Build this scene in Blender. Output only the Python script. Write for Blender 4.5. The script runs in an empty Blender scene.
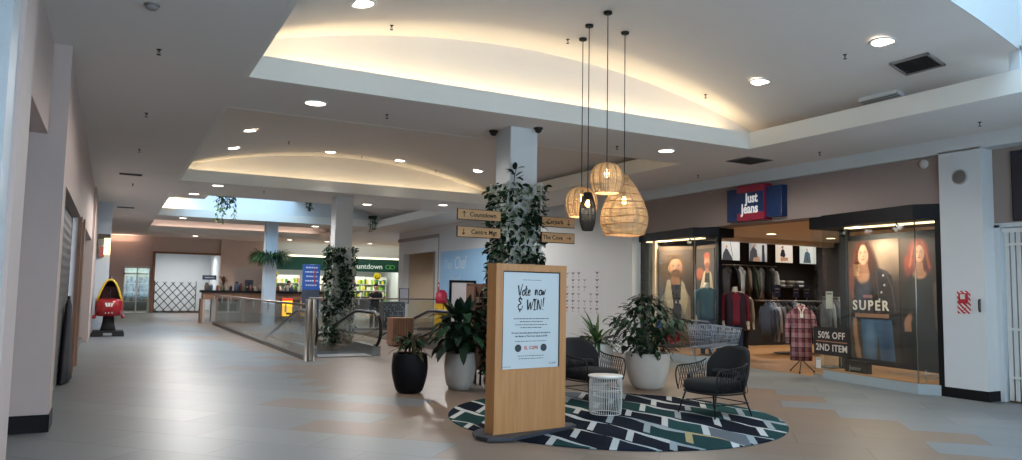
import bpy, bmesh, math, random
import numpy as np
from math import pi, sin, cos, radians, sqrt, atan2
from mathutils import Vector, Matrix

S = bpy.context.scene
C = S.collection
rnd = random.Random(11)

# ------------------------------------------------------------------ camera, sky, exposure
CAM_H = 1.5
yaw, pitch, roll = radians(28.208), radians(4.657), radians(1.001)
fwd = Vector((sin(yaw)*cos(pitch), cos(yaw)*cos(pitch), sin(pitch)))
rt0 = Vector((cos(yaw), -sin(yaw), 0.0))
up0 = rt0.cross(fwd)
rt = cos(roll)*rt0 + sin(roll)*up0
up = -sin(roll)*rt0 + cos(roll)*up0
cam_data = bpy.data.cameras.new('camera')
cam_data.sensor_fit = 'HORIZONTAL'
cam_data.sensor_width = 36.0
cam_data.lens = 739.66*36.0/1022.0
cam_data.clip_start = 0.05
cam_data.clip_end = 300
cam = bpy.data.objects.new('camera', cam_data)
C.objects.link(cam)
cm = Matrix((rt, up, -fwd)).transposed().to_4x4()
cm.translation = Vector((0, 0, CAM_H))
cam.matrix_world = cm
S.camera = cam

SKY = 5.6
FRONT_FILL = 95  # strength of the added fill lamp behind the viewer
world = bpy.data.worlds.new('sky')
S.world = world
world.use_nodes = True
bg = world.node_tree.nodes['Background']
bg.inputs[0].default_value = (0.50, 0.75, 1.0, 1)
bg.inputs[1].default_value = SKY

S.view_settings.view_transform = 'Standard'
S.view_settings.look = 'None'
S.view_settings.gamma = 1.0
S.view_settings.use_curve_mapping = False
S.view_settings.exposure = 0.49
S.cycles.max_bounces = 10
S.cycles.diffuse_bounces = 6
S.cycles.glossy_bounces = 5
S.cycles.transmission_bounces = 8
S.cycles.transparent_max_bounces = 12
S.cycles.sample_clamp_indirect = 4.0
S.cycles.caustics_reflective = False
S.cycles.caustics_refractive = False

WARM = (1.0, 0.74, 0.45)
NEUT = (1.0, 0.96, 0.92)


def lamp(name, kind, loc, energy, color=NEUT, size=0.2, size_y=None, rot=(0, 0, 0), parent=None, spot=None, blend=0.6):
    d = bpy.data.lights.new(name, kind)
    d.energy = energy
    d.color = color
    if kind == 'AREA':
        if size_y:
            d.shape = 'RECTANGLE'
            d.size = size
            d.size_y = size_y
        else:
            d.shape = 'DISK'
            d.size = size
    else:
        d.shadow_soft_size = size
    if kind == 'SPOT':
        d.spot_size = spot or radians(90)
        d.spot_blend = blend
    o = bpy.data.objects.new(name, d)
    o.location = loc
    o.rotation_euler = rot
    C.objects.link(o)
    if parent:
        o.parent = parent
    return o


# ------------------------------------------------------------------ materials
def lin(h):
    if not isinstance(h, str):
        return tuple(h)
    h = h.lstrip('#')
    out = []
    for i in (0, 2, 4):
        c = int(h[i:i+2], 16)/255
        out.append(c/12.92 if c <= 0.04045 else ((c+0.055)/1.055)**2.4)
    return tuple(out)


MATS = {}


def M(name, col='#808080', rough=0.5, metal=0.0, em=None, es=0.0, var=0.06, scale=9.0, bump=0.0, bscale=60.0, coat=0.0, spec=0.5, trans=0.0, alpha=1.0, ior=1.45):
    if name in MATS:
        return MATS[name]
    m = bpy.data.materials.new(name)
    m.use_nodes = True
    nt = m.node_tree
    b = nt.nodes['Principled BSDF']
    c = lin(col)
    b.inputs['Base Color'].default_value = (*c, 1)
    b.inputs['Roughness'].default_value = rough
    b.inputs['Metallic'].default_value = metal
    b.inputs['Specular IOR Level'].default_value = spec
    b.inputs['IOR'].default_value = ior
    if coat:
        b.inputs['Coat Weight'].default_value = coat
    if trans:
        b.inputs['Transmission Weight'].default_value = trans
    if alpha < 1:
        b.inputs['Alpha'].default_value = alpha
    if em:
        b.inputs['Emission Color'].default_value = (*lin(em), 1)
        b.inputs['Emission Strength'].default_value = es
    if var or bump:
        tc = nt.nodes.new('ShaderNodeTexCoord')
        nz = nt.nodes.new('ShaderNodeTexNoise')
        nz.inputs['Scale'].default_value = scale
        nz.inputs['Detail'].default_value = 3
        nt.links.new(tc.outputs['Object'], nz.inputs['Vector'])
        if var:
            mx = nt.nodes.new('ShaderNodeMix')
            mx.data_type = 'RGBA'
            mx.inputs[6].default_value = (*[max(0, x*(1-var*1.6)) for x in c], 1)
            mx.inputs[7].default_value = (*[min(1, x*(1+var*1.6)) for x in c], 1)
            nt.links.new(nz.outputs[0], mx.inputs[0])
            nt.links.new(mx.outputs[2], b.inputs['Base Color'])
        if bump:
            n2 = nt.nodes.new('ShaderNodeTexNoise')
            n2.inputs['Scale'].default_value = bscale
            nt.links.new(tc.outputs['Object'], n2.inputs['Vector'])
            bp = nt.nodes.new('ShaderNodeBump')
            bp.inputs['Strength'].default_value = bump
            bp.inputs['Distance'].default_value = 0.02
            nt.links.new(n2.outputs[0], bp.inputs['Height'])
            nt.links.new(bp.outputs[0], b.inputs['Normal'])
    MATS[name] = m
    return m


def glass_mat():
    m = bpy.data.materials.new('clear_glass')
    m.use_nodes = True
    nt = m.node_tree
    nt.nodes.clear()
    out = nt.nodes.new('ShaderNodeOutputMaterial')
    tr = nt.nodes.new('ShaderNodeBsdfTransparent')
    tr.inputs[0].default_value = (0.93, 0.96, 0.95, 1)
    gl = nt.nodes.new('ShaderNodeBsdfGlossy')
    gl.inputs['Roughness'].default_value = 0.02
    fr = nt.nodes.new('ShaderNodeFresnel')
    gm = nt.nodes.new('ShaderNodeNewGeometry')
    iv = math_node(nt, 'MULTIPLY_ADD', gm.outputs['Backfacing'], 1/1.45-1.45, 1.45)
    nt.links.new(iv, fr.inputs[0])
    mx = nt.nodes.new('ShaderNodeMixShader')
    nt.links.new(fr.outputs[0], mx.inputs[0])
    nt.links.new(tr.outputs[0], mx.inputs[1])
    nt.links.new(gl.outputs[0], mx.inputs[2])
    nt.links.new(mx.outputs[0], out.inputs[0])
    return m


def wood_mat(name, c1, c2, rough=0.45, axis=2, scale=6.0):
    m = bpy.data.materials.new(name)
    m.use_nodes = True
    nt = m.node_tree
    b = nt.nodes['Principled BSDF']
    b.inputs['Roughness'].default_value = rough
    tc = nt.nodes.new('ShaderNodeTexCoord')
    mp = nt.nodes.new('ShaderNodeMapping')
    sc = [scale*4]*3
    sc[axis] = scale*0.25
    mp.inputs['Scale'].default_value = sc
    nz = nt.nodes.new('ShaderNodeTexNoise')
    nz.inputs['Scale'].default_value = 1.0
    nz.inputs['Detail'].default_value = 5
    cr = nt.nodes.new('ShaderNodeValToRGB')
    cr.color_ramp.elements[0].position = 0.3
    cr.color_ramp.elements[0].color = (*lin(c1), 1)
    cr.color_ramp.elements[1].position = 0.7
    cr.color_ramp.elements[1].color = (*lin(c2), 1)
    nt.links.new(tc.outputs['Object'], mp.inputs['Vector'])
    nt.links.new(mp.outputs[0], nz.inputs['Vector'])
    nt.links.new(nz.outputs[0], cr.inputs[0])
    nt.links.new(cr.outputs[0], b.inputs['Base Color'])
    MATS[name] = m
    return m


def col_mat(name='printed_picture', rough=0.7, em=0.0):
    """a print: colour comes from the mesh's own colour attribute"""
    m = bpy.data.materials.new(name)
    m.use_nodes = True
    nt = m.node_tree
    b = nt.nodes['Principled BSDF']
    b.inputs['Roughness'].default_value = rough
    a = nt.nodes.new('ShaderNodeAttribute')
    a.attribute_name = 'Col'
    nt.links.new(a.outputs['Color'], b.inputs['Base Color'])
    if em:
        nt.links.new(a.outputs['Color'], b.inputs['Emission Color'])
        b.inputs['Emission Strength'].default_value = em
    return m


def math_node(nt, op, a, b=None, c=None):
    n = nt.nodes.new('ShaderNodeMath')
    n.operation = op
    for i, x in enumerate((a, b, c)):
        if x is None:
            continue
        if isinstance(x, (int, float)):
            n.inputs[i].default_value = x
        else:
            nt.links.new(x, n.inputs[i])
    return n.outputs[0]


def floor_mat():
    m = bpy.data.materials.new('floor_tiles')
    m.use_nodes = True
    nt = m.node_tree
    b = nt.nodes['Principled BSDF']
    b.inputs['Specular IOR Level'].default_value = 0.38
    tc = nt.nodes.new('ShaderNodeTexCoord')
    mp = nt.nodes.new('ShaderNodeMapping')
    mp.inputs['Rotation'].default_value = (0, 0, radians(45))
    mp.inputs['Location'].default_value = (0.03, 0.13, 0)
    nt.links.new(tc.outputs['Object'], mp.inputs['Vector'])
    sp = nt.nodes.new('ShaderNodeSeparateXYZ')
    nt.links.new(mp.outputs[0], sp.inputs[0])
    T = 0.64
    v = math_node(nt, 'DIVIDE', sp.outputs[1], T)
    row = math_node(nt, 'FLOOR', v)
    off = math_node(nt, 'MULTIPLY', row, 0.5)
    u = math_node(nt, 'ADD', math_node(nt, 'DIVIDE', sp.outputs[0], T*2), off)
    col = math_node(nt, 'FLOOR', u)
    fu = math_node(nt, 'FRACT', u)
    fv = math_node(nt, 'FRACT', v)
    du = math_node(nt, 'MULTIPLY', math_node(nt, 'MINIMUM', fu, math_node(nt, 'SUBTRACT', 1.0, fu)), T*2)
    dv = math_node(nt, 'MULTIPLY', math_node(nt, 'MINIMUM', fv, math_node(nt, 'SUBTRACT', 1.0, fv)), T)
    d = math_node(nt, 'MINIMUM', du, dv)
    grout = math_node(nt, 'SUBTRACT', 1.0, math_node(nt, 'DIVIDE', d, 0.011))
    grout.node.use_clamp = True
    cx = nt.nodes.new('ShaderNodeCombineXYZ')
    nt.links.new(col, cx.inputs[0])
    nt.links.new(row, cx.inputs[1])
    wn = nt.nodes.new('ShaderNodeTexWhiteNoise')
    nt.links.new(cx.outputs[0], wn.inputs['Vector'])
    def tile_ramp(cols):
        r_ = nt.nodes.new('ShaderNodeValToRGB')
        e = r_.color_ramp.elements
        e[0].position = 0.0
        e[0].color = (*lin(cols[0]), 1)
        e[1].position = 1.0
        e[1].color = (*lin(cols[-1]), 1)
        for i in range(1, len(cols)-1):
            k = e.new(i/(len(cols)-1))
            k.color = (*lin(cols[i]), 1)
        nt.links.new(wn.outputs[0], r_.inputs[0])
        return r_.outputs[0]
    grey = tile_ramp(['#747a7d', '#7c8283', '#787d80', '#808486'])
    peach = tile_ramp(['#78675a', '#806f61', '#7b6b60', '#827468'])
    # whole tiles of a warmer stone in the middle of the mall, grey stone along the shops and the left side
    uc = math_node(nt, 'MULTIPLY', math_node(nt, 'SUBTRACT', math_node(nt, 'ADD', col, 0.5), off), T*2)
    vc = math_node(nt, 'MULTIPLY', math_node(nt, 'ADD', row, 0.5), T)
    tx = math_node(nt, 'MULTIPLY', math_node(nt, 'ADD', uc, vc), 0.7071)
    ty = math_node(nt, 'MULTIPLY', math_node(nt, 'SUBTRACT', vc, uc), 0.7071)
    lim = math_node(nt, 'MULTIPLY_ADD', ty, 0.30, 6.6)
    right_ = math_node(nt, 'LESS_THAN', tx, lim)
    left_ = math_node(nt, 'GREATER_THAN', math_node(nt, 'MULTIPLY_ADD', wn.outputs[0], 1.2, tx), 3.5)
    zone = math_node(nt, 'MULTIPLY', right_, left_)
    ramp = nt.nodes.new('ShaderNodeMix')
    ramp.data_type = 'RGBA'
    nt.links.new(zone, ramp.inputs[0])
    nt.links.new(grey, ramp.inputs[6])
    nt.links.new(peach, ramp.inputs[7])
    nz = nt.nodes.new('ShaderNodeTexNoise')
    nz.inputs['Scale'].default_value = 3.0
    nz.inputs['Detail'].default_value = 6
    nt.links.new(tc.outputs['Object'], nz.inputs['Vector'])
    mx = nt.nodes.new('ShaderNodeMix')
    mx.data_type = 'RGBA'
    mx.blend_type = 'MULTIPLY'
    mx.inputs[0].default_value = 0.35
    nt.links.new(ramp.outputs[2], mx.inputs[6])
    cr2 = nt.nodes.new('ShaderNodeValToRGB')
    cr2.color_ramp.elements[0].color = (0.7, 0.7, 0.7, 1)
    cr2.color_ramp.elements[1].color = (1, 1, 1, 1)
    nt.links.new(nz.outputs[0], cr2.inputs[0])
    nt.links.new(cr2.outputs[0], mx.inputs[7])
    mg = nt.nodes.new('ShaderNodeMix')
    mg.data_type = 'RGBA'
    # some joints are dirtier than others
    gz = nt.nodes.new('ShaderNodeTexNoise')
    gz.inputs['Scale'].default_value = 0.9
    nt.links.new(tc.outputs['Object'], gz.inputs['Vector'])
    gm = math_node(nt, 'MULTIPLY', grout, math_node(nt, 'MULTIPLY_ADD', gz.outputs[0], 1.7, -0.38))
    gm.node.use_clamp = True
    nt.links.new(gm, mg.inputs[0])
    nt.links.new(mx.outputs[2], mg.inputs[6])
    mg.inputs[7].default_value = (*lin('#3f3a36'), 1)
    nt.links.new(mg.outputs[2], b.inputs['Base Color'])
    b.inputs['Roughness'].default_value = 0.42
    return m


def rug_mat():
    """rows of slanted blocks in navy, teal and charcoal split by pale bars and thin pale lines"""
    m = bpy.data.materials.new('rug_pattern')
    m.use_nodes = True
    nt = m.node_tree
    b = nt.nodes['Principled BSDF']
    b.inputs['Roughness'].default_value = 0.95
    b.inputs['Specular IOR Level'].default_value = 0.1
    tc = nt.nodes.new('ShaderNodeTexCoord')
    wz = nt.nodes.new('ShaderNodeTexNoise')
    wz.inputs['Scale'].default_value = 1.3
    wz.inputs['Detail'].default_value = 1
    nt.links.new(tc.outputs['Object'], wz.inputs['Vector'])
    sp = nt.nodes.new('ShaderNodeSeparateXYZ')
    nt.links.new(tc.outputs['Object'], sp.inputs[0])
    # skewed lattice of blocks
    ca = math_node(nt, 'ADD', math_node(nt, 'MULTIPLY', sp.outputs[0], 1.079), math_node(nt, 'MULTIPLY', sp.outputs[1], -0.908))
    cb = math_node(nt, 'ADD', math_node(nt, 'MULTIPLY', sp.outputs[0], -1.399), math_node(nt, 'MULTIPLY', sp.outputs[1], -0.129))
    wob = math_node(nt, 'MULTIPLY_ADD', wz.outputs[0], 0.44, -0.22)
    v = math_node(nt, 'DIVIDE', math_node(nt, 'ADD', cb, wob), 0.66)
    row = math_node(nt, 'FLOOR', v)
    fv = math_node(nt, 'FRACT', v)
    c1 = nt.nodes.new('ShaderNodeCombineXYZ')
    nt.links.new(row, c1.inputs[0])
    w1 = nt.nodes.new('ShaderNodeTexWhiteNoise')
    nt.links.new(c1.outputs[0], w1.inputs['Vector'])
    u = math_node(nt, 'ADD', math_node(nt, 'DIVIDE', ca, 0.62), math_node(nt, 'ADD', math_node(nt, 'MULTIPLY', row, 0.37), math_node(nt, 'MULTIPLY', w1.outputs[0], 0.2)))
    col = math_node(nt, 'FLOOR', u)
    fu = math_node(nt, 'FRACT', u)
    c2 = nt.nodes.new('ShaderNodeCombineXYZ')
    nt.links.new(row, c2.inputs[0])
    nt.links.new(col, c2.inputs[1])
    w2 = nt.nodes.new('ShaderNodeTexWhiteNoise')
    nt.links.new(c2.outputs[0], w2.inputs['Vector'])
    ramp = nt.nodes.new('ShaderNodeValToRGB')
    ramp.color_ramp.interpolation = 'CONSTANT'
    e = ramp.color_ramp.elements
    e[0].position = 0.0
    e[0].color = (*lin('#081220'), 1)
    e[1].position = 0.3
    e[1].color = (*lin('#16383a'), 1)
    for p, c in ((0.52, '#0c1624'), (0.72, '#1d4143'), (0.86, '#5a626a'), (0.93, '#0e1a2a')):
        k = e.new(p)
        k.color = (*lin(c), 1)
    nt.links.new(w2.outputs[0], ramp.inputs[0])
    bar = math_node(nt, 'MULTIPLY', math_node(nt, 'LESS_THAN', fu, 0.165), math_node(nt, 'LESS_THAN', fv, math_node(nt, 'MULTIPLY_ADD', w2.outputs[0], 0.35, 0.68)))
    lens = math_node(nt, 'SINE', math_node(nt, 'MULTIPLY', math_node(nt, 'FRACT', math_node(nt, 'MULTIPLY', ca, 0.55)), pi))
    lw = math_node(nt, 'MULTIPLY', lens, math_node(nt, 'MULTIPLY_ADD', w1.outputs[0], 0.20, 0.09))
    line = math_node(nt, 'LESS_THAN', fv, lw)
    pale = math_node(nt, 'MAXIMUM', bar, line)
    mx = nt.nodes.new('ShaderNodeMix')
    mx.data_type = 'RGBA'
    nt.links.new(pale, mx.inputs[0])
    nt.links.new(ramp.outputs[0], mx.inputs[6])
    pr = nt.nodes.new('ShaderNodeValToRGB')
    pr.color_ramp.interpolation = 'CONSTANT'
    pe = pr.color_ramp.elements
    pe[0].position = 0
    pe[0].color = (*lin('#b4b9b9'), 1)
    pe[1].position = 0.55
    pe[1].color = (*lin('#8d989c'), 1)
    k = pe.new(0.9)
    k.color = (*lin('#a1946f'), 1)
    w3 = nt.nodes.new('ShaderNodeTexWhiteNoise')
    c3 = nt.nodes.new('ShaderNodeCombineXYZ')
    nt.links.new(row, c3.inputs[1])
    nt.links.new(col, c3.inputs[2])
    nt.links.new(c3.outputs[0], w3.inputs['Vector'])
    nt.links.new(w3.outputs[0], pr.inputs[0])
    nt.links.new(pr.outputs[0], mx.inputs[7])
    nt.links.new(mx.outputs[2], b.inputs['Base Color'])
    return m


def stripe_mat(name, cols, period, axis=0, rough=0.7, rot=0.0):
    """hard stripes across one object axis"""
    m = bpy.data.materials.new(name)
    m.use_nodes = True
    nt = m.node_tree
    b = nt.nodes['Principled BSDF']
    b.inputs['Roughness'].default_value = rough
    tc = nt.nodes.new('ShaderNodeTexCoord')
    mp = nt.nodes.new('ShaderNodeMapping')
    mp.inputs['Rotation'].default_value = rot if isinstance(rot, tuple) else (0, 0, rot)
    nt.links.new(tc.outputs['Object'], mp.inputs['Vector'])
    sp = nt.nodes.new('ShaderNodeSeparateXYZ')
    nt.links.new(mp.outputs[0], sp.inputs[0])
    fr = math_node(nt, 'FRACT', math_node(nt, 'DIVIDE', sp.outputs[axis], period))
    ramp = nt.nodes.new('ShaderNodeValToRGB')
    ramp.color_ramp.interpolation = 'CONSTANT'
    e = ramp.color_ramp.elements
    n = len(cols)
    e[0].position = 0
    e[0].color = (*lin(cols[0]), 1)
    e[1].position = 1.0/n
    e[1].color = (*lin(cols[1]), 1)
    for i in range(2, n):
        k = e.new(i/n)
        k.color = (*lin(cols[i]), 1)
    nt.links.new(fr, ramp.inputs[0])
    nt.links.new(ramp.outputs[0], b.inputs['Base Color'])
    return m


def plaid_mat():
    m = bpy.data.materials.new('plaid_cloth')
    m.use_nodes = True
    nt = m.node_tree
    b = nt.nodes['Principled BSDF']
    b.inputs['Roughness'].default_value = 0.9
    tc = nt.nodes.new('ShaderNodeTexCoord')
    sp = nt.nodes.new('ShaderNodeSeparateXYZ')
    nt.links.new(tc.outputs['Object'], sp.inputs[0])
    def band(o, per, sh):
        return math_node(nt, 'FRACT', math_node(nt, 'DIVIDE', math_node(nt, 'ADD', o, sh), per))
    a = band(sp.outputs[0], 0.15, 5.03)
    z = band(sp.outputs[2], 0.19, 5.0)
    wide = math_node(nt, 'MULTIPLY', math_node(nt, 'ADD', math_node(nt, 'LESS_THAN', a, 0.5), math_node(nt, 'LESS_THAN', z, 0.5)), 0.5)
    thin = math_node(nt, 'MAXIMUM', math_node(nt, 'GREATER_THAN', a, 0.9), math_node(nt, 'GREATER_THAN', z, 0.92))
    r = nt.nodes.new('ShaderNodeValToRGB')
    r.color_ramp.elements[0].color = (*lin('#59202f'), 1)
    r.color_ramp.elements[1].color = (*lin('#9c757c'), 1)
    nt.links.new(wide, r.inputs[0])
    mx = nt.nodes.new('ShaderNodeMix')
    mx.data_type = 'RGBA'
    nt.links.new(thin, mx.inputs[0])
    nt.links.new(r.outputs[0], mx.inputs[6])
    mx.inputs[7].default_value = (*lin('#2a1a24'), 1)
    nt.links.new(mx.outputs[2], b.inputs['Base Color'])
    return m


GLASS = glass_mat()
FLOOR = floor_mat()
RUG = rug_mat()
PRINT = col_mat()
PRINT_LIT = col_mat('backlit_picture', 0.3, 0.55)
PLAID = plaid_mat()
OAK = wood_mat('oak_veneer', '#aa7443', '#b78452', 0.42)
OAKX = wood_mat('oak_veneer_flat', '#b5834f', '#c59863', 0.42, axis=0)
TIMBER = wood_mat('warm_timber', '#75503a', '#91694f', 0.5)
SHOPWOOD = wood_mat('shop_floor_wood', '#926a45', '#a87f55', 0.35, axis=0, scale=3)
PAINT = M('white_paint', '#cdd0d1', 0.65, var=0.02, scale=1.5)
LIPP = M('lip_paint', '#e3e1da', 0.55, var=0.02, scale=1.5)
CEILP = M('ceiling_paint', '#e2dcd7', 0.75, var=0.02, scale=1.0)
BEIGE = M('beige_wall', '#97867f', 0.7, var=0.03, scale=1.2)
PINKISH = M('pinkish_wall', '#c7b4ac', 0.7, var=0.03, scale=1.2)
BLACK = M('black_satin', '#0f1014', 0.5, var=0.03, spec=0.25)
MATTBLACK = M('black_matt', '#191b1f', 0.75, var=0.05)
STEEL = M('brushed_steel', '#a5a5a3', 0.32, 1.0, var=0.04)
CHROME = M('wire_steel', '#8f98a4', 0.4, 0.35, var=0.03)
RUBBER = M('black_rubber', '#0c0c0e', 0.45, var=0.02)
ALU = M('pale_blue_aluminium', '#b9c4cc', 0.4, 0.2, var=0.02)
LEAF = M('leaf_green', '#22402a', 0.55, var=0.3, scale=14, spec=0.2)
LEAF_D = M('leaf_dark', '#182c20', 0.55, var=0.3, scale=14, spec=0.2)
LEAF_P = M('leaf_pale', '#8d9a86', 0.55, var=0.2, scale=14)
LEAF_L = M('leaf_light', '#4f6d38', 0.55, var=0.3, scale=14, spec=0.2)
SOIL = M('potting_soil', '#2a211b', 0.95, var=0.3, scale=40)
WHITE = M('white_satin', '#d9d7d3', 0.4, var=0.02)
LENS = M('lamp_lens', '#ffffff', 0.4, em='#fff3df', es=7.0, var=0)
WARMLENS = M('warm_lamp_lens', '#ffffff', 0.4, em='#ffe0b0', es=7.0, var=0)


# ------------------------------------------------------------------ mesh builder
class MB:
    def __init__(s):
        s.v = []
        s.f = []
        s.mi = []
        s.sm = []

    def add(s, vs, fs, m=0, smooth=False, T=None):
        o = len(s.v)
        if T is not None:
            vs = [T @ Vector(p) for p in vs]
        s.v += [tuple(p) for p in vs]
        for f in fs:
            s.f.append(tuple(i+o for i in f))
            s.mi.append(m)
            s.sm.append(smooth)
        return s

    def box(s, lo, hi, m=0, T=None, bev=0.0):
        x0, y0, z0 = lo
        x1, y1, z1 = hi
        if bev > 0:
            bm = bmesh.new()
            bmesh.ops.create_cube(bm, size=1)
            for v in bm.verts:
                v.co = Vector(((x0+x1)/2+v.co.x*(x1-x0), (y0+y1)/2+v.co.y*(y1-y0), (z0+z1)/2+v.co.z*(z1-z0)))
            bmesh.ops.bevel(bm, geom=bm.edges[:], offset=bev, segments=2, affect='EDGES', profile=0.5)
            bm.verts.index_update()
            vs = [v.co.copy() for v in bm.verts]
            fs = [[v.index for v in f.verts] for f in bm.faces]
            bm.free()
            return s.add(vs, fs, m, False, T)
        vs = [(x0, y0, z0), (x1, y0, z0), (x1, y1, z0), (x0, y1, z0), (x0, y0, z1), (x1, y0, z1), (x1, y1, z1), (x0, y1, z1)]
        fs = [(0, 3, 2, 1), (4, 5, 6, 7), (0, 1, 5, 4), (1, 2, 6, 5), (2, 3, 7, 6), (3, 0, 4, 7)]
        return s.add(vs, fs, m, False, T)

    def prism(s, poly, z0, z1, m=0, T=None, smooth=False):
        n = len(poly)
        vs = [(p[0], p[1], z0) for p in poly]+[(p[0], p[1], z1) for p in poly]
        fs = [tuple(range(n-1, -1, -1)), tuple(range(n, 2*n))]
        s.add(vs, fs, m, False, T)
        o = len(s.v)-2*n
        for i in range(n):
            j = (i+1) % n
            s.f.append((o+i, o+j, o+n+j, o+n+i))
            s.mi.append(m)
            s.sm.append(smooth)
        return s

    def tube(s, path, r, n=8, m=0, closed=False, T=None, cap=True):
        P = [Vector(p) for p in path]
        k = len(P)
        R = r if isinstance(r, (list, tuple)) else [r]*k
        vs, fs = [], []
        prev = None
        for i, p in enumerate(P):
            if closed:
                t = P[(i+1) % k]-P[i-1]
            else:
                t = (P[i+1] if i < k-1 else p)-(P[i-1] if i else p)
            t = t.normalized() if t.length > 1e-9 else Vector((0, 0, 1))
            if prev is None:
                a = t.cross(Vector((0, 0, 1)))
                if a.length < 1e-3:
                    a = t.cross(Vector((1, 0, 0)))
            else:
                a = prev-t*prev.dot(t)
                if a.length < 1e-6:
                    a = t.orthogonal()
            a.normalize()
            prev = a
            bb = t.cross(a)
            for j in range(n):
                an = 2*pi*j/n
                vs.append(p+(a*cos(an)+bb*sin(an))*R[i])
        for i in range(k if closed else k-1):
            i2 = (i+1) % k
            for j in range(n):
                j2 = (j+1) % n
                fs.append((i*n+j, i*n+j2, i2*n+j2, i2*n+j))
        if cap and not closed:
            fs.append(tuple(range(n-1, -1, -1)))
            fs.append(tuple((k-1)*n+j for j in range(n)))
        return s.add(vs, fs, m, True, T)

    def lathe(s, prof, n=32, m=0, T=None, smooth=True, cap0=True, cap1=True, sx=1.0, sy=1.0):
        vs, fs = [], []
        k = len(prof)
        for r, z in prof:
            for j in range(n):
                a = 2*pi*j/n
                vs.append((r*cos(a)*sx, r*sin(a)*sy, z))
        for i in range(k-1):
            for j in range(n):
                j2 = (j+1) % n
                fs.append((i*n+j, i*n+j2, (i+1)*n+j2, (i+1)*n+j))
        s.add(vs, fs, m, smooth, T)
        caps = []
        o = len(s.v)-k*n
        if cap0 and prof[0][0] > 1e-4:
            caps.append(tuple(o+j for j in range(n-1, -1, -1)))
        if cap1 and prof[-1][0] > 1e-4:
            caps.append(tuple(o+(k-1)*n+j for j in range(n)))
        for f in caps:
            s.f.append(f)
            s.mi.append(m)
            s.sm.append(False)
        return s

    def ell(s, c, r, n=12, k=8, m=0, T=None):
        rx, ry, rz = r if isinstance(r, (tuple, list)) else (r, r, r)
        vs = [(c[0], c[1], c[2]-rz)]
        for i in range(1, k):
            ph = -pi/2+pi*i/k
            for j in range(n):
                a = 2*pi*j/n
                vs.append((c[0]+rx*cos(ph)*cos(a), c[1]+ry*cos(ph)*sin(a), c[2]+rz*sin(ph)))
        vs.append((c[0], c[1], c[2]+rz))
        fs = []
        for j in range(n):
            fs.append((0, 1+(j+1) % n, 1+j))
            fs.append((len(vs)-1, 1+(k-2)*n+j, 1+(k-2)*n+(j+1) % n))
        for i in range(k-2):
            for j in range(n):
                j2 = (j+1) % n
                fs.append((1+i*n+j, 1+i*n+j2, 1+(i+1)*n+j2, 1+(i+1)*n+j))
        return s.add(vs, fs, m, True, T)

    def leaf(s, base, d, length, width, droop=0.4, seg=4, m=0, roll_=0.0, fold=0.25):
        """a pointed leaf: a folded blade that bends down along its length"""
        p = Vector(base)
        d = Vector(d).normalized()
        side = d.cross(Vector((0, 0, 1)))
        if side.length < 1e-3:
            side = Vector((1, 0, 0))
        side.normalize()
        if roll_:
            side = (Matrix.Rotation(roll_, 3, d) @ side)
        step = length/seg
        vs = []
        for i in range(seg+1):
            t = i/seg
            w = width*0.5*(sin(pi*min(1, t*0.92+0.08))**0.8)*(1.0 if t < 0.98 else 0.05)
            nrm = side.cross(d)
            vs += [p+side*w+nrm*w*fold, p.copy(), p-side*w+nrm*w*fold]
            p = p+d*step
            d = (d+Vector((0, 0, -droop/seg))).normalized()
            side = (side-d*side.dot(d)).normalized()
        fs = []
        for i in range(seg):
            o = i*3
            fs += [(o, o+3, o+4, o+1), (o+1, o+4, o+5, o+2)]
        return s.add(vs, fs, m, True)

    def build(s, name, mat, parent=None, loc=None, rz=0.0, auto=True):
        me = bpy.data.meshes.new(name)
        me.from_pydata(s.v, [], s.f)
        ms = mat if isinstance(mat, (list, tuple)) else [mat]
        for x in ms:
            me.materials.append(x)
        me.polygons.foreach_set('material_index', s.mi)
        me.polygons.foreach_set('use_smooth', s.sm)
        me.update()
        o = bpy.data.objects.new(name, me)
        C.objects.link(o)
        if parent is not None:
            o.parent = parent
        if loc is not None:
            o.location = loc
        if rz:
            o.rotation_euler = (0, 0, rz)
        return o


def tag(o, label, cat, group=None, kind=None):
    if label:
        o['label'] = label
    if cat:
        o['category'] = cat
    if group:
        o['group'] = group
    if kind:
        o['kind'] = kind
    return o


def thing(name, label, cat, loc=(0, 0, 0), rz=0.0, group=None):
    o = bpy.data.objects.new(name, None)
    o.empty_display_size = 0.1
    C.objects.link(o)
    o.location = loc
    o.rotation_euler = (0, 0, rz)
    return tag(o, label, cat, group)


def struct(name, mb, mat, parent=None, label=None):
    o = mb.build(name, mat, parent)
    if parent is None:
        o['kind'] = 'structure'
    if label:
        o['label'] = label
        o['category'] = name.split('_')[0]
    return o


def copy_tree(o, parent=None):
    c = o.copy()
    C.objects.link(c)
    c.parent = parent
    for ch in list(o.children):
        copy_tree(ch, c)
    return c


def text_mesh(txt, size, mat, name='lettering', parent=None, T=None, depth=0.004, align='CENTER', shear=0.0, spacing=1.0, sx=1.0, bold=0.0, lines=1.0):
    cu = bpy.data.curves.new(name, 'FONT')
    cu.body = txt
    cu.size = size
    cu.extrude = depth
    cu.align_x = align
    cu.align_y = 'CENTER'
    cu.shear = shear
    cu.space_character = spacing
    cu.space_line = lines
    cu.offset = bold
    cu.resolution_u = 3
    t = bpy.data.objects.new(name, cu)
    C.objects.link(t)
    dg = bpy.context.evaluated_depsgraph_get()
    me = bpy.data.meshes.new_from_object(t.evaluated_get(dg))
    bpy.data.objects.remove(t)
    bpy.data.curves.remove(cu)
    for v in me.vertices:
        v.co.x *= sx
    if T is not None:
        me.transform(T)
    me.materials.clear()
    me.materials.append(mat)
    o = bpy.data.objects.new(name, me)
    C.objects.link(o)
    if parent is not None:
        o.parent = parent
    return o


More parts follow.
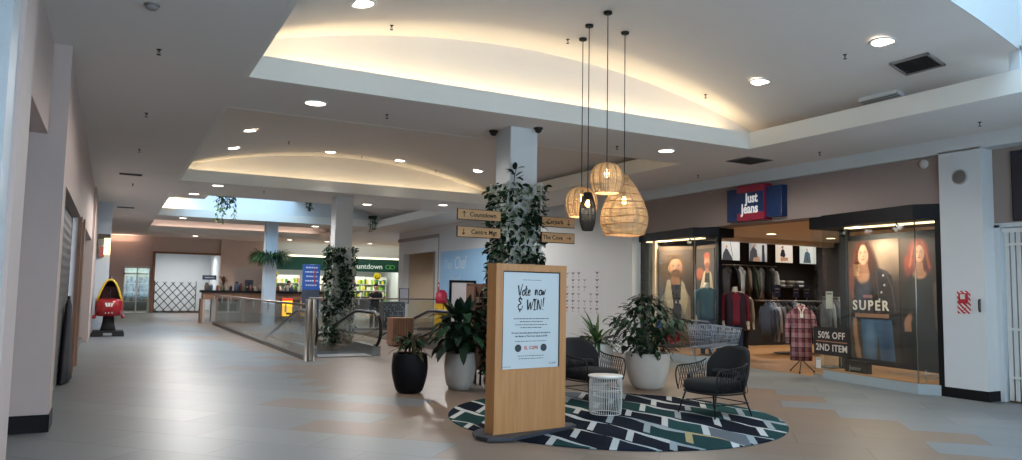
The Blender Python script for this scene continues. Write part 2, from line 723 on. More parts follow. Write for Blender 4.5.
def frame(o, xdir, up_=(0, 0, 1)):
    """matrix taking local x to xdir, local y to up, local z out of the page"""
    x = Vector(xdir).normalized()
    y = Vector(up_).normalized()
    z = x.cross(y)
    m_ = Matrix((x, y, z)).transposed().to_4x4()
    m_.translation = Vector(o)
    return m_

# ------------------------------------------------------------------ the room shell
ZC = 3.97          # flat ceiling
XL, XR = 1.29, 9.44  # sides of the ceiling wells

mb = MB()
for x0, x1, y0, y1 in ((-4, 3.8, -4, 48), (3.8, 5.3, -4, 16.5), (3.8, 5.3, 25, 48), (5.3, 7.1, -4, 48), (7.1, 8.6, -4, 16.5), (7.1, 8.6, 25, 48), (8.6, 11.62, -4, 48), (11.62, 20, 26.8, 48)):
    mb.box((x0, y0, -0.35), (x1, y1, 0))
struct('floor', mb, FLOOR)
mb = MB()
mb.box((11.62, 4.5, -0.3), (21, 16.5, 0.0))
struct('shop_floor', mb, SHOPWOOD)

# flat ceiling around the wells
mb = MB()
for x0, x1, y0, y1 in ((-4, XL, -4, 48), (XR, 12.2, -4, 26.9), (XR, 20, 26.9, 48), (XL, XR, -4, 0.8), (XL, XR, 9.06, 10.82), (XL, XR, 19.06, 21.9), (XL, 2.22, 21.9, 22.9), (XL, XR, 29.2, 31.3), (XL, XR, 38.6, 48)):
    mb.box((x0, y0, ZC), (x1, y1, ZC+0.07))
struct('ceiling', mb, CEILP)


def lip(name, x0, x1, y0, y1, near=True, zt=4.25):
    mb = MB()
    t, e = 0.06, 0.006
    zb = ZC-0.003
    mb.box((x0-t, y1-e, zb), (x1+t, y1+t, zt))
    mb.box((x0-t, y0-t, zb), (x0+e, y1-e, zt))
    mb.box((x1-e, y0-t, zb), (x1+t, y1-e, zt))
    if near:
        mb.box((x0+e, y0-t, zb), (x1-e, y0+e, zt))
    return struct(name, mb, LIPP)


def vault_z(x, crown=5.08):
    return crown-(x-5.365)**2/28.4


def vault(name, y0, y1, end0=True, end1=True, gap=None, crown=5.08):
    """barrel vault along the mall with upright ends; gap=(xa,xb,ya,yb) leaves an opening to the sky"""
    mb = MB()
    xa, xb = 0.85, 9.88
    n = 36
    xs = [xa+(xb-xa)*i/n for i in range(n+1)]
    ys = [y0, y1]
    if gap:
        ys = [y0, gap[2], gap[3], y1]
        xs = sorted(set(xs+[gap[0], gap[1]]))
    th = 0.12
    for j in range(len(ys)-1):
        for i in range(len(xs)-1):
            if gap and j == 1 and xs[i] >= gap[0]-1e-6 and xs[i+1] <= gap[1]+1e-6:
                continue
            a, b = xs[i], xs[i+1]
            za, zb = vault_z(a, crown), vault_z(b, crown)
            vs = [(a, ys[j], za), (b, ys[j], zb), (b, ys[j+1], zb), (a, ys[j+1], za)]
            vs += [(p[0], p[1], p[2]+th) for p in vs]
            mb.add(vs, [(0, 3, 2, 1)], 0, True)
            mb.add(vs, [(4, 5, 6, 7), (0, 1, 5, 4), (2, 3, 7, 6)], 0, False)
    # sides
    mb.box((xa-0.1, y0, ZC+0.03), (xa, y1, vault_z(xa, crown)+th))
    mb.box((xb, y0, ZC+0.03), (xb+0.1, y1, vault_z(xb, crown)+th))
    for yy, e in ((y0, end0), (y1, end1)):
        if not e:
            continue
        o = yy-0.08 if yy == y0 else yy
        for i in range(len(xs)-1):
            a, b = xs[i], xs[i+1]
            vs = [(a, o, ZC+0.03), (b, o, ZC+0.03), (b, o, vault_z(b, crown)+th), (a, o, vault_z(a, crown)+th)]
            vs += [(p[0], p[1]+0.08, p[2]) for p in vs]
            mb.add(vs, [(0, 1, 5, 4), (1, 2, 6, 5), (2, 3, 7, 6), (3, 0, 4, 7), (0, 3, 2, 1), (4, 5, 6, 7)], 0, False)
    return struct(name, mb, CEILP)


# well 1: skylight shaft nearest the viewer, then a vault
lip('trim_1', XL, XR, 0.8, 9.06)
vault('ceiling_vault', 4.79, 9.40, end0=False)
mb = MB()   # skylight shaft walls
mb.box((0.75, 0.45, 4.03), (0.85, 4.79, 7.2))
mb.box((9.50, 0.45, 4.03), (9.60, 4.79, 7.2))
mb.box((0.75, 0.40, 4.03), (9.60, 0.50, 7.2))
mb.box((0.75, 0.40, 7.1), (9.60, 2.9, 7.2))  # unseen partial roof, added to cut the daylight on the foreground floor
n = 36
for i in range(n):
    a, b = 0.85+9.03*i/n, 0.85+9.03*(i+1)/n
    vs = [(a, 4.775, vault_z(a)-.004), (b, 4.775, vault_z(b)-.004), (b, 4.775, 7.2), (a, 4.775, 7.2)]
    vs += [(p[0], 4.789, p[2]) for p in vs]
    mb.add(vs, [(0, 1, 5, 4), (1, 2, 6, 5), (2, 3, 7, 6), (3, 0, 4, 7), (0, 3, 2, 1), (4, 5, 6, 7)])
mb.box((9.45, 4.775, 4.2), (9.60, 4.90, vault_z(9.44)+0.05))
struct('skylight_shaft', mb, PAINT)

# well 2: vault
lip('trim_2', XL, XR, 10.82, 19.06)
vault('ceiling_vault.001', 10.48, 19.40, crown=4.95)
# well 3: vault cut by a second skylight shaft
lip('trim_3', XL, XR, 21.9, 29.2, near=False)
mb = MB()
zt = 4.25
mb.box((2.226, 21.84, ZC-.003), (XR-.006, 21.906, zt))
mb.box((XL+.006, 22.84, ZC-.003), (2.16, 22.906, zt))
mb.box((2.16, 21.84, ZC-.003), (2.226, 22.906, zt))
struct('trim_4', mb, LIPP)
vault('ceiling_vault.002', 21.55, 29.52, gap=(2.35, 6.1, 23.2, 29.52), end1=False)
mb = MB()
mb.box((2.25, 23.1, 4.7), (2.35, 29.5, 7.4))
mb.box((6.1, 23.1, 4.95), (6.2, 29.5, 7.4))
mb.box((2.25, 23.1, 4.8), (6.2, 23.2, 7.4))
mb.box((0.75, 29.5, 4.03), (9.98, 29.6, 7.4))
struct('skylight_shaft.001', mb, PAINT)
# well 4
lip('trim_5', XL, XR, 31.3, 38.6)
vault('ceiling_vault.003', 31.0, 38.95)

# columns
mb = MB()
mb.box((5.17, 9.70, 0), (5.635, 10.17, ZC))
struct('column', mb, PAINT)
mb = MB()
mb.box((5.24, 19.82, 0), (5.71, 20.29, ZC))
struct('column.001', mb, PAINT)
mb = MB()
mb.box((5.19, 29.85, 0), (5.64, 30.3, ZC))
struct('column.002', mb, M('blue_white_paint', '#c3cdd6', 0.6, var=0.02))

# right-hand side: white wall, bulkhead, fascia, white pier
mb = MB()
mb.box((11.24, 14.62, 0), (11.5, 26.9, ZC+0.05))
struct('wall_right', mb, PAINT)
mb = MB()   # bulkhead over shops
mb.box((11.3, -4, 3.74), (12.2, 14.62, ZC+0.05))
struct('wall_bulkhead', mb, PAINT)
mb = MB()
mb.box((11.42, 6.94, 2.95), (11.9, 14.62, 3.75))
struct('wall_fascia', mb, BEIGE)
mb = MB()
mb.box((11.3, 6.3, 0), (11.78, 6.94, 3.76))
struct('column.003', mb, PAINT)
mb = MB()
mb.box((11.285, 6.285, 0), (11.79, 6.955, 0.15), bev=0.004)
struct('baseboard_right', mb, BLACK)
mb = MB()   # neighbour shop above and behind its gate
mb.box((11.6, -4, 2.62), (11.9, 6.3, 3.75))
struct('wall_fascia.001', mb, BEIGE)
mb = MB()
mb.box((11.58, -1, 2.56), (11.70, 6.3, 2.62))
mb.box((11.58, 6.22, 0), (11.70, 6.3, 2.6))
struct('trim_6', mb, PAINT)
mb = MB()
mb.box((12.6, -2, 0), (12.7, 6.5, 3.0))
mb.box((11.7, 6.31, 0), (12.7, 6.41, 3.0))
mb.box((11.7, -2, 2.9), (12.7, 6.4, 3.0))
struct('wall_neighbour', mb, M('neighbour_grey', '#85888b', .7))

# right wall beyond its corner: passage opening
mb = MB()
mb.box((11.3, 26.9, 0), (11.55, 27.45, ZC))
mb.box((11.3, 27.45, 3.0), (11.55, 31.05, ZC))
mb.box((11.3, 31.05, 0), (11.55, 31.7, ZC))
mb.box((11.55, 31.5, 0), (16.6, 31.7, ZC))
struct('wall_passage', mb, PAINT)
mb = MB()
mb.box((11.24, 26.95, 3.55), (11.31, 31.7, 3.68))
mb.box((11.27, 27.40, 0), (11.56, 27.47, 3.0))
mb.box((11.24, 26.92, 0), (11.31, 27.0, 3.6))
struct('trim_7', mb, M('grey_trim', '#8d8a88', 0.6))
mb = MB()
mb.box((11.55, 31.1, 0), (16, 31.3, 3.3))
mb.box((15.6, 27.3, 0), (15.8, 31.2, 3.3))
mb.box((11.56, 27.25, 0), (16, 27.40, 3.3))
mb.box((11.56, 27.3, 3.2), (16, 31.2, 3.3))
struct('wall_corridor', mb, M('corridor_cream', '#bfae98', 0.7))

# left side: piers, bulkheads, closed shopfronts
mb = MB()
mb.box((-1.3, 4.76, 0), (-0.494, 5.3, ZC))
mb.box((-0.94, 5.3, 3.02), (-0.66, 8.86, ZC))
mb.box((-0.94, -4, 3.02), (-0.66, 4.76, ZC))
mb.box((-1.7, 8.86, 0), (-0.494, 9.3, ZC))
mb.box((-0.95, 9.3, 2.60), (-0.52, 21.8, ZC))
mb.box((-0.95, 14.55, 0), (-0.56, 15.6, 2.62))
mb.box((-0.95, 21.8, 0), (-0.47, 25.6, ZC))
mb.box((-0.95, 26.1, 0), (-0.5, 42.9, ZC))
mb.box((-1.7, -4, 0), (-1.6, 9.0, ZC))
struct('wall_left', mb, M('left_wall_paint', '#bfada6', 0.65, var=0.02))
mb = MB()
mb.box((-1.7, 8.845, 0), (-0.482, 9.312, 0.175), bev=0.004)
struct('baseboard_left', mb, BLACK)
mb = MB()
mb.box((-1.25, 4.45, 0), (-0.52, 4.76, ZC))
struct('trim_8', mb, ALU)
mb = MB()
mb.box((-0.56, 15.6, 0), (-0.49, 15.95, 2.66))
mb.box((-0.56, 14.5, 0), (-0.50, 14.62, 2.62))
struct('trim_9', mb, TIMBER)


def slatted(mb, x, y0, y1, z0, z1, step=0.1, m=0):
    z = z0
    while z < z1-1e-6:
        zz = min(z+step, z1)
        vs = [(x, y0, z), (x+0.005, y0, (z+zz)/2), (x, y0, zz), (x-0.03, y0, zz), (x-0.03, y0, z)]
        vs += [(p[0], y1, p[2]) for p in vs]
        mb.add(vs, [(4, 3, 2, 1, 0), (5, 6, 7, 8, 9), (0, 1, 6, 5), (1, 2, 7, 6), (2, 3, 8, 7), (3, 4, 9, 8), (4, 0, 5, 9)], m)
        z = zz


mb = MB()
slatted(mb, -0.64, 9.3, 14.5, 0, 2.6, .13)
struct('door_1', mb, M('charcoal_shutter', '#59575a', 0.5, 0.2, var=0.04))
mb = MB()
mb.box((-0.70, 15.95, 0), (-0.66, 21.8, 2.6))
mb.box((-0.72, 15.95, 0), (-0.60, 16.03, 2.6))
mb.box((-0.72, 18.8, 0), (-0.60, 18.9, 2.6))
mb.box((-0.72, 15.95, 0), (-0.60, 21.8, 0.12))
struct('door_2', mb, M('slate_shopfront', '#565b60', 0.35, 0.1, var=0.05))

mb = MB()
mb.box((-0.95, 25.6, 0), (-0.10, 26.1, ZC))
struct('column.004', mb, MATS['blue_white_paint'])
# far end
mb = MB()
mb.box((-2, 42.8, 0), (0.5, 43.0, 4.3))
mb.box((0.5, 42.8, 2.4), (1.74, 43.0, 4.3))
mb.box((1.74, 42.8, 0), (1.84, 43.0, 4.3))
struct('wall_back', mb, PINKISH)
mb = MB()
mb.box((1.84, 42.75, 3.15), (5.1, 43.0, 4.3))
mb.box((5.1, 42.6, 0), (5.85, 43.0, 4.3))
mb.box((5.85, 42.9, 2.5), (7.7, 43.1, 4.3))
mb.box((5.85, 44.2, 0), (7.7, 44.3, 2.6))
struct('wall_back.001', mb, M('brown_panel', '#cdb6a7', 0.6, var=0.05))
mb = MB()
mb.box((1.80, 42.62, 0), (1.93, 42.75, 3.15))
mb.box((1.80, 42.62, 3.10), (5.1, 42.75, 3.20))
struct('trim_10', mb, TIMBER)
mb = MB()   # white shop behind the folding gate
mb.box((1.2, 47.4, 0), (5.6, 47.5, 3.4))
mb.box((1.74, 43.0, 0), (1.84, 47.5, 3.4))
mb.box((5.1, 43.0, 0), (5.2, 47.5, 3.4))
mb.box((1.8, 43.0, 3.3), (5.2, 47.5, 3.4))
struct('wall_white_shop', mb, PAINT)
# glazed shop door in the far wall
mb = MB()
for a in ((0.5, 0.56), (1.10, 1.16), (1.68, 1.74)):
    mb.box((a[0], 42.74, 0), (a[1], 42.84, 2.4))
mb.box((0.5, 42.74, 2.30), (1.74, 42.84, 2.4))
mb.box((0.5, 42.74, 0), (1.74, 42.84, 0.08))
mb.box((0.5, 42.74, 1.98), (1.74, 42.84, 2.05))
d3 = struct('door_3', mb, WHITE)
mb = MB()
mb.box((0.56, 42.785, 0.08), (1.68, 42.80, 2.3))
mb.build('glass', GLASS, d3)
mb = MB()
mb.box((0.3, 44.2, 0), (1.9, 44.3, 2.6), 0)
mb.box((0.3, 43.0, 2.5), (1.9, 44.3, 2.6), 0)
mb.box((0.3, 43.0, 0), (0.4, 44.3, 2.6), 0)
struct('wall_shop_interior', mb, M('shop_green_grey', '#8f9488', 0.7))
sh = thing('display_shelf', 'grey shelves with dark goods behind the glazed door in the far pink wall', 'shelf', (1.1, 43.7, 0))
mb = MB()
for z in (0.05, 0.55, 1.05, 1.5, 1.9):
    mb.box((-0.6, -0.2, z), (0.6, 0.2, z+0.03))
mb.box((-0.62, -0.2, 0), (-0.58, 0.2, 2.0))
mb.box((0.58, -0.2, 0), (0.62, 0.2, 2.0))
mb.build('shelving', WHITE, sh)
mb = MB()
for z in (0.58, 1.08, 1.53):
    x = -0.55
    while x < 0.5:
        w = rnd.uniform(.06, .16)
        mb.box((x, -0.15, z), (x+w, 0.1, z+rnd.uniform(.12, .36)), rnd.randrange(3))
        x += w+rnd.uniform(.01, .06)
g = mb.build('goods', [M('goods_dark', '#3b3a3a', .6), M('goods_brown', '#6b5444', .6), M('goods_cream', '#a7a094', .6)], sh)
g['kind'] = 'stuff'

# shop shell
mb = MB()
mb.box((11.6, 16.0, 0), (21, 16.1, 3.4))
mb.box((20.0, 5.0, 0), (20.1, 16.1, 3.4))
mb.box((11.8, 6.6, 0), (20.1, 6.7, 3.4))
struct('wall_shop', mb, M('shop_black_wall', '#1b1a1b', 0.7, var=0.04))
mb = MB()
mb.box((11.85, 6.6, 3.16), (20.1, 16.1, 3.24))
mb.box((11.55, 15.7, 3.02), (20.0, 16.0, 3.16))
struct('ceiling_shop', mb, M('shop_ceiling', '#e2d8cb', 0.7, var=0.02))
mb = MB()
mb.box((11.5, 14.62, 0), (11.62, 16.0, 3.4))
struct('wall_shop_side', mb, M('shop_black_wall2', '#1b1a1b', 0.7))

# supermarket shell
mb = MB()
mb.box((7.7, 42.54, 3.18), (16.5, 42.9, 3.32))
mb.box((7.7, 42.9, 3.3), (16.5, 43.1, 4.3))
mb.box((7.6, 42.6, 0), (7.75, 50, 3.3))
mb.box((16.2, 42.6, 0), (16.4, 50, 3.3))
mb.box((7.6, 49.9, 0), (16.4, 50.0, 3.3))
mb.box((16.4, 33.6, 0), (16.6, 43, ZC))
struct('wall_supermarket', mb, PAINT)
mb = MB()
mb.box((7.6, 42.9, 3.24), (16.4, 50.0, 3.3))
struct('ceiling_supermarket', mb, PAINT)
mb = MB()
mb.box((7.6, 48, -0.2), (16.4, 50, 0))
struct('floor_supermarket', mb, M('shop_lino', '#a8a49c', 0.4))
# close the shell behind the viewer
mb = MB()   # front wall, its wide glazed opening added to let in fill light
mb.box((-4.1, -4.2, 0), (0.2, -4.0, ZC+.05))
mb.box((7.4, -4.2, 0), (13, -4.0, ZC+.05))
mb.box((0.2, -4.2, 3.3), (7.4, -4.0, ZC+.05))
struct('wall_front', mb, PAINT)
mb = MB()
for i in range(7):
    x = 0.2+7.2*i/6
    mb.box((x-.04, -4.16, 0), (x+.04, -4.04, 3.3))
mb.box((0.2, -4.16, 0), (7.4, -4.04, .10))
mb.box((0.2, -4.16, 2.25), (7.4, -4.04, 2.33))
mb.box((0.2, -4.16, 3.22), (7.4, -4.04, 3.3))
w1_ = struct('added_window', mb, ALU)  # unseen window, added with the fill lamp
mb = MB()
mb.box((0.2, -4.106, .1), (7.4, -4.094, 3.22))
mb.build('glass', GLASS, w1_)
lamp('added_front_fill', 'AREA', (3.8, -3.95, 1.75), FRONT_FILL, (0.94, 0.97, 1.0), 6.9, 2.9, (radians(90), 0, 0))  # added fill lamp, brightens the surfaces that face the viewer

# pits of the two moving ramps
RUN0, RUN1 = 16.5, 25.0
for i, (a, b) in enumerate(((3.8, 5.3), (7.1, 8.6))):
    mb = MB()
    mb.box((a-0.1, RUN0-0.1, -2.9), (a, RUN1+.1, -0.35))
    mb.box((b, RUN0-0.1, -2.9), (b+0.1, RUN1+.1, -0.35))
    mb.box((a-.1, RUN1, -2.9), (b+.1, RUN1+0.1, -0.35))
    mb.box((a-.1, RUN0-0.1, -2.9), (b+.1, RUN0, -0.35))
    mb.box((a-.1, RUN0-0.1, -3.0), (b+.1, RUN1+.1, -2.9))
    struct('ramp_pit' if i == 0 else 'ramp_pit.001', mb, M('pit_grey', '#6f7274', 0.7))

# ------------------------------------------------------------------ ceiling lamps and fittings
def downlight(loc, label, tilt=0.0, spot=radians(140), power=180, r=0.145, warm=False, light=True, group='recessed downlights'):
    t = thing('downlight', label, 'ceiling light', loc, 0, group)
    if tilt:
        t.rotation_euler = (0, tilt, 0)
    mb = MB()
    mb.lathe([(r-0.015, 0.0), (r-0.012, -0.010), (r+0.012, -0.012), (r+0.022, -0.004), (r+0.022, 0.004), (r-0.015, 0.004)], 28, cap0=False, cap1=False)
    mb.build('trim_ring', WHITE, t)
    mb = MB()
    mb.lathe([(0.0005, -0.004), (r-0.012, -0.004)], 28, cap0=False, cap1=False)
    mb.lathe([(0.0005, 0.002), (r-0.012, 0.002)], 28, cap0=False, cap1=False)
    mb.build('lens', WARMLENS if warm else LENS, t)
    if light:
        lamp('downlight_lamp', 'SPOT', (0, 0, -0.03), power, (1.0, .93, .84) if warm else NEUT, 0.12, parent=t, spot=spot, blend=1.0 if spot < 2.7 else 0.25)
    return t


def on_vault(x, y):
    return (x, y, vault_z(x, 4.95 if 10 < y < 19.5 else 5.08)-0.006)


def vtilt(x):
    return math.atan((x-5.365)/14.2)


VL = [((2.36, 8.12), 'round downlight in the near vault above the left of the nearest ceiling well'),
      ((8.52, 7.95), 'round downlight high in the near vault, second nearest the viewer on the right'),
      ((8.48, 5.88), 'round downlight in the near vault beside the dark air duct'),
      ((2.26, 15.4), 'round downlight on the left of the middle vault, nearer of two'),
      ((2.25, 17.6), 'round downlight on the left of the middle vault, farther of two'),
      ((4.72, 18.6), 'round downlight in the middle vault, leftmost of a row of three'),
      ((6.58, 18.6), 'round downlight in the middle vault, centre of a row of three'),
      ((8.38, 17.5), 'round downlight in the middle vault, rightmost of a row of three')]
for (x, y), l in VL:
    downlight(on_vault(x, y), l, tilt=vtilt(x)*.5, spot=radians(72), power=50 if y == 18.6 else 120)
FL = [((2.285, 9.90), 'round downlight in the flat ceiling beam left of the hanging lamps'),
      ((8.38, 9.95), 'round downlight in the flat ceiling beam right of the hanging lamps'),
      ((2.19, 19.55), 'round downlight in the second ceiling beam, beside the hanging green strands'),
      ((6.55, 21.3), 'round downlight in the second ceiling beam just right of the ivy-clad second column'),
      ((8.47, 20.06), 'round downlight in the second ceiling beam, above the left directory boards'),
      ((1.84, 21.75), 'round downlight in the second ceiling beam, leftmost and farthest along it'),
      ((2.2, 29.96), 'round downlight in the third ceiling beam above the far wooden counter')]
for (x, y), l in FL:
    downlight((x, y, ZC-0.001), l, spot=radians(172), power=200 if y < 10 else 320)
# farther flat ceiling in front of the supermarket
k = 0
for x, y, l in ((3.6, 40.6, 'added downlight brightening the far wall before the white shop with the folding gate'), (7.2, 30.4, 'small far downlight right of the fern-ringed column top'), (9.3, 35.5, 'far downlight between ivy column and passage, nearest of four'),  # the first of these is added to brighten the far walls
                (8.2, 40.2, 'far downlight over the green fascia, left of the ivy column'), (10.2, 40.2, 'far downlight over the green fascia, hard beside the ivy column'),
                (12.6, 40.2, 'far downlight over the green fascia, right of the ivy column'), (14.6, 38.2, 'far downlight beside the passage wall above the green fascia'),
                (10.1, 44.0, None)):
    if l:
        downlight((x, y, ZC-0.001 if y < 43 else 3.235), l, power=320, r=0.16)
downlight((12.9, 29.4, 3.199), 'downlight inside the cream passage behind the white wall corner', power=160, r=.12)
# further lamps of the same grid, over the foreground
for x, y, l in ((2.2, -0.6, 'round downlight in the flat ceiling over the foreground, left row'), (8.4, -0.6, 'round downlight in the flat ceiling over the foreground, right row')):
    downlight((x, y, ZC-0.001), l, spot=radians(172), power=260)

# warm strips in the coves behind the ceiling lips
def cove(y, e, col=(1.0, 0.82, 0.50), w=7.6, x=5.365, aim=0.0):
    lamp('cove_lamp', 'AREA', (x, y, 4.08), e*1.5, col, w, 0.10, (pi+aim, 0, 0))


cove(9.22, 19, aim=-0.75)
cove(10.66, 20, aim=0.2)
cove(19.20, 8.5, aim=-0.75)
cove(21.72, 4, w=6.0, x=6.2, aim=0.75)
lamp('cove_lamp', 'AREA', (1.75, 29.35, 4.08), 14, (1.0, 0.82, 0.55), 0.9, 0.10, (pi-0.6, 0, 0))
cove(38.78, 9, (1.0, 0.74, 0.62), aim=-0.75)
lamp('cove_lamp', 'AREA', (0.3, 42.4, 3.6), 9, (1.0, 0.66, 0.48), 1.4, 0.2, (pi, 0, 0))


def sprinkler(x, y, z, label):
    t = thing('sprinkler_head', label, 'sprinkler', (x, y, z), 0, 'ceiling sprinkler heads')
    t.scale = (.8, .8, .8)
    mb = MB()
    mb.lathe([(0.0, -0.006), (0.03, -0.006), (0.034, 0.0)], 14)
    mb.tube([(0, 0, 0), (0, 0, -0.035)], 0.009, 8)
    mb.tube([(-0.012, 0, -0.03), (-0.014, 0, -0.055), (0, 0, -0.07), (0.014, 0, -0.055), (0.012, 0, -0.03)], 0.004, 6)
    mb.build('body', MATTBLACK, t)
    mb = MB()
    mb.lathe([(0.0, -0.072), (0.028, -0.071), (0.028, -0.074), (0.0, -0.075)], 14)
    mb.build('deflector', MATTBLACK, t)


for x, y, l in ((0.305, 8.5, 'dark sprinkler head in the left ceiling strip, nearest of four'), (0.308, 11.82, 'dark sprinkler head in the left ceiling strip, second of four'),
                (0.313, 15.1, 'dark sprinkler head in the left ceiling strip, third of four'), (0.32, 20.5, 'dark sprinkler head in the left ceiling strip, farthest of four'),
                (3.328, 10.01, 'dark sprinkler head in the ceiling beam left of the directory column'), (7.42, 10.08, 'dark sprinkler head in the ceiling beam right of the hanging lamps'),
                (10.67, 11.66, 'dark sprinkler head above the blue and red shop sign'), (10.63, 8.6, 'dark sprinkler head above the black-topped display window'),
                (10.61, 5.91, 'dark sprinkler head above the white pier with the round speaker'), (3.365, 19.95, 'dark sprinkler head in the second ceiling beam by the skylight')):
    sprinkler(x, y, ZC-0.001, l)
for x, y, l in ((3.0, 9.25-0.3, 'dark sprinkler head in the near vault, leftmost of four'), (5.53, 8.7, 'dark sprinkler head in the near vault left of the lamp cords'),
                (8.4, 9.0, 'dark sprinkler head in the near vault, right of the lamp cords'), (8.5, 6.45, 'dark sprinkler head in the near vault beside the rightmost downlight'),
                (3.4, 17.2, 'dark sprinkler head in the middle vault, left of three'), (5.6, 18.8, 'dark sprinkler head in the middle vault, middle of three'), (7.7, 18.8, 'dark sprinkler head in the middle vault, right of three')):
    sprinkler(x, y, vault_z(x, 4.95 if y > 10 else 5.08)-0.003, l)

t = thing('smoke_detector', 'small round smoke detector on the left ceiling strip at the top of the view', 'smoke detector', (0.18, 7.15, ZC-0.001))
mb = MB()
mb.lathe([(0, -0.045), (0.035, -0.045), (0.05, -0.03), (0.055, 0)], 20)
mb.build('body', M('detector_grey', '#8a8583', .5), t)
mb = MB()
mb.lathe([(0.05, -0.008), (0.065, -0.008), (0.065, 0), (0.05, 0)], 20)
mb.build('base_ring', M('detector_grey'), t)


def dome(x, y, z, label):
    t = thing('dome_camera', label, 'security camera', (x, y, z))
    mb = MB()
    mb.lathe([(0.06, -0.03), (0.07, -0.02), (0.07, 0)], 20)
    mb.build('base', MATTBLACK, t)
    mb = MB()
    mb.lathe([(0, -0.085), (0.02, -0.082), (0.04, -0.07), (0.053, -0.05), (0.055, -0.03)], 20)
    mb.build('dome', RUBBER, t)


dome(5.58, 9.58, ZC-0.001, 'black dome security camera at the top right of the directory column')
dome(5.10, 10.14, ZC-0.001, 'black dome security camera at the top left of the directory column')


def linear_vent(loc, lx, ly, label, mat):
    t = thing('air_vent', label, 'air vent', loc)
    mb = MB()
    mb.box((-lx/2, -ly/2, -0.015), (lx/2, -ly/2+0.02, 0))
    mb.box((-lx/2, ly/2-0.02, -0.015), (lx/2, ly/2, 0))
    mb.box((-lx/2, -ly/2, -0.015), (-lx/2+0.02, ly/2, 0))
    mb.box((lx/2-0.02, -ly/2, -0.015), (lx/2, ly/2, 0))
    mb.build('frame', mat, t)
    mb = MB()
    y = -ly/2+0.035
    while y < ly/2-0.02:
        mb.box((-lx/2+0.02, y, -0.012), (lx/2-0.02, y+0.012, -0.002))
        y += 0.03
    mb.box((-lx/2+.01, -ly/2+.01, -0.0015), (lx/2-.01, ly/2-.01, -0.0005))
    mb.build('grille', M('vent_dark', '#33302f', .7), t)
    return t


linear_vent((0.24, 18.7, ZC-0.001), 0.46, 0.22, 'dark slot air vent in the left ceiling strip', M('vent_frame', '#6b6664', .6))
linear_vent((0.26, 27.0, ZC-0.001), 0.5, 0.24, 'far slot air vent at the end of the left ceiling strip', M('vent_frame'))
linear_vent((10.25, 9.84, ZC-0.001), 0.62, 0.55, 'square ceiling air vent above the blue and red shop sign', M('vent_frame'))

# big dark return-air duct opening in the near vault
x, y = 9.17, 5.88
t = thing('duct_opening', 'large dark square duct opening in the near vault, top right', 'air duct', (x, y, vault_z(x)-0.01))
t.rotation_euler = (0, vtilt(x), 0)
mb = MB()
a, b = 0.19, 0.27
for lo, hi in (((-a, -b, -.02), (a, -b+.03, .02)), ((-a, b-.03, -.02), (a, b, .02)), ((-a, -b, -.02), (-a+.03, b, .02)), ((a-.03, -b, -.02), (a, b, .02))):
    mb.box(lo, hi)
mb.build('frame', M('duct_frame', '#8b8786', .6), t)
mb = MB()
mb.box((-a+.02, -b+.02, -0.008), (a-.02, b-.02, -0.002))
for i in range(9):
    yy = -b+.05+i*(2*b-.1)/8
    mb.box((-a+.03, yy, -.014), (a-.03, yy+.006, -.004))
mb.build('grille', M('duct_dark', '#15171d', .6), t)
# pale slot diffuser lying along the right side of the near vault
x, y = 9.72, 6.78
t = thing('slot_diffuser', 'narrow pale slot diffuser just above the right ceiling lip', 'air vent', (x, y, vault_z(x)-0.012))
t.rotation_euler = (0, vtilt(x), 0)
mb = MB()
mb.box((-0.09, -0.31, -.05), (0.09, 0.31, .01), bev=.004)
mb.build('body', PAINT, t)
mb = MB()
for i in range(3):
    mb.box((-0.06+i*.05, -0.29, -.052), (-0.052+i*.05, 0.29, -.049))
mb.build('slots', M('duct_dark'), t)

# ------------------------------------------------------------------ the four pendant lamps
RATTAN = M('rattan', '#c0a47c', 0.65, var=0.2, scale=30)
RATTAN_G = M('rattan_dark', '#a87f50', 0.7, var=0.2, scale=30)
BULB = M('bulb_glass', '#fff2d8', 0.3, em='#ffcf85', es=14, var=0)


def weave(mb, prof, nstr, r=0.0045, rings=(), wob=0.0, closed=True):
    """vertical canes following a profile and horizontal hoops"""
    for i in range(nstr):
        a = 2*pi*i/nstr
        path = []
        for j, (rr, z) in enumerate(prof):
            aa = a+wob*sin(j*1.7+i*2.4)
            path.append((rr*cos(aa), rr*sin(aa), z))
        mb.tube(path, r, 5)


def interp(prof, z):
    for (r0, z0), (r1, z1) in zip(prof, prof[1:]):
        if min(z0, z1) <= z <= max(z0, z1):
            t = (z-z0)/(z1-z0) if abs(z1-z0) > 1e-9 else 0
            return r0+(r1-r0)*t
    return prof[-1][0]


def smooth_prof(prof, n=4):
    out = []
    P = [prof[0]]+list(prof)+[prof[-1]]
    for i in range(1, len(P)-2):
        p0, p1, p2, p3 = P[i-1], P[i], P[i+1], P[i+2]
        for k in range(n):
            t = k/n
            out.append(tuple(0.5*((2*p1[c])+(-p0[c]+p2[c])*t+(2*p0[c]-5*p1[c]+4*p2[c]-p3[c])*t*t+(-p0[c]+3*p1[c]-3*p2[c]+p3[c])*t**3) for c in (0, 1)))
    out.append(prof[-1])
    return out


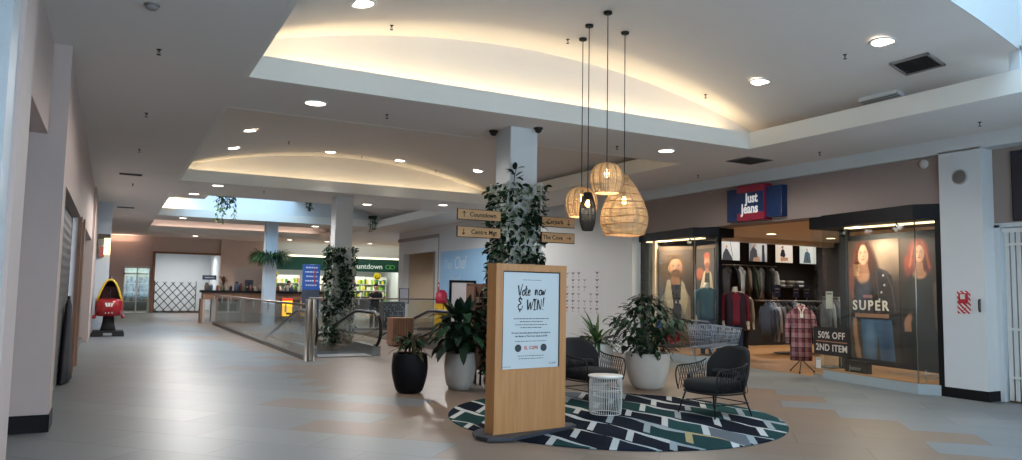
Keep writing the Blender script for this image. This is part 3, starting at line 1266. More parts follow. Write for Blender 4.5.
def shade_surface(mb, prof, n=64, duty=0.62, rings=None, band=0.010, thick=0.003, vertical=False, cols=40):
    """woven skin: many thin hoops with small gaps"""
    if not vertical:
        z0, z1 = prof[0][1], prof[-1][1]
        step = band/duty
        k = int(abs(z1-z0)/step)
        for i in range(k):
            za = z0+(z1-z0)*i/k
            zb = za+(z1-z0)/k*duty
            zm = (za+zb)/2
            r0, r1, rm = interp(prof, za), interp(prof, zb), interp(prof, zm)
            mb.lathe([(max(r0, .004), za), (rm+thick, zm), (max(r1, .004), zb)], n, cap0=False, cap1=False)
    else:
        for i in range(cols):
            a0 = 2*pi*i/cols
            w = 2*pi/cols*duty
            vs, fs = [], []
            for rr, z in prof:
                for q in (0, 0.5, 1):
                    aa = a0+w*q
                    k = rr+(thick if q == .5 else 0)
                    vs.append((k*cos(aa), k*sin(aa), z))
            for j in range(len(prof)-1):
                o = j*3
                fs += [(o, o+1, o+4, o+3), (o+1, o+2, o+5, o+4)]
            mb.add(vs, fs, 0, True)


def pendant(name, label, x, y, ztop, prof, style, bulbz, mats, power):
    zc = vault_z(x)-0.004
    t = thing(name, label, 'pendant lamp', (x, y, 0), 0, 'cluster of hanging lamps')
    mb = MB()
    mb.lathe([(0.0, zc-0.03), (0.05, zc-0.03), (0.055, zc-0.024), (0.055, zc)], 20)
    mb.build('ceiling_rose', MATTBLACK, t)
    mb = MB()
    mb.tube([(0, 0, zc-.03), (0, 0, bulbz+0.11)], 0.006, 6)
    mb.build('cord', MATTBLACK, t)
    mb = MB()
    mb.lathe([(0.0, bulbz+0.05), (0.022, bulbz+0.05), (0.022, bulbz+0.11), (0.012, bulbz+0.125), (0.0, bulbz+0.125)], 14)
    mb.build('lamp_holder', MATTBLACK, t)
    mb = MB()
    mb.lathe([(0.0005, bulbz-0.055), (0.022, bulbz-0.05), (0.034, bulbz-0.025), (0.035, bulbz), (0.022, bulbz+0.035), (0.014, bulbz+0.055)], 16)
    mb.build('bulb', BULB, t)
    mb = MB()
    if style == 'v':
        shade_surface(mb, prof, vertical=True, cols=46, duty=0.84)
        for zz in [prof[0][1]+(prof[-1][1]-prof[0][1])*q for q in (0.0, 0.12, 0.25, 0.38, 0.5, 0.62, 0.75, 0.88, 1.0)]:
            r = interp(prof, zz)
            mb.tube([(r*cos(2*pi*j/40), r*sin(2*pi*j/40), zz) for j in range(40)], 0.005, 5, closed=True)
        mb.build('shade', mats, t)
        m2 = MB()
        for i in range(12):
            a = 2*pi*i/12
            m2.tube([((rr+.004)*cos(a), (rr+.004)*sin(a), z) for rr, z in prof], 0.005, 5)
        m2.build('ribs', RATTAN_G, t)
    elif style == 'h':
        shade_surface(mb, prof, duty=0.74, band=0.013)
        mb.build('shade', mats, t)
        m2 = MB()
        weave(m2, [(r+.001, z) for r, z in prof], 24, 0.0022)
        m2.build('ribs', RATTAN_G, t)
        m3 = MB()
        for q in (0.1, .22, .35, .48, .6, .72, .84, 1.0):
            zz = prof[0][1]+(prof[-1][1]-prof[0][1])*q
            r = interp(prof, zz)+.002
            m3.tube([(r*cos(2*pi*j/48), r*sin(2*pi*j/48), zz+.008*sin(3*2*pi*j/48+q*9)) for j in range(48)], 0.006, 5, closed=True)
        m3.build('hoops', RATTAN_G, t)
    else:   # open wire cage
        weave(mb, prof, 34, 0.006)
        for zz in [prof[0][1]+(prof[-1][1]-prof[0][1])*q for q in (0.0, 0.2, 0.4, 0.6, 0.8, 1.0)]:
            r = interp(prof, zz)
            mb.tube([(r*cos(2*pi*j/30), r*sin(2*pi*j/30), zz) for j in range(30)], 0.005, 5, closed=True)
        mb.build('cage', mats, t)
    lamp('bulb_lamp', 'POINT', (0, 0, bulbz-0.09), power*.8, (1.0, .82, .6), 0.04, parent=t)
    return t


pg = lambda R, H, zt: smooth_prof([(0.02, zt), (R*.55, zt-H*.06), (R*.88, zt-H*.24), (R, zt-H*.52), (R*.93, zt-H*.80), (R*.78, zt-H)], 5)
pendant('pendant_lamp', 'round woven rattan pendant lamp, higher and nearest of the cluster', 5.41, 7.56, 3.12, pg(0.205, 0.385, 3.123), 'v', 2.99, RATTAN, 7)
pendant('pendant_lamp', 'round woven rattan pendant lamp, lower left one behind the dark cage lamp', 5.69, 8.55, 2.93, pg(0.22, 0.41, 2.945), 'v', 2.80, RATTAN, 7)
pendant('pendant_lamp', 'slim dark wire cage pendant lamp between the rattan ones', 5.47, 8.07, 2.8, smooth_prof([(0.045, 2.80), (0.085, 2.68), (0.105, 2.54), (0.095, 2.40), (0.065, 2.30)], 5), 'c', 2.66, MATTBLACK, 5)
pendant('pendant_lamp', 'large bell-shaped woven rattan pendant lamp, biggest of the cluster', 6.02, 8.01, 3.1, smooth_prof([(0.015, 3.10), (0.07, 3.04), (0.165, 2.90), (0.255, 2.72), (0.312, 2.55), (0.318, 2.44), (0.29, 2.33), (0.265, 2.265)], 5), 'h', 2.74, RATTAN, 9)

# ------------------------------------------------------------------ rug
mb = MB()
n = 128
mb.lathe([(1.985, 0.0), (2.0, 0.004), (1.995, 0.011)], n, cap0=True, cap1=True)
r = mb.build('round_rug', RUG, loc=(5.45, 7.45, 0.001))
tag(r, 'large round rug of slanted navy, teal and white blocks on the tiled floor', 'rug')

# ------------------------------------------------------------------ oak sign stand
ST = thing('sign_stand', 'tall oak notice stand with a white vote poster, standing at the rug edge', 'notice stand', (3.910, 6.785, 0.0), radians(6.85))
W_, D_, H_ = 0.925, 0.165, 1.775
base = [(-0.553, 0.258), (-0.62, 0.08), (-0.592, -0.092), (-0.371, -0.192), (0.1, -0.09), (0.66, 0.045), (0.69, 0.16), (0.60, 0.31), (0.1, 0.40), (-0.40, 0.37)]
mb = MB()
mb.prism(base, 0.0, 0.034)
mb.build('base_plate', M('charcoal_plate', '#3c3f46', 0.5, 0.2), ST, loc=(0, 0, 0.0125))
mb = MB()
x0, x1 = -W_/2, W_/2
pz0, pz1 = 0.69, 1.70
pw = 0.375
zb = 0.046
mb.box((x0, 0.018, zb), (x1, D_, H_), bev=0.004)
mb.box((x0, 0.0, zb), (-pw, 0.0185, H_), bev=0.002)
mb.box((pw, 0.0, zb), (x1, 0.0185, H_), bev=0.002)
mb.box((-pw, 0.0, zb), (pw, 0.0185, pz0), bev=0.002)
mb.box((-pw, 0.0, pz1), (pw, 0.0185, H_), bev=0.002)
mb.build('case', OAK, ST)
mb = MB()
for lo, hi in (((-pw, .009, pz0), (-pw+.012, .017, pz1)), ((pw-.012, .009, pz0), (pw, .017, pz1)), ((-pw, .009, pz1-.012), (pw, .017, pz1))):
    mb.box(lo, hi)
mb.build('screen_bezel', MATTBLACK, ST)
mb = MB()
mb.box((-pw+.012, .011, 0.637), (pw-.012, .0175, 1.703))
PO = mb.build('poster', M('poster_white', '#bdc4c6', 0.35, var=0.01), ST)
PO.scale = (1, 1, .935)
PO.location = (0, 0, .096)
INK = M('ink', '#16181c', 0.6, var=0)
INKR = M('ink_red', '#b5402c', 0.6, var=0)
INKG = M('ink_grey', '#3b3f46', 0.6, var=0)


def pt(x, z):   # poster matrix
    return frame((x, 0.0105, z), (1, 0, 0))


# brush lettering as ribbons
GL = {
    'V': [[(0.05, 1.0), (0.12, 0.5), (0.28, 0.0), (0.5, 0.6), (0.75, 1.15)]],
    'o': [[(0.45, 0.5), (0.2, 0.45), (0.08, 0.15), (0.25, 0.0), (0.45, 0.15), (0.45, 0.45), (0.3, 0.55)]],
    't': [[(0.25, 0.95), (0.15, 0.3), (0.2, 0.0), (0.4, 0.05)], [(0.0, 0.58), (0.45, 0.66)]],
    'e': [[(0.08, 0.22), (0.4, 0.38), (0.35, 0.55), (0.15, 0.45), (0.08, 0.12), (0.25, 0.0), (0.5, 0.15)]],
    'n': [[(0.1, 0.55), (0.06, 0.0), (0.2, 0.42), (0.36, 0.5), (0.36, 0.1), (0.5, 0.02)]],
    'w': [[(0.04, 0.52), (0.1, 0.02), (0.3, 0.4), (0.36, 0.02), (0.6, 0.6)]],
    '&': [[(0.55, 0.85), (0.3, 1.0), (0.18, 0.8), (0.42, 0.55), (0.1, 0.35), (0.2, 0.0), (0.48, 0.05), (0.62, 0.35)], [(0.33, 1.15), (0.3, 0.92)], [(0.32, 0.08), (0.28, -0.22)]],
    'W': [[(0.05, 0.95), (0.1, 0.02), (0.42, 0.7), (0.46, 0.02), (0.85, 1.05)]],
    'I': [[(0.2, 0.95), (0.12, 0.0)], [(0.0, 0.93), (0.42, 1.0)], [(0.0, 0.0), (0.32, 0.03)]],
    'N': [[(0.05, 0.0), (0.16, 0.95), (0.46, 0.02), (0.6, 1.0)]],
    '!': [[(0.25, 1.15), (0.14, 0.3)], [(0.1, 0.08), (0.11, 0.0)]],
    ' ': [],
}
ADV = {'V': .62, 'o': .5, 't': .42, 'e': .52, 'n': .56, 'w': .62, '&': .78, 'W': .82, 'I': .42, 'N': .66, '!': .3, ' ': .3}


def brush(txt, x, z, h, parent, wscale=1.0):
    mb = MB()
    for ch in txt:
        for st in GL[ch]:
            pts = smooth_prof(st, 5) if len(st) > 2 else [st[0], tuple((st[0][i]+st[1][i])/2 for i in (0, 1)), st[1]]
            k = len(pts)
            path = [(x+p[0]*h*wscale, 0, z+p[1]*h) for p in pts]
            rr = [0.0085*(1.25-0.6*i/max(1, k-1)) for i in range(k)]
            mb.tube(path, rr, 6, T=Matrix.Translation((0, 0.0108, 0)) @ Matrix.Diagonal((1, 0.05, 1, 1)))
        x += ADV[ch]*h*wscale
    return mb.build('lettering', INK, parent)


brush('Vote', -0.178, 1.447, 0.112, PO, 0.70)
brush('now', 0.040, 1.452, 0.112, PO, 0.76)
brush('&', -0.186, 1.287, 0.130, PO, 0.85)
brush('WIN!', -0.06, 1.285, 0.122, PO, 0.84)
text_mesh('For your favourite photo and go in the draw to', 0.0265, INK, 'lettering', PO, pt(0, 1.030), 0.0004, bold=.0008)
text_mesh('win dinner at The Cove valued at $150', 0.0265, INK, 'lettering', PO, pt(0, 0.993), 0.0004, bold=.0008)
text_mesh('EL COPE', 0.050, INKR, 'lettering', PO, pt(0.0, 0.862), 0.0004, spacing=1.15, bold=.002, sx=.85)
text_mesh('CCAPP', 0.030, INKG, 'lettering', PO, pt(0.285, 0.682), 0.0004)


def fine_print(x, z, w, h, seed):
    r_ = random.Random(seed)
    mb = MB()
    a = x-w/2
    while a < x+w/2-0.004:
        k = min(r_.uniform(.012, .038), x+w/2-a)
        mb.box((a, 0.0103, z-h/2), (a+k, 0.0108, z+h/2))
        a += k+.007
    mb.build('fine_print', INKG, PO)


fine_print(0.0, 1.620, 0.24, 0.006, 1)
for i, (w, z) in enumerate(((.46, 1.187), (.30, 1.154), (.42, 1.120), (.28, 1.088))):
    fine_print(0, z, w, 0.009, 5+i)
for i, (w, z) in enumerate(((.42, .937), (.34, .775), (.32, .745))):
    fine_print(0, z, w, 0.007, 25+i)
fine_print(-0.31, .662, 0.10, 0.006, 31)
for x in (-0.168, 0.165):
    mb = MB()
    mb.lathe([(0.0, -.0004), (0.042, -.0004), (0.042, 0.0)], 24, T=frame((x, .0105, .862), (1, 0, 0)))
    mb.build('round_badge', M('badge_grey', '#34383e', .6, var=0), PO)

# ------------------------------------------------------------------ lounge chairs
CHAR = M('charcoal_fabric', '#1c1e21', 0.95, var=0.12, scale=40, bump=0.15, bscale=200)
FRAME = M('black_steel_frame', '#131417', 0.4, 0.3, var=0.03)


def lounge_chair(label, loc, rz):
    t = thing('lounge_chair', label, 'chair', loc, rz, 'charcoal lounge chairs on the rug')
    t.scale = (.93, .93, .98)
    # seat frame hoop
    mb = MB()
    hoop = []
    for i in range(36):
        a = 2*pi*i/36
        cx, cy = cos(a), sin(a)
        k = (abs(cx)**3.2+abs(cy)**3.2)**(-1/3.2)
        hoop.append((0.36*cx*k, 0.345*cy*k, 0.285))
    mb.tube(hoop, 0.011, 6, closed=True)
    mb.build('seat_frame', FRAME, t)
    for sx, sy in ((-1, -1), (1, -1), (-1, 1), (1, 1)):
        mb = MB()
        mb.tube([(sx*0.27, sy*0.25, 0.29), (sx*0.335, sy*0.335, 0.0)], [0.013, 0.010], 8)
        mb.build('leg', FRAME, t)
    mb = MB()
    for sy in (-1, 1):
        mb.tube([(-0.315, sy*.305, .16), (0.315, sy*.305, .16)], 0.007, 6)
    for sx in (-1, 1):
        mb.tube([(sx*.30, -.305, .155), (sx*.30, .305, .155)], 0.007, 6)
    mb.build('stretcher', FRAME, t)
    # seat cushion, softly domed
    mb = MB()
    N, R_ = 40, 7
    vs = []
    rings = [(0.99, 0.295), (1.03, 0.325), (1.04, 0.365), (1.01, 0.405), (0.93, 0.43), (0.6, 0.445), (0.25, 0.45)]
    for s_, z in rings:
        for i in range(N):
            a = 2*pi*i/N
            cx, cy = cos(a), sin(a)
            k = (abs(cx)**3+abs(cy)**3)**(-1/3)
            vs.append((0.335*cx*k*s_, -0.02+0.33*cy*k*s_, z))
    fs = []
    for r_ in range(R_-1):
        for i in range(N):
            j = (i+1) % N
            fs.append((r_*N+i, r_*N+j, (r_+1)*N+j, (r_+1)*N+i))
    fs.append(tuple(range(N-1, -1, -1)))
    fs.append(tuple((R_-1)*N+i for i in range(N)))
    mb.add(vs, fs, 0, True)
    mb.build('seat_cushion', CHAR, t)
    # padded curved back
    mb = MB()
    NU, NV = 26, 12
    grid = []
    for side in (0, 1):
        for j in range(NV+1):
            v = j/NV
            for i in range(NU+1):
                u = -1+2*i/NU
                a = u*radians(66)
                top = 0.845-0.24*abs(u)**3.2
                z = 0.30+(top-0.30)*v
                puff = 0.045*(1-abs(u)**6)*sin(pi*min(1, .12+v*.82))+0.012
                rad_ = 0.345+0.055*v+(puff if side == 0 else -puff*0.9)
                flat = 1.0-0.10*cos(a)
                grid.append((rad_*sin(a)*1.0, 0.03+rad_*cos(a)*flat+0.05*v, z))
    fs = []
    w = NU+1
    o2 = (NV+1)*w
    for j in range(NV):
        for i in range(NU):
            fs.append((j*w+i, j*w+i+1, (j+1)*w+i+1, (j+1)*w+i))
            fs.append((o2+j*w+i, o2+(j+1)*w+i, o2+(j+1)*w+i+1, o2+j*w+i+1))
    for i in range(NU):
        fs.append((i, o2+i, o2+i+1, i+1))
        fs.append((NV*w+i, NV*w+i+1, o2+NV*w+i+1, o2+NV*w+i))
    for j in range(NV):
        fs.append((j*w, (j+1)*w, o2+(j+1)*w, o2+j*w))
        fs.append((j*w+NU, o2+j*w+NU, o2+(j+1)*w+NU, (j+1)*w+NU))
    mb.add(grid, fs, 0, True)
    mb.build('backrest', CHAR, t)
    mb = MB()   # lower back roll
    path = []
    for i in range(15):
        a = radians(-52+104*i/14)
        path.append((0.285*sin(a), 0.02+0.275*cos(a), 0.50))
    mb.tube(path, [0.03]+[0.05]*13+[0.03], 10)
    mb.build('back_roll', CHAR, t)
    for sx in (-1, 1):
        mb = MB()
        rail = smooth_prof3([(sx*.355, -.31, .29), (sx*.375, -.335, .42), (sx*.38, -.33, .53), (sx*.385, -.27, .585), (sx*.39, -.08, .595), (sx*.385, .12, .62), (sx*.37, .22, .66)], 5)
        mb.tube(rail, 0.010, 7)
        mb.build('arm_rail', FRAME, t)
        mb = MB()
        n_ = 11
        for i in range(n_):
            y0 = -.31+.50*i/n_
            y1 = y0+.09
            mb.tube([(sx*.362, y0, .30), (sx*.383, y1, .59+max(0, y1)*.22)], 0.0045, 5)
            mb.tube([(sx*.362, y1, .30), (sx*.383, y0, .59+max(0, y0)*.22)], 0.0045, 5)
        mb.build('rope_lattice', FRAME, t)
    return t


def smooth_prof3(prof, n=4):
    out = []
    P = [prof[0]]+list(prof)+[prof[-1]]
    for i in range(1, len(P)-2):
        p0, p1, p2, p3 = P[i-1], P[i], P[i+1], P[i+2]
        for k in range(n):
            t = k/n
            out.append(tuple(0.5*((2*p1[c])+(-p0[c]+p2[c])*t+(2*p0[c]-5*p1[c]+4*p2[c]-p3[c])*t*t+(-p0[c]+3*p1[c]-3*p2[c]+p3[c])*t**3) for c in (0, 1, 2)))
    out.append(tuple(prof[-1]))
    return out


lounge_chair('charcoal lounge chair on the right of the rug, facing the wire table', (6.68, 7.02, 0.0125), radians(-88))
lounge_chair('charcoal lounge chair at the back of the rug, half hidden by the oak stand', (5.93, 8.63, 0.0125), radians(8))

# ------------------------------------------------------------------ wire drum table
t = thing('side_table', 'white wire drum side table on the rug between the lounge chairs', 'table', (5.42, 7.57, 0.0125), 0)
t.scale = (.94, .94, 1)
mb = MB()
mb.lathe([(0.0, .446), (0.222, .446), (0.228, .452), (0.228, .462), (0.222, .468), (0.0, .468)], 40)
mb.build('table_top', WHITE, t)
mb = MB()
for i in range(44):
    a = 2*pi*i/44
    mb.tube([(rr*cos(a), rr*sin(a), z) for rr, z in ((.205, .446), (.212, .38), (.214, .2), (.208, .06), (.200, .006))], 0.0034, 5)
mb.build('wire_cage', WHITE, t)
for rr, z in ((.200, .006), (.213, .30), (.206, .442)):
    mb = MB()
    mb.tube([(rr*cos(2*pi*i/44), rr*sin(2*pi*i/44), z) for i in range(44)], 0.005, 6, closed=True)
    mb.build('hoop_ring', WHITE, t)

# ------------------------------------------------------------------ potted plants
def pot(t, prof, mat, soilz, soilr):
    mb = MB()
    pr = smooth_prof(prof, 5)
    inner = [(r_-0.02, z) for r_, z in reversed(pr) if z > soilz-0.02]
    mb.lathe(pr+[(pr[-1][0]-0.008, pr[-1][1]+0.006)]+inner, 40, cap1=False)
    mb.build('pot', mat, t)
    mb = MB()
    mb.lathe([(0.001, soilz+.01), (soilr*.6, soilz+.012), (soilr, soilz)], 24, cap0=False, cap1=False)
    mb.build('soil', SOIL, t)


# black pot, sparse brownish plant
t = thing('potted_plant', 'sparse bronze-green plant in a tall black pot on the floor', 'plant', (3.87, 10.25, 0), 0)
pot(t, [(0.15, 0.0), (0.20, 0.06), (0.25, 0.25), (0.262, 0.40), (0.245, 0.56)], M('black_pot', '#0b0d12', 0.55, var=0.04, spec=0.25), 0.50, 0.225)
mb = MB()
mb2 = MB()
rr = random.Random(3)
for i in range(74):
    a = rr.uniform(0, 2*pi)
    el = rr.uniform(-0.35, 1.05)
    h = rr.uniform(0.56, 0.80)
    r0 = rr.uniform(.02, .18)
    d = (cos(a)*cos(el), sin(a)*cos(el), sin(el))
    mb.leaf((r0*cos(a), r0*sin(a), h), d, rr.uniform(.14, .24), rr.uniform(.045, .08), rr.uniform(.6, 1.6), 4, rr.choice((0, 0, 1)))
for i in range(14):
    a = rr.uniform(0, 2*pi)
    q = rr.uniform(.1, .22)
    mb2.tube([(.05*cos(a), .05*sin(a), .5), (.6*q*cos(a), .6*q*sin(a), .68), (q*cos(a+.3), q*sin(a+.3), rr.uniform(.74, .90))], .006, 5)
mb.build('foliage', [M('leaf_bronze', '#3d3a27', .6, var=.3, spec=.2), LEAF], t)
mb2.build('stems', M('stem_brown', '#4a3a2a', .8), t)

# pale pot, big drooping leaves
t = thing('potted_plant', 'broad dark-leaved plant in a pale round pot behind the oak stand', 'plant', (4.70, 10.32, 0), 0)
pot(t, [(0.14, 0.0), (0.195, 0.07), (0.232, 0.24), (0.236, 0.38), (0.215, 0.54)], M('pale_pot', '#b9b4ae', 0.6, var=0.05), 0.48, 0.19)
mb = MB()
rr = random.Random(8)
mbs = MB()
for i in range(84):
    a = 2*pi*i/84*5.0+rr.uniform(-.3, .3)
    lev = i/84
    h = 0.62+0.50*lev
    rad_ = rr.uniform(.10, .34)*(1.1-.5*lev)
    el = -.30+.95*lev+rr.uniform(-.3, .3)
    p = (rad_*cos(a), rad_*sin(a), h)
    mbs.tube([(0.03*cos(a), .03*sin(a), .48), (rad_*.5*cos(a), rad_*.5*sin(a), .5+.6*(h-.5)), p], .006, 5)
    d = (cos(a)*cos(el), sin(a)*cos(el), sin(el))
    mb.leaf(p, d, rr.uniform(.27, .40), rr.uniform(.11, .15), rr.uniform(1.0, 2.3), 6, rr.choice((0, 0, 1)))
for a, el, L in ((2.2, 1.2, .40), (3.4, .95, .40), (0.3, 1.1, .42), (4.9, 1.3, .44), (1.2, 1.25, .40), (5.6, .9, .40), (4.1, 1.1, .42)):
    p = (.10*cos(a), .10*sin(a), 1.02)
    mb.leaf(p, (cos(a)*cos(el), sin(a)*cos(el), sin(el)), L, .15, .5, 6, 0)
    mbs.tube([(0, 0, .48), p], .008, 5)
mb.build('foliage', [LEAF_D, LEAF], t)
mbs.build('stems', LEAF, t)

# white bowl, bushy plant with blue and red flowers
t = thing('potted_plant', 'bushy plant with red and blue flowers in a large white bowl planter', 'plant', (7.52, 9.38, 0), 0)
pot(t, [(0.20, 0.0), (0.255, 0.06), (0.315, 0.22), (0.345, 0.40), (0.35, 0.55)], M('white_bowl', '#cfc9c1', 0.5, var=0.03), 0.49, 0.32)
mb = MB()
mbs = MB()
rr = random.Random(21)
for i in range(430):
    a = rr.uniform(0, 2*pi)
    q = rr.random()
    h = 0.55+0.90*q
    R_ = 0.54*sin(pi*min(1, .22+q*.74))**.8*rr.uniform(.45, 1.05)
    p = (R_*cos(a)-.02, R_*sin(a), h)
    el = rr.uniform(-.9, .55)
    d = (cos(a)*cos(el), sin(a)*cos(el), sin(el))
    mb.leaf(p, d, rr.uniform(.11, .20), rr.uniform(.05, .085), rr.uniform(.5, 1.5), 4, rr.choice((0, 0, 1, 2)))
for i in range(12):   # long outward sprays
    a = rr.uniform(0, 2*pi)
    path = [(0.1*cos(a), .1*sin(a), .6), (.34*cos(a), .34*sin(a), .95), (.60*cos(a), .60*sin(a), 1.08)]
    mbs.tube(path, .006, 5)
    for k in range(5):
        q = .45+.13*k
        p = (.6*q*cos(a)*1.05, .6*q*sin(a)*1.05, .72+.38*q)
        mb.leaf(p, (cos(a+rr.uniform(-.8, .8)), sin(a+rr.uniform(-.8, .8)), -.2), .16, .06, 1.0, 4, rr.choice((0, 1)))
for i in range(40):
    a = rr.uniform(0, 2*pi)
    mbs.tube([(.1*cos(a), .1*sin(a), .5), (.22*cos(a), .22*sin(a), .5+rr.uniform(.3, .8))], .005, 5)
mb.build('foliage', [LEAF_D, LEAF, M('leaf_red_brown', '#33352a', .6, var=.3, spec=.2)], t)
mbs.build('stems', LEAF, t)


def blossom(t, p, col, r_=.035, n_=5):
    mb = MB()
    for k in range(n_):
        a = 2*pi*k/n_
        mb.leaf(p, (cos(a)*.8, -.35+.3*sin(a), sin(a)), r_*1.7, r_*1.2, .2, 3, 0)
    return mb.build('flower', col, t)


BLUEF = M('flower_blue', '#4b55a8', .6)
REDF = M('flower_red', '#a81f2d', .6)
blossom(t, (-.14, -.44, 1.02), BLUEF, .045)
for p in ((.02, -.48, .82), (.09, -.47, .76), (.16, -.46, .84), (.22, -.44, .78), (.28, -.40, .86), (.33, -.36, .80)):
    blossom(t, p, REDF, .032)

# spiky pale-green plant behind the left chair
t = thing('potted_plant', 'spiky strap-leaved plant in a white pot behind the left lounge chair', 'plant', (7.0, 10.02, 0), 0)
pot(t, [(0.15, 0.0), (0.20, 0.06), (0.25, 0.30), (0.262, 0.48), (0.25, 0.66)], M('white_bowl'), 0.60, 0.23)
mb = MB()
rr = random.Random(5)
for i in range(58):
    a = rr.uniform(0, 2*pi)
    el = rr.uniform(.0, 1.2)
    d = (cos(a)*cos(el), sin(a)*cos(el), sin(el))
    mb.leaf((.03*cos(a), .03*sin(a), .62+rr.uniform(0, .12)), d, rr.uniform(.36, .60), rr.uniform(.035, .055), rr.uniform(.6, 1.5), 6, rr.choice((0, 1, 1)))
for a in (2.4, 3.2, -0.3):
    mb.leaf((.15*cos(a), .1*sin(a), .75), (cos(a), -.3, .25), .28, .10, .6, 5, 2)
mb.build('foliage', [LEAF, LEAF_L, LEAF_D], t)

# ------------------------------------------------------------------ ivy-clad columns
def clad(label, cx, cy, half, z0, z1, nd, npale, seed, size=.10, bare=0.25):
    t = thing('climbing_plant', label, 'climbing plant', (cx, cy, 0))
    off = half+.05
    mb = MB()
    for s_ in (-1, 1):
        for q in (-1, -.33, .33, 1):
            mb.tube([(s_*off, q*off, z0), (s_*off, q*off, z1)], .004, 5)
            mb.tube([(q*off, s_*off, z0), (q*off, s_*off, z1)], .004, 5)
    z = z0+.1
    while z < z1:
        mb.tube([(-off, -off, z), (off, -off, z), (off, off, z), (-off, off, z)], .004, 5, closed=True)
        z += .22
    for sx in (-1, 1):
        for sy in (-1, 1):
            mb.tube([(sx*off, sy*off, 0), (sx*off, sy*off, z1+.02)], .018, 7)
    mb.build('trellis', M('trellis_wire', '#c6c5c1', .5, .2), t)
    rr = random.Random(seed)
    blobs = [(rr.randrange(4), rr.uniform(-1, 1), rr.uniform(z0, z1), rr.uniform(.10, .24)) for _ in range(int((z1-z0)*13))]
    out = []
    for kind, cnt in ((0, nd), (1, npale)):
        mb = MB()
        k = 0
        tries = 0
        while k < cnt and tries < cnt*30:
            tries += 1
            f = rr.choice((0, 0, 1, 1, 2, 3)) if True else 0
            u = rr.uniform(-1.15, 1.15)
            z = rr.uniform(z0, z1)
            inb = any(b[0] == f and ((u-b[1])*off)**2+(z-b[2])**2 < b[3]**2 for b in blobs)
            if kind == 0 and not inb and rr.random() > bare*(1.6 if abs(u) > .75 else 1.0):
                continue
            depth = off+(rr.uniform(.0, .07) if kind == 0 else rr.uniform(-.02, .04))
            if f == 0:
                p, nrm = (u*off, -depth, z), Vector((0, -1, 0))
            elif f == 1:
                p, nrm = (-depth, u*off, z), Vector((-1, 0, 0))
            elif f == 2:
                p, nrm = (depth, u*off, z), Vector((1, 0, 0))
            else:
                p, nrm = (u*off, depth, z), Vector((0, 1, 0))
            d = Vector((rr.uniform(-.7, .7), rr.uniform(-.7, .7), rr.uniform(-1, .35)))+nrm*rr.uniform(.05, .4)
            L = size*rr.uniform(.75, 1.35)*(1 if kind == 0 else .8)
            mb.leaf(p, d, L, L*rr.uniform(.5, .7), .5, 3, rr.choice((0, 0, 1)), roll_=rr.uniform(-.8, .8))
            k += 1
        mb.build('foliage' if kind == 0 else 'pale_foliage', [LEAF_D, LEAF] if kind == 0 else [LEAF_P, M('leaf_silver', '#b9beb6', .6, var=.15)], t)
    return t


c1 = clad('ivy and wire trellis around the near white column behind the oak stand', 5.4025, 9.935, .235, .0, 3.12, 1750, 1900, 4, .105, .24)
mb = MB()   # sprig on top
rr = random.Random(2)
mb.tube([(-.2, -.3, 3.08), (-.19, -.31, 3.24), (-.17, -.32, 3.33)], .006, 5)
for k in range(9):
    a = rr.uniform(0, 2*pi)
    mb.leaf((-.19+.04*cos(a), -.31, 3.16+.02*k), (cos(a), sin(a)*.5, rr.uniform(-.2, .8)), .13, .08, .4, 4, 0)
mb.build('top_sprig', LEAF_D, c1)
clad('ivy and wire trellis around the second column beside the moving ramp', 5.475, 20.055, .235, .0, 2.60, 1150, 1500, 14, .12, .16)

# fern ring hanging on the far pale column
t = thing('hanging_planter', 'ring of drooping green ferns hung around the far pale blue column', 'hanging plant', (5.415, 30.075, 0))
mb = MB()
mb.tube([(.42*cos(2*pi*i/24), .42*sin(2*pi*i/24), 2.62) for i in range(24)], .07, 8, closed=True)
mb.build('planter_ring', M('moss_brown', '#3b3a26', .9, var=.2), t)
mb = MB()
rr = random.Random(9)
for i in range(950):
    a = rr.uniform(0, 2*pi)
    R_ = rr.uniform(.34, .5)
    el = rr.uniform(-.3, 1.0)
    out_ = rr.uniform(.25, 1.0)
    mb.leaf((R_*cos(a), R_*sin(a), 2.60+rr.uniform(0, .10)), (cos(a+rr.uniform(-.6, .6))*out_, sin(a+rr.uniform(-.6, .6))*out_, sin(el)), rr.uniform(.25, .60), rr.uniform(.025, .045), rr.uniform(1.6, 3.2), 6, rr.choice((0, 1, 2)))
mb.build('foliage', [LEAF, LEAF_L, LEAF_D], t)


def strands(label, x, y, z, w, lens, seed, n_=7):
    rr = random.Random(seed)
    t = thing('trailing_plant', label, 'hanging plant', (x, y, z))
    mb = MB()
    mb.box((-w/2-.05, -.08, -.02), (w/2+.05, .08, .10), bev=.01)
    mb.build('trough', M('trough_dark', '#2c2f2a', .7), t)
    mb = MB()
    for i in range(n_):
        xx = -w/2+w*i/max(1, n_-1)+rr.uniform(-.03, .03)
        L = rr.uniform(*lens)
        ph = rr.uniform(0, 6)
        path = [(xx+.04*sin(ph+q*3), -.09-.02*sin(q*3), .05-L*q/8) for q in range(9)]
        mb.tube(path, .008, 5)
        for k in range(int(L*42)):
            q = rr.random()*8
            i0 = min(7, int(q))
            p = [path[i0][c]+(path[i0+1][c]-path[i0][c])*(q-i0) for c in range(3)]
            mb.leaf(p, (rr.uniform(-1, 1), rr.uniform(-1, .6), rr.uniform(-1, .2)), rr.uniform(.08, .15), rr.uniform(.04, .06), .5, 3, rr.choice((0, 1)))
    mb.build('strands', [LEAF, LEAF_L], t)


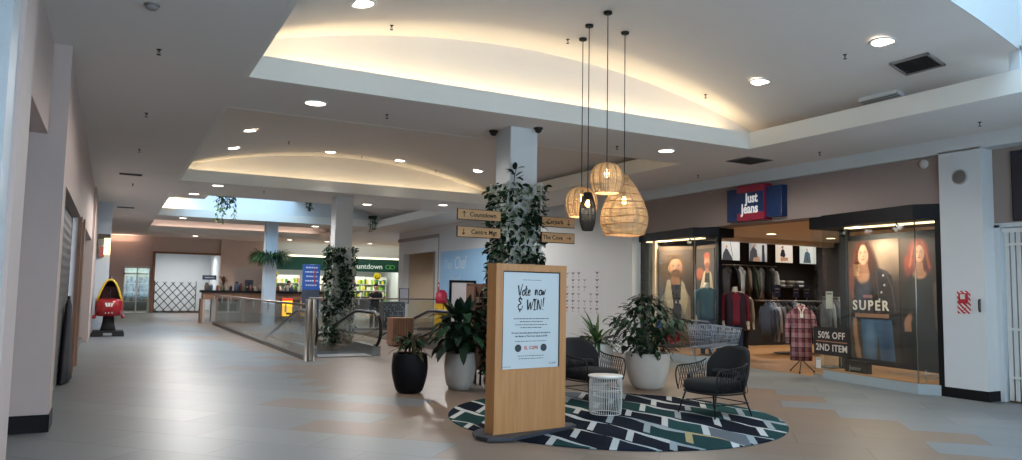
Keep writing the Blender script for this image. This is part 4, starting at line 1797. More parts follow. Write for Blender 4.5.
strands('long green trailing strands hanging from the left of the far skylight', 2.70, 21.99, 3.99, .42, (.25, .80), 1, 9)
strands('small trailing sprig at the skylight edge left of the ivy-clad second column', 5.0, 21.99, 3.99, .12, (.2, .36), 4, 3)
strands('small trailing sprig at the skylight edge right of the ivy-clad second column', 6.25, 21.99, 3.99, .12, (.18, .34), 6, 3)
strands('pale green trailing strand inside the far ceiling well', 9.2, 29.08, 4.32, .22, (.35, .60), 8, 4)

# ------------------------------------------------------------------ hanging direction boards on the column
SIGNW = wood_mat('sign_wood', '#b58a5c', '#c49a6a', .5, axis=0)


def direction_board(label, x0, x1, z0, z1, txt, tx, arrow, ax, size=.088):
    t = thing('direction_board', label, 'sign', ((x0+x1)/2, 9.56, (z0+z1)/2), 0, 'wooden direction boards on the column')
    w, h = (x1-x0)/2, (z1-z0)/2
    mb = MB()
    mb.box((-w, -.012, -h), (w, .012, h), bev=.003)
    mb.build('edge_frame', MATTBLACK, t)
    mb = MB()
    mb.box((-w+.010, -.017, -h+.010), (w-.010, -.0115, h-.010))
    mb.build('face', SIGNW, t)
    text_mesh(txt, size, INK, 'lettering', t, frame((tx-(x0+x1)/2, -.0185, 0), (1, 0, 0)), .0015, bold=.0015)
    mb = MB()
    a = ax-(x0+x1)/2
    R_ = {'up': 0, 'down': pi, 'right': -pi/2}[arrow]
    T = frame((a, -.0185, 0), (1, 0, 0)) @ Matrix.Rotation(R_, 4, 'Z')
    mb.box((-.005, -.04, -.0015), (.005, .04, .0015), T=T)
    for s_ in (-1, 1):
        mb.box((-.005, -.036, -.0015), (.005, .004, .0015), T=T @ Matrix.Translation((0, .040, 0)) @ Matrix.Rotation(s_*radians(42), 4, 'Z'))
    mb.build('arrow', INK, t)
    mb = MB()
    xe = w-.09 if x0 < 5 else -w+.02
    mb.box((xe, .012, -.02), (xe+.07, .12, .02))
    mb.build('bracket', MATTBLACK, t)


direction_board('wooden direction board reading Countdown with an up arrow, left of the column', 4.255, 4.955, 2.490, 2.650, 'Countdown', 4.66, 'up', 4.36)
direction_board('wooden direction board reading Centre Mgt with a down arrow, left of the column', 4.255, 4.955, 2.240, 2.400, 'Centre Mgt', 4.68, 'down', 4.355)
direction_board('wooden direction board reading Carpark with a down arrow, right of the column', 5.64, 6.235, 2.465, 2.625, 'Carpark', 5.88, 'down', 6.12)
direction_board('wooden direction board reading The Cove with a right arrow, right of the column', 5.64, 6.235, 2.225, 2.385, 'The Cove', 5.84, 'right', 6.12)

# ------------------------------------------------------------------ things behind the stand
t = thing('wine_rack', 'wooden display rack with dark bottles half hidden behind the oak stand', 'display rack', (5.44, 11.02, 0))
mb = MB()
mb.box((-.26, .14, .42), (.26, .17, 1.60))
mb.build('back_board', TIMBER, t)
for x in (-.26, .23):
    mb = MB()
    mb.box((x, -.14, .30), (x+.03, .14, 1.56))
    mb.build('side_panel', TIMBER, t)
for z in (.55, .90, 1.22):
    mb = MB()
    mb.box((-.23, -.14, z), (.23, .14, z+.02))
    mb.build('shelf', TIMBER, t)
for sx in (-.24, .24):
    for sy in (-.12, .12):
        mb = MB()
        mb.box((sx-.015, sy-.015, 0), (sx+.015, sy+.015, .31))
        mb.build('leg', MATTBLACK, t)
b0 = thing('wine_bottle', '', 'bottle', (0, 0, 0), 0, 'dark bottles on the wooden rack')
mb = MB()
mb.lathe(smooth_prof([(.036, 0.0), (.038, .02), (.038, .17), (.03, .205), (.015, .23), (.0135, .29)], 3), 16)
mb.build('glass_body', M('bottle_dark', '#1b1416', .2, coat=.5), b0)
mb = MB()
mb.lathe([(.0388, .05), (.0388, .14)], 16, cap0=False, cap1=False)
mb.lathe([(.0384, .14), (.0384, .05)], 16, cap0=False, cap1=False)
mb.build('label', M('bottle_label', '#b9a49a', .6), b0)
mb = MB()
mb.lathe([(.015, .24), (.015, .295), (0.001, .296)], 12, cap0=False)
mb.build('capsule', M('capsule_red', '#6a1f26', .4), b0)
names = {.57: 'lowest', .92: 'middle', 1.24: 'top'}
first = True
for z in (.57, .92, 1.24):
    for i, x in enumerate((-.16, -.06, .05, .15)):
        o = b0 if first else copy_tree(b0)
        first = False
        o.location = (5.44+x, 11.02-.02, z+.0005)
        o['label'] = 'dark wine bottle on the %s shelf of the wooden rack, %s from the left' % (names[z], ('first', 'second', 'third', 'fourth')[i])

t = thing('wooden_crate', 'brown wooden crate hanging low on the front of the bottle rack', 'crate', (5.33, 10.70, .24))
mb = MB()
mb.box((-.17, -.12, 0), (.17, .12, .02))
for z in (.02, .095, .17):
    mb.box((-.17, -.12, z), (.17, -.10, z+.065))
    mb.box((-.17, .10, z), (.17, .12, z+.065))
    mb.box((-.17, -.10, z), (-.15, .10, z+.065))
    mb.box((.15, -.10, z), (.17, .10, z+.065))
mb.build('slats', M('crate_brown', '#6b5139', .7, var=.15), t)
mb = MB()
for sx in (-.14, .14):
    mb.box((sx-.012, -.1, -.24), (sx+.012, -.076, 0))
    mb.box((sx-.012, .076, -.24), (sx+.012, .1, 0))
mb.build('legs', MATTBLACK, t)

t = thing('poster_easel', 'black-framed blank grey poster board on a stand behind the dark-leaved plant', 'poster stand', (5.46, 11.95, 0))
mb = MB()
for lo, hi in (((-.255, -.02, .90), (-.215, .02, 1.66)), ((.215, -.02, .90), (.255, .02, 1.66)), ((-.255, -.02, 1.62), (.255, .02, 1.66)), ((-.255, -.02, .90), (.255, .02, .94))):
    mb.box(lo, hi, bev=.004)
mb.build('frame', BLACK, t)
mb = MB()
mb.box((-.22, -.008, .93), (.22, .01, 1.63))
mb.build('poster', M('poster_grey', '#e2dfe4', .35, var=.03), t)
mb = MB()
mb.box((-.03, -.015, .02), (.03, .015, .92))
mb.build('post', BLACK, t)
mb = MB()
mb.box((-.22, -.18, 0), (.22, .18, .02), bev=.005)
mb.build('base', BLACK, t)

# ------------------------------------------------------------------ pictures painted point by point on a fine mesh
def sm(x, a, b):
    t = np.clip((x-a)/(b-a+1e-9), 0, 1)
    return t*t*(3-2*t)


class Pic:
    """x runs 0..w, y runs 0..1 upward; colours are sRGB hex"""

    def __init__(s, w, h, nx, ny, bgcol):
        s.w, s.h = w, h
        s.nx, s.ny = nx, ny
        gx, gy = np.meshgrid(np.linspace(0, w/h, nx+1), np.linspace(0, 1, ny+1))
        s.X, s.Y = gx, gy
        s.img = np.zeros(gx.shape+(3,))
        s.img[:] = lin(bgcol)

    def mix(s, mask, c):
        m_ = mask[..., None]
        s.img = s.img*(1-m_)+np.array(lin(c))*m_
        return s

    def ell(s, cx, cy, rx, ry, c, soft=.15, rot=0.0, a=1.0):
        dx, dy = s.X-cx, s.Y-cy
        if rot:
            dx, dy = dx*cos(rot)+dy*sin(rot), -dx*sin(rot)+dy*cos(rot)
        d = np.sqrt((dx/rx)**2+(dy/ry)**2)
        return s.mix((1-sm(d, 1-soft, 1+soft))*a, c)

    def poly(s, pts, c, a=1.0):
        ins = np.zeros(s.X.shape, bool)
        n = len(pts)
        for i in range(n):
            x1, y1 = pts[i]
            x2, y2 = pts[(i+1) % n]
            if y1 == y2:
                continue
            cond = ((s.Y >= min(y1, y2)) & (s.Y < max(y1, y2)))
            xi = x1+(s.Y-y1)*(x2-x1)/(y2-y1)
            ins ^= cond & (s.X < xi)
        return s.mix(ins.astype(float)*a, c)

    def line(s, pts, wd, c, a=1.0):
        for (x1, y1), (x2, y2) in zip(pts, pts[1:]):
            dx, dy = x2-x1, y2-y1
            L2 = dx*dx+dy*dy+1e-12
            t = np.clip(((s.X-x1)*dx+(s.Y-y1)*dy)/L2, 0, 1)
            d = np.hypot(s.X-x1-t*dx, s.Y-y1-t*dy)
            s.mix((1-sm(d, wd*.6, wd*1.3))*a, c)
        return s

    def grain(s, amt, seed, sx=7, sy=7):
        r_ = np.random.RandomState(seed)
        g = r_.rand(sy+2, sx+2)
        fx = s.X/s.X.max()*sx
        fy = s.Y*sy
        ix, iy = fx.astype(int), fy.astype(int)
        tx, ty = sm(fx-ix, 0, 1), sm(fy-iy, 0, 1)
        v = (g[iy, ix]*(1-tx)+g[iy, ix+1]*tx)*(1-ty)+(g[iy+1, ix]*(1-tx)+g[iy+1, ix+1]*tx)*ty
        s.img *= (1+amt*(v-.5)*2)[..., None]
        return s

    def build(s, name, T, mat, parent=None, th=.012):
        nx, ny = s.nx, s.ny
        vs = [(-s.w/2+s.w*i/nx, -s.h/2+s.h*j/ny, 0) for j in range(ny+1) for i in range(nx+1)]
        fs = [(j*(nx+1)+i, j*(nx+1)+i+1, (j+1)*(nx+1)+i+1, (j+1)*(nx+1)+i) for j in range(ny) for i in range(nx)]
        o = len(vs)
        vs += [(-s.w/2, -s.h/2, 0), (s.w/2, -s.h/2, 0), (s.w/2, s.h/2, 0), (-s.w/2, s.h/2, 0), (-s.w/2, -s.h/2, -th), (s.w/2, -s.h/2, -th), (s.w/2, s.h/2, -th), (-s.w/2, s.h/2, -th)]
        fs += [(o+7, o+6, o+5, o+4), (o, o+4, o+5, o+1), (o+1, o+5, o+6, o+2), (o+2, o+6, o+7, o+3), (o+3, o+7, o+4, o)]
        me = bpy.data.meshes.new(name)
        me.from_pydata([tuple(T @ Vector(v)) for v in vs], [], fs)
        ca = me.color_attributes.new('Col', 'FLOAT_COLOR', 'POINT')
        cols = np.ones((len(vs), 4), np.float32)
        cols[:o, :3] = np.clip(s.img.reshape(-1, 3), 0, 1)
        cols[o:, :3] = .03
        ca.data.foreach_set('color', cols.ravel())
        me.materials.append(mat)
        me.update()
        ob = bpy.data.objects.new(name, me)
        C.objects.link(ob)
        if parent is not None:
            ob.parent = parent
        return ob


def face(p, cx, cy, r, skin, hair, lip, brow='#2a1a14', beard=None, turn=0.0, shade='#7a4a36'):
    """frontal face: r = half the face width"""
    k = r
    p.ell(cx+.45*k*(1 if turn >= 0 else -1), cy-.1*k, .75*k, 1.2*k, shade, .5, a=.55)
    p.ell(cx, cy, k*.92, 1.32*k, skin, .12)
    p.ell(cx+.5*k, cy-.1*k, .42*k, 1.1*k, shade, .7, a=.45)
    if beard:
        p.ell(cx+turn*k, cy-.80*k, .80*k, .58*k, beard, .35, a=.85)
        p.ell(cx+turn*k, cy-.42*k, .42*k, .13*k, beard, .4, a=.9)
    for sx in (-1, 1):
        ex = cx+sx*.38*k+turn*k
        p.ell(ex, cy+.14*k, .23*k, .12*k, shade, .5, a=.7)
        p.ell(ex, cy+.12*k, .17*k, .075*k, '#e6dcd2', .3)
        p.ell(ex, cy+.12*k, .075*k, .08*k, '#2a2320', .3)
        p.line([(ex-.2*k, cy+.32*k), (ex, cy+.40*k), (ex+.2*k, cy+.33*k)], .045*k, brow, .9)
    p.line([(cx+turn*k+.03*k, cy+.15*k), (cx+turn*k+.09*k, cy-.22*k)], .05*k, shade, .5)
    p.ell(cx+turn*k, cy-.27*k, .17*k, .07*k, shade, .5, a=.8)
    p.ell(cx+turn*k, cy-.62*k, .28*k, .10*k, lip, .3)
    p.line([(cx+turn*k-.27*k, cy-.61*k), (cx+turn*k+.27*k, cy-.61*k)], .02*k, '#4a1f1c', .8)


# ------------------------------------------------------------------ right-hand display window
SPL = M('plinth_grey_blue', '#9aa7ab', 0.55, var=0.03)
A, B, Cc = (11.46, 9.28), (11.12, 7.26), (11.32, 6.97)


def off(a, b, d):
    """unit direction a>b and its inward (towards +x) normal times d"""
    v = Vector((b[0]-a[0], b[1]-a[1], 0)).normalized()
    n = Vector((-v.y, v.x, 0))
    if n.x < 0:
        n = -n
    return v, n*d


def wall_panel(mb, a, b, z0, z1, t=.012, m=0, inset=0.0):
    v, n = off(a, b, 1.0)
    p = [Vector((a[0], a[1], 0))+n*inset, Vector((b[0], b[1], 0))+n*inset]
    q = [p[0]+n*t, p[1]+n*t]
    vs = [(p[0].x, p[0].y, z0), (p[1].x, p[1].y, z0), (q[1].x, q[1].y, z0), (q[0].x, q[0].y, z0)]
    vs += [(x, y, z1) for x, y, _ in vs]
    mb.add(vs, [(0, 3, 2, 1), (4, 5, 6, 7), (0, 1, 5, 4), (1, 2, 6, 5), (2, 3, 7, 6), (3, 0, 4, 7)], m)


def display_window(A, B, Cc, back, zh0, zh1, label, ph=.17, ya_=0.0, xa_=0.0):
    w = thing('display_window', label, 'shop window', (0, 0, 0))
    poly = [A, B, Cc, (back, Cc[1]), (back, A[1])]
    mb = MB()
    mb.prism(poly, 0.0, ph-.012)
    mb.build('plinth', SPL, w)
    mb = MB()
    mb.prism([(A[0]+.03, A[1]-.02), (B[0]+.02, B[1]+.01), (Cc[0]+.02, Cc[1]+.015), (back, Cc[1]+.015), (back, A[1]-.02)], ph-.012, ph)
    mb.build('window_floor', SHOPWOOD, w)
    mb = MB()
    e = .03
    mb.prism([(A[0]-e+xa_, A[1]+.02+ya_), (B[0]-e, B[1]-.01), (Cc[0]-.01, Cc[1]-.015), (back, Cc[1]-.015), (back, A[1]+.02+ya_)], zh0, zh1)
    mb.build('header', BLACK, w)
    mb = MB()
    wall_panel(mb, A, B, ph, zh0, .012, inset=.03)
    mb.build('front_pane', GLASS, w)
    mb = MB()
    wall_panel(mb, B, Cc, ph, zh0, .012, inset=.02)
    mb.build('corner_pane', GLASS, w)
    mb = MB()
    mb.box((A[0]+.02, A[1]-.03, ph), (back, A[1]-.018, zh0))
    mb.build('side_pane', GLASS, w)
    mb = MB()
    mb.tube([(B[0]+.03, B[1]+.005, ph), (B[0]+.03, B[1]+.005, zh0)], .010, 6)
    mb.build('corner_bead', STEEL, w)
    return w


DW = display_window(A, B, Cc, 12.55, 2.735, 2.965, 'black-topped corner display window with two large fashion posters, right of the shop entrance', ya_=.24, xa_=.04)
mb = MB()
wall_panel(mb, (A[0]+.04, A[1]+.24), A, .02, 2.735, .012, inset=.03)
mb.build('end_pane', GLASS, DW)
mb = MB()
wall_panel(mb, (A[0]+.045, A[1]+.26), (A[0], A[1]+.005), .0, .07, .05, inset=.01)
mb.build('pane_shoe', STEEL, DW)
mb = MB()
mb.box((11.30, 6.945, 0), (11.42, 7.03, 2.96))
struct('trim_11', mb, BLACK)
# backing panel and posters inside
v, nn = off((11.95, 9.10), (11.62, 7.10), 1.0)


def wpos(s_, z, d=0.0):
    """point on the poster plane: s_ metres from its far end"""
    p = Vector((11.92, 9.08, 0))+v*s_-nn*d
    return (p.x, p.y, z)


mb = MB()
wall_panel(mb, (wpos(-.06, 0)[0], wpos(-.06, 0)[1]), (wpos(1.95, 0)[0], wpos(1.95, 0)[1]), .30, 2.60, .05, inset=.02)
wall_panel(mb, (wpos(-.17, 0)[0], wpos(-.17, 0)[1]), (wpos(-.01, 0)[0], wpos(-.01, 0)[1]), .17, 2.74, .10, inset=-.02)
mb.build('backing_panel', MATTBLACK, DW)

# poster 1: woman in a leather jacket
w1, h1 = 1.14, 2.10
p = Pic(w1, h1, 120, 220, '#463830')
W = w1/h1
p.ell(W*.72, .82, .20, .17, '#a08775', .35, a=.75)
p.ell(W*.1, .55, .20, .5, '#63523f', .8, a=.55)
p.ell(W*.97, .35, .15, .5, '#211a17', .8, a=.8)
p.ell(W*.31, .86, .125, .135, '#4b2a20', .2)
p.ell(W*.13, .70, .07, .20, '#6d3a2a', .3, rot=-.12)
p.ell(W*.50, .72, .070, .20, '#3a211b', .3, rot=.12)
p.poly([(W*.04, .34), (W*.12, .66), (W*.32, .745), (W*.66, .755), (W*.86, .70), (W*.96, .44), (W*.99, .28), (W*.72, .29), (W*.55, .31), (W*.20, .31), (W*.06, .30)], '#18151b')
p.poly([(W*.17, .70), (W*.46, .72), (W*.50, .34), (W*.18, .34)], '#2b303c')
p.ell(W*.30, .71, .070, .075, '#c08e72', .25)
p.poly([(W*.22, .80), (W*.40, .80), (W*.42, .72), (W*.20, .72)], '#a8775e')
for q in ((.26, .56), (.33, .52), (.24, .47), (.36, .60)):
    p.ell(W*q[0], q[1], .030, .05, '#474a58', .6, rot=.5, a=.8)
face(p, W*.31, .878, .064, '#dcab90', '#4b2a20', '#a0463f')
p.line([(W*.22, .965), (W*.15, .87), (W*.11, .72), (W*.08, .58)], .020, '#7a4430')
p.line([(W*.25, .975), (W*.185, .90), (W*.17, .76)], .016, '#5a3022')
p.line([(W*.38, .975), (W*.455, .88), (W*.48, .74), (W*.52, .62)], .018, '#402219')
p.line([(W*.06, .76), (W*.05, .64), (W*.09, .52)], .018, '#84492f')
p.line([(W*.56, .74), (W*.60, .56), (W*.58, .32)], .010, '#3d3740')
p.line([(W*.74, .73), (W*.86, .60), (W*.92, .40)], .010, '#3d3740')
p.line([(W*.62, .75), (W*.78, .72)], .014, '#3a343c')
for q in ((.70, .70), (.72, .62), (.62, .50), (.66, .56)):
    p.ell(W*q[0], q[1], .009, .009, '#cfcac6', .4)
p.poly([(W*.24, .34), (W*.84, .34), (W*.90, .0), (W*.62, .0), (W*.58, .20), (W*.54, .0), (W*.28, .0)], '#43607f')
p.ell(W*.42, .14, .06, .16, '#6d89a6', .6, a=.8)
p.ell(W*.74, .14, .05, .16, '#33496a', .6, a=.8)
p.line([(W*.24, .345), (W*.84, .345)], .012, '#2a3344')
p.line([(W*.12, .32), (W*.13, .20), (W*.17, .08)], .024, '#b08266')
p.ell(W*.17, .07, .03, .045, '#b88a6e', .3, rot=.25)
for i in range(3):
    p.line([(W*(.15+.025*i), .06), (W*(.16+.035*i), .005)], .009, '#b98a6e')
p.img *= .82
p.grain(.10, 3)
po1 = p.build('fashion_poster', frame(wpos(w1/2+.02, .40+h1/2), v), PRINT)
tag(po1, 'tall dark poster of a long-haired person in a black leather jacket, lettered SUPER', 'poster')
SILV = M('letter_silver', '#c9c3bc', .4, var=0)
text_mesh('SUPER', .24, SILV, 'lettering', po1, frame(wpos(w1/2-.05, 1.335, .004), v), .003, spacing=1.30, bold=.006)
mb = MB()
mb.box((-.38, -.035, 0), (.38, .035, .004), T=frame(wpos(w1/2-.02, 1.165, .004), v))
mb.build('caption_band', M('band_tan', '#8d6a55', .5, var=0), po1)
mb = MB()
mb.box((-.10, -.03, 0), (.10, .03, .004), T=frame(wpos(w1/2-.10, 1.50, .004), v))
mb.build('caption_tab', M('band_mauve', '#86626a', .5, var=0), po1)

# poster 2: red-haired woman in a black jumper
w2, h2 = .74, 2.08
p = Pic(w2, h2, 80, 190, '#261c19')
W = w2/h2
p.ell(W*.5, .85, .20, .2, '#4a332b', .7, a=.7)
p.ell(W*.52, .885, .092, .105, '#93392a', .25)
p.ell(W*.30, .76, .055, .11, '#8a3626', .3, rot=.3)
p.ell(W*.74, .77, .045, .10, '#5d241c', .3)
p.poly([(W*.12, .62), (W*.32, .72), (W*.56, .70), (W*.80, .72), (W*.98, .60), (W*.96, .10), (W*.80, .0), (W*.22, .0), (W*.10, .2)], '#12181a')
p.ell(W*.42, .52, .10, .2, '#16211f', .6)
p.ell(W*.54, .71, .06, .035, '#c4906f', .3)
p.poly([(W*.46, .82), (W*.62, .82), (W*.66, .70), (W*.44, .70)], '#b57f62')
face(p, W*.54, .875, .050, '#e6b090', '#7d2f22', '#a33a34')
p.line([(W*.46, .965), (W*.38, .90), (W*.28, .78)], .014, '#c06a48')
p.line([(W*.62, .965), (W*.72, .88), (W*.80, .76)], .012, '#a85038')
p.line([(W*.42, .94), (W*.36, .84)], .008, '#7a2d20')
p.ell(W*.20, .34, .03, .06, '#bd8b70', .3, rot=-.5)
for i in range(4):
    p.line([(W*(.16+.03*i), .34), (W*(.12+.05*i), .26)], .008, '#bd8b70')
p.line([(W*.95, .62), (W*.99, .30)], .03, '#5b4a42')
p.img *= .58
p.grain(.08, 6)
po2 = p.build('fashion_poster', frame(wpos(w1+.03+w2/2, .40+h2/2), v), PRINT)
tag(po2, 'narrower dark poster of a red-haired person in a black jumper, nearest the white pier', 'poster')


def window_lamp(label, loc):
    t = thing('track_spotlight', label, 'spotlight', loc)
    mb = MB()
    mb.tube([(0, 0, 0), (0, 0, -.05)], .012, 8)
    mb.build('stem', MATTBLACK, t)
    mb = MB()
    mb.lathe([(.0, .06), (.035, .055), (.05, -.05), (.046, -.05), (.03, .04), (0.001, .045)], 18, T=Matrix.Translation((0, 0, -.09)) @ Matrix.Rotation(radians(35), 4, 'Y'))
    mb.build('head', MATTBLACK, t)


window_lamp('black spotlight in the top right of the right-hand display window', (11.42, 7.75, 2.735))
window_lamp('black spotlight in the top left of the right-hand display window', (11.66, 8.95, 2.735))
mb = MB()
for i in range(2):
    mb.box((11.62+.1*i, 7.2, 2.715), (11.66+.1*i, 8.9, 2.735))
tl = mb.build('strip_light', M('strip_glow', '#ffffff', .4, em='#ffd9a0', es=2.2, var=0))
tag(tl, 'pair of warm strip lights under the header of the right-hand display window', 'strip light')
lamp('window_lamp', 'AREA', (11.46, 8.35, 2.70), 62, (1.0, .84, .62), 1.3, .2, (0, radians(-6), pi/2+radians(-9.5)))

# 50% OFF sign, paper sheets and the Junior block in the right window
dA = Vector((B[0]-A[0], B[1]-A[1], 0)).normalized()
nA = Vector((-dA.y, dA.x, 0))
if nA.x < 0:
    nA = -nA


def gpos(s_, z, d):
    p_ = Vector((A[0], A[1], 0))+dA*s_+nA*d
    return (p_.x, p_.y, z)


sg = thing('sale_sign', 'black sale sign reading 50% OFF 2ND ITEM on the window glass', 'sign', (0, 0, 0))
T = frame(gpos(.20, .68, .022), dA)
mb = MB()
mb.box((-.45, -.25, -.006), (.45, .25, 0), T=T)
mb.build('panel', M('sale_black', '#0e0d0f', .4, var=0), sg)
SALE = M('letter_cream', '#d9cfc6', .5, var=0)
text_mesh('50% OFF', .168, SALE, 'lettering', sg, frame(gpos(.20, .785, .015), dA), .001, bold=.003, spacing=1.08)
text_mesh('2ND ITEM', .168, SALE, 'lettering', sg, frame(gpos(.20, .56, .015), dA), .001, bold=.003, spacing=1.05)
mb = MB()
mb.box((-.38, -.007, -.001), (.38, .007, .001), T=frame(gpos(.20, .675, .015), dA))
mb.build('divider', M('sale_line', '#b77a5e', .5, var=0), sg)


def sheet(label, T, w, h, lines, seed, mat=WHITE):
    t = thing('paper_notice', label, 'notice', (0, 0, 0))
    mb = MB()
    mb.box((-w/2, -h/2, -.002), (w/2, h/2, 0), T=T)
    mb.build('sheet', mat, t)
    mb = MB()
    mb.box((-w*.38, h*.33, 0), (w*.38, h*.40, .0006), T=T)
    mb.build('heading', INKG, t)
    return t


sheet('white paper notice at the bottom corner of the right window glass', frame(gpos(-.14, .27, .021), dA), .13, .19, 4, 1)
sheet('blank white card hung inside the shop entrance, left of the dark posters', frame((11.75, 9.35, 1.42), (0, -1, 0)), .15, .32, 0, 2, M('card_white', '#cfc6be', .6, var=.02))
jb = thing('word_block', 'black block lettered Junior standing on the display window floor', 'sign', (0, 0, 0))
T = frame(gpos(.62, .275, .16), dA)
mb = MB()
mb.box((-.26, -.103, -.10), (.26, .10, 0), T=T, bev=.004)
mb.build('block', BLACK, jb)
text_mesh('Junior', .11, M('junior_grey', '#7d8386', .5, var=0), 'lettering', jb, frame(gpos(.60, .245, .157), dA), .003, shear=.12, bold=.001)
# low chrome rail display at the right end of the window
rl = thing('chrome_display_rail', 'low chrome display rail at the near end of the right window', 'display rail', (0, 0, 0))
for z in (.24, .30):
    mb = MB()
    mb.tube([(11.32, 7.28, z), (11.50, 7.08, z), (11.9, 7.06, z)], .008, 6)
    mb.build('rail', STEEL, rl)
mb = MB()
mb.tube([(11.34, 7.26, .17), (11.34, 7.26, .36)], .008, 6)
mb.tube([(11.8, 7.07, .17), (11.8, 7.07, .36)], .008, 6)
mb.build('posts', STEEL, rl)

# ------------------------------------------------------------------ left-hand display window
A2, B2, C2 = (11.46, 14.58), (11.06, 12.22), (11.55, 11.98)
DL = display_window(A2, B2, C2, 11.98, 2.735, 2.93, 'black-topped corner display window with menswear posters, left of the shop entrance')
dL = Vector((B2[0]-A2[0], B2[1]-A2[1], 0)).normalized()
nL = Vector((-dL.y, dL.x, 0))
if nL.x < 0:
    nL = -nL


def lpos(s_, z, d):
    p_ = Vector((A2[0], A2[1], 0))+dL*s_+nL*d
    return (p_.x, p_.y, z)


P3L, P3R = Vector((11.42, 13.84, 0)), Vector((11.83, 13.15, 0))
P4L, P4R = Vector((11.87, 13.04, 0)), Vector((11.70, 12.28, 0))
d3_, d4_ = (P3R-P3L).normalized(), (P4R-P4L).normalized()
for pl, dd, ln, nm in ((P3L, d3_, .80, 'backing_panel'), (P4L, d4_, .80, 'backing_panel')):
    mb = MB()
    mb.box((-.02, -1.16, -.06), (ln+.02, 1.10, -.022), T=frame((pl.x, pl.y, 1.50), dd))
    mb.build(nm, M('window_backing', '#6a5547', .6), DL)
mb = MB()
mb.box((11.385, 13.93, .17), (11.47, 14.02, 2.735))
mb.build('lit_upright', M('lit_cream', '#d2b798', .6), DL)
mb = MB()
mb.box((11.66, 14.45, .17), (11.97, 14.50, 2.74))
mb.build('rear_panel', M('rear_green_grey', '#7f8074', .6), DL)
mb = MB()
mb.box((C2[0]+.0, C2[1]+.01, .0), (C2[0]+.09, C2[1]+.10, 2.74))
mb.build('corner_post', BLACK, DL)
w3, h3 = .80, 1.90
p = Pic(w3, h3, 84, 180, '#554640')
W = w3/h3
p.ell(W*.3, .8, .3, .3, '#7a6557', .7, a=.7)
p.ell(W*.9, .6, .16, .5, '#3a302d', .7, a=.7)
p.poly([(W*.05, .0), (W*.10, .42), (W*.34, .58), (W*.72, .57), (W*.95, .42), (W*1.0, .0)], '#93897d')       # jacket
p.poly([(W*.33, .58), (W*.42, .30), (W*.44, .0), (W*.70, .0), (W*.70, .30), (W*.72, .57)], '#343640')        # tee
p.poly([(W*.26, .62), (W*.36, .63), (W*.46, .30), (W*.36, .20), (W*.18, .42)], '#cbbda4')                    # collar
p.poly([(W*.70, .62), (W*.78, .58), (W*.90, .40), (W*.80, .20), (W*.66, .34)], '#c2b399')
p.poly([(W*.40, .70), (W*.62, .70), (W*.66, .57), (W*.38, .57)], '#a5765c')
p.ell(W*.50, .81, .108, .135, '#5a4430', .2)
face(p, W*.52, .775, .088, '#cf9d7e', '#6a5038', '#8d5a48', beard='#4a3226', turn=.05)
p.ell(W*.49, .912, .090, .030, '#43321f', .3)
p.line([(W*.34, .89), (W*.40, .93), (W*.52, .945), (W*.64, .925)], .012, '#6b5233')
p.ell(W*.33, .77, .018, .038, '#bd8a6c', .3)
p.img *= .72
p.grain(.08, 9)
po3 = p.build('fashion_poster', frame(((P3L+P3R)/2).to_tuple()[:2]+(1.57,), d3_), PRINT)
tag(po3, 'poster of a bearded fair-haired person in a sheepskin jacket in the left display window', 'poster')
w4, h4 = .78, 1.90
p = Pic(w4, h4, 84, 180, '#40332f')
W = w4/h4
p.ell(W*.2, .70, .09, .07, '#a4593c', .3)
p.poly([(W*.10, .30), (W*.22, .60), (W*.48, .72), (W*.78, .72), (W*.98, .58), (W*1.0, .1), (W*.2, .1)], '#241f22')
p.poly([(W*.44, .73), (W*.52, .73), (W*.40, .46), (W*.20, .36), (W*.24, .56)], '#cdbb9c')
p.poly([(W*.74, .74), (W*.84, .70), (W*.96, .50), (W*.86, .36), (W*.76, .52)], '#b8a789')
p.poly([(W*.52, .80), (W*.68, .80), (W*.72, .71), (W*.50, .71)], '#b3704f')
face(p, W*.60, .845, .062, '#d58d66', '#a04a2c', '#93503f', beard='#7a3f2a')
p.ell(W*.60, .915, .066, .036, '#a8492a', .25)
p.ell(W*.70, .32, .07, .05, '#cfc4b4', .3)
p.poly([(W*.2, .0), (W*.2, .2), (W*.95, .2), (W*.95, .0)], '#22262e')
p.img *= .75
p.grain(.08, 12)
po4 = p.build('fashion_poster', frame(((P4L+P4R)/2).to_tuple()[:2]+(1.57,), d4_), PRINT)
tag(po4, 'narrow poster of a red-haired person holding a ball in the left display window', 'poster')
text_mesh('MENSWEAR', .12, M('vinyl_white', '#b9b6b0', .5, var=0), 'lettering', DL, frame(lpos(1.22, 1.30, .024), dL), .001, spacing=2.3)
window_lamp('black spotlight under the header of the left-hand display window', (11.30, 12.62, 2.735))
mb = MB()
for i in range(2):
    mb.box((11.42+.1*i, 12.4, 2.715), (11.46+.1*i, 14.3, 2.735))
tl = mb.build('strip_light', MATS['strip_glow'])
tag(tl, 'pair of warm strip lights under the header of the left-hand display window', 'strip light')
lamp('window_lamp', 'AREA', (11.38, 13.3, 2.70), 55, (1.0, .84, .62), 1.9, .2, (0, radians(-4), pi/2+radians(-9.5)))

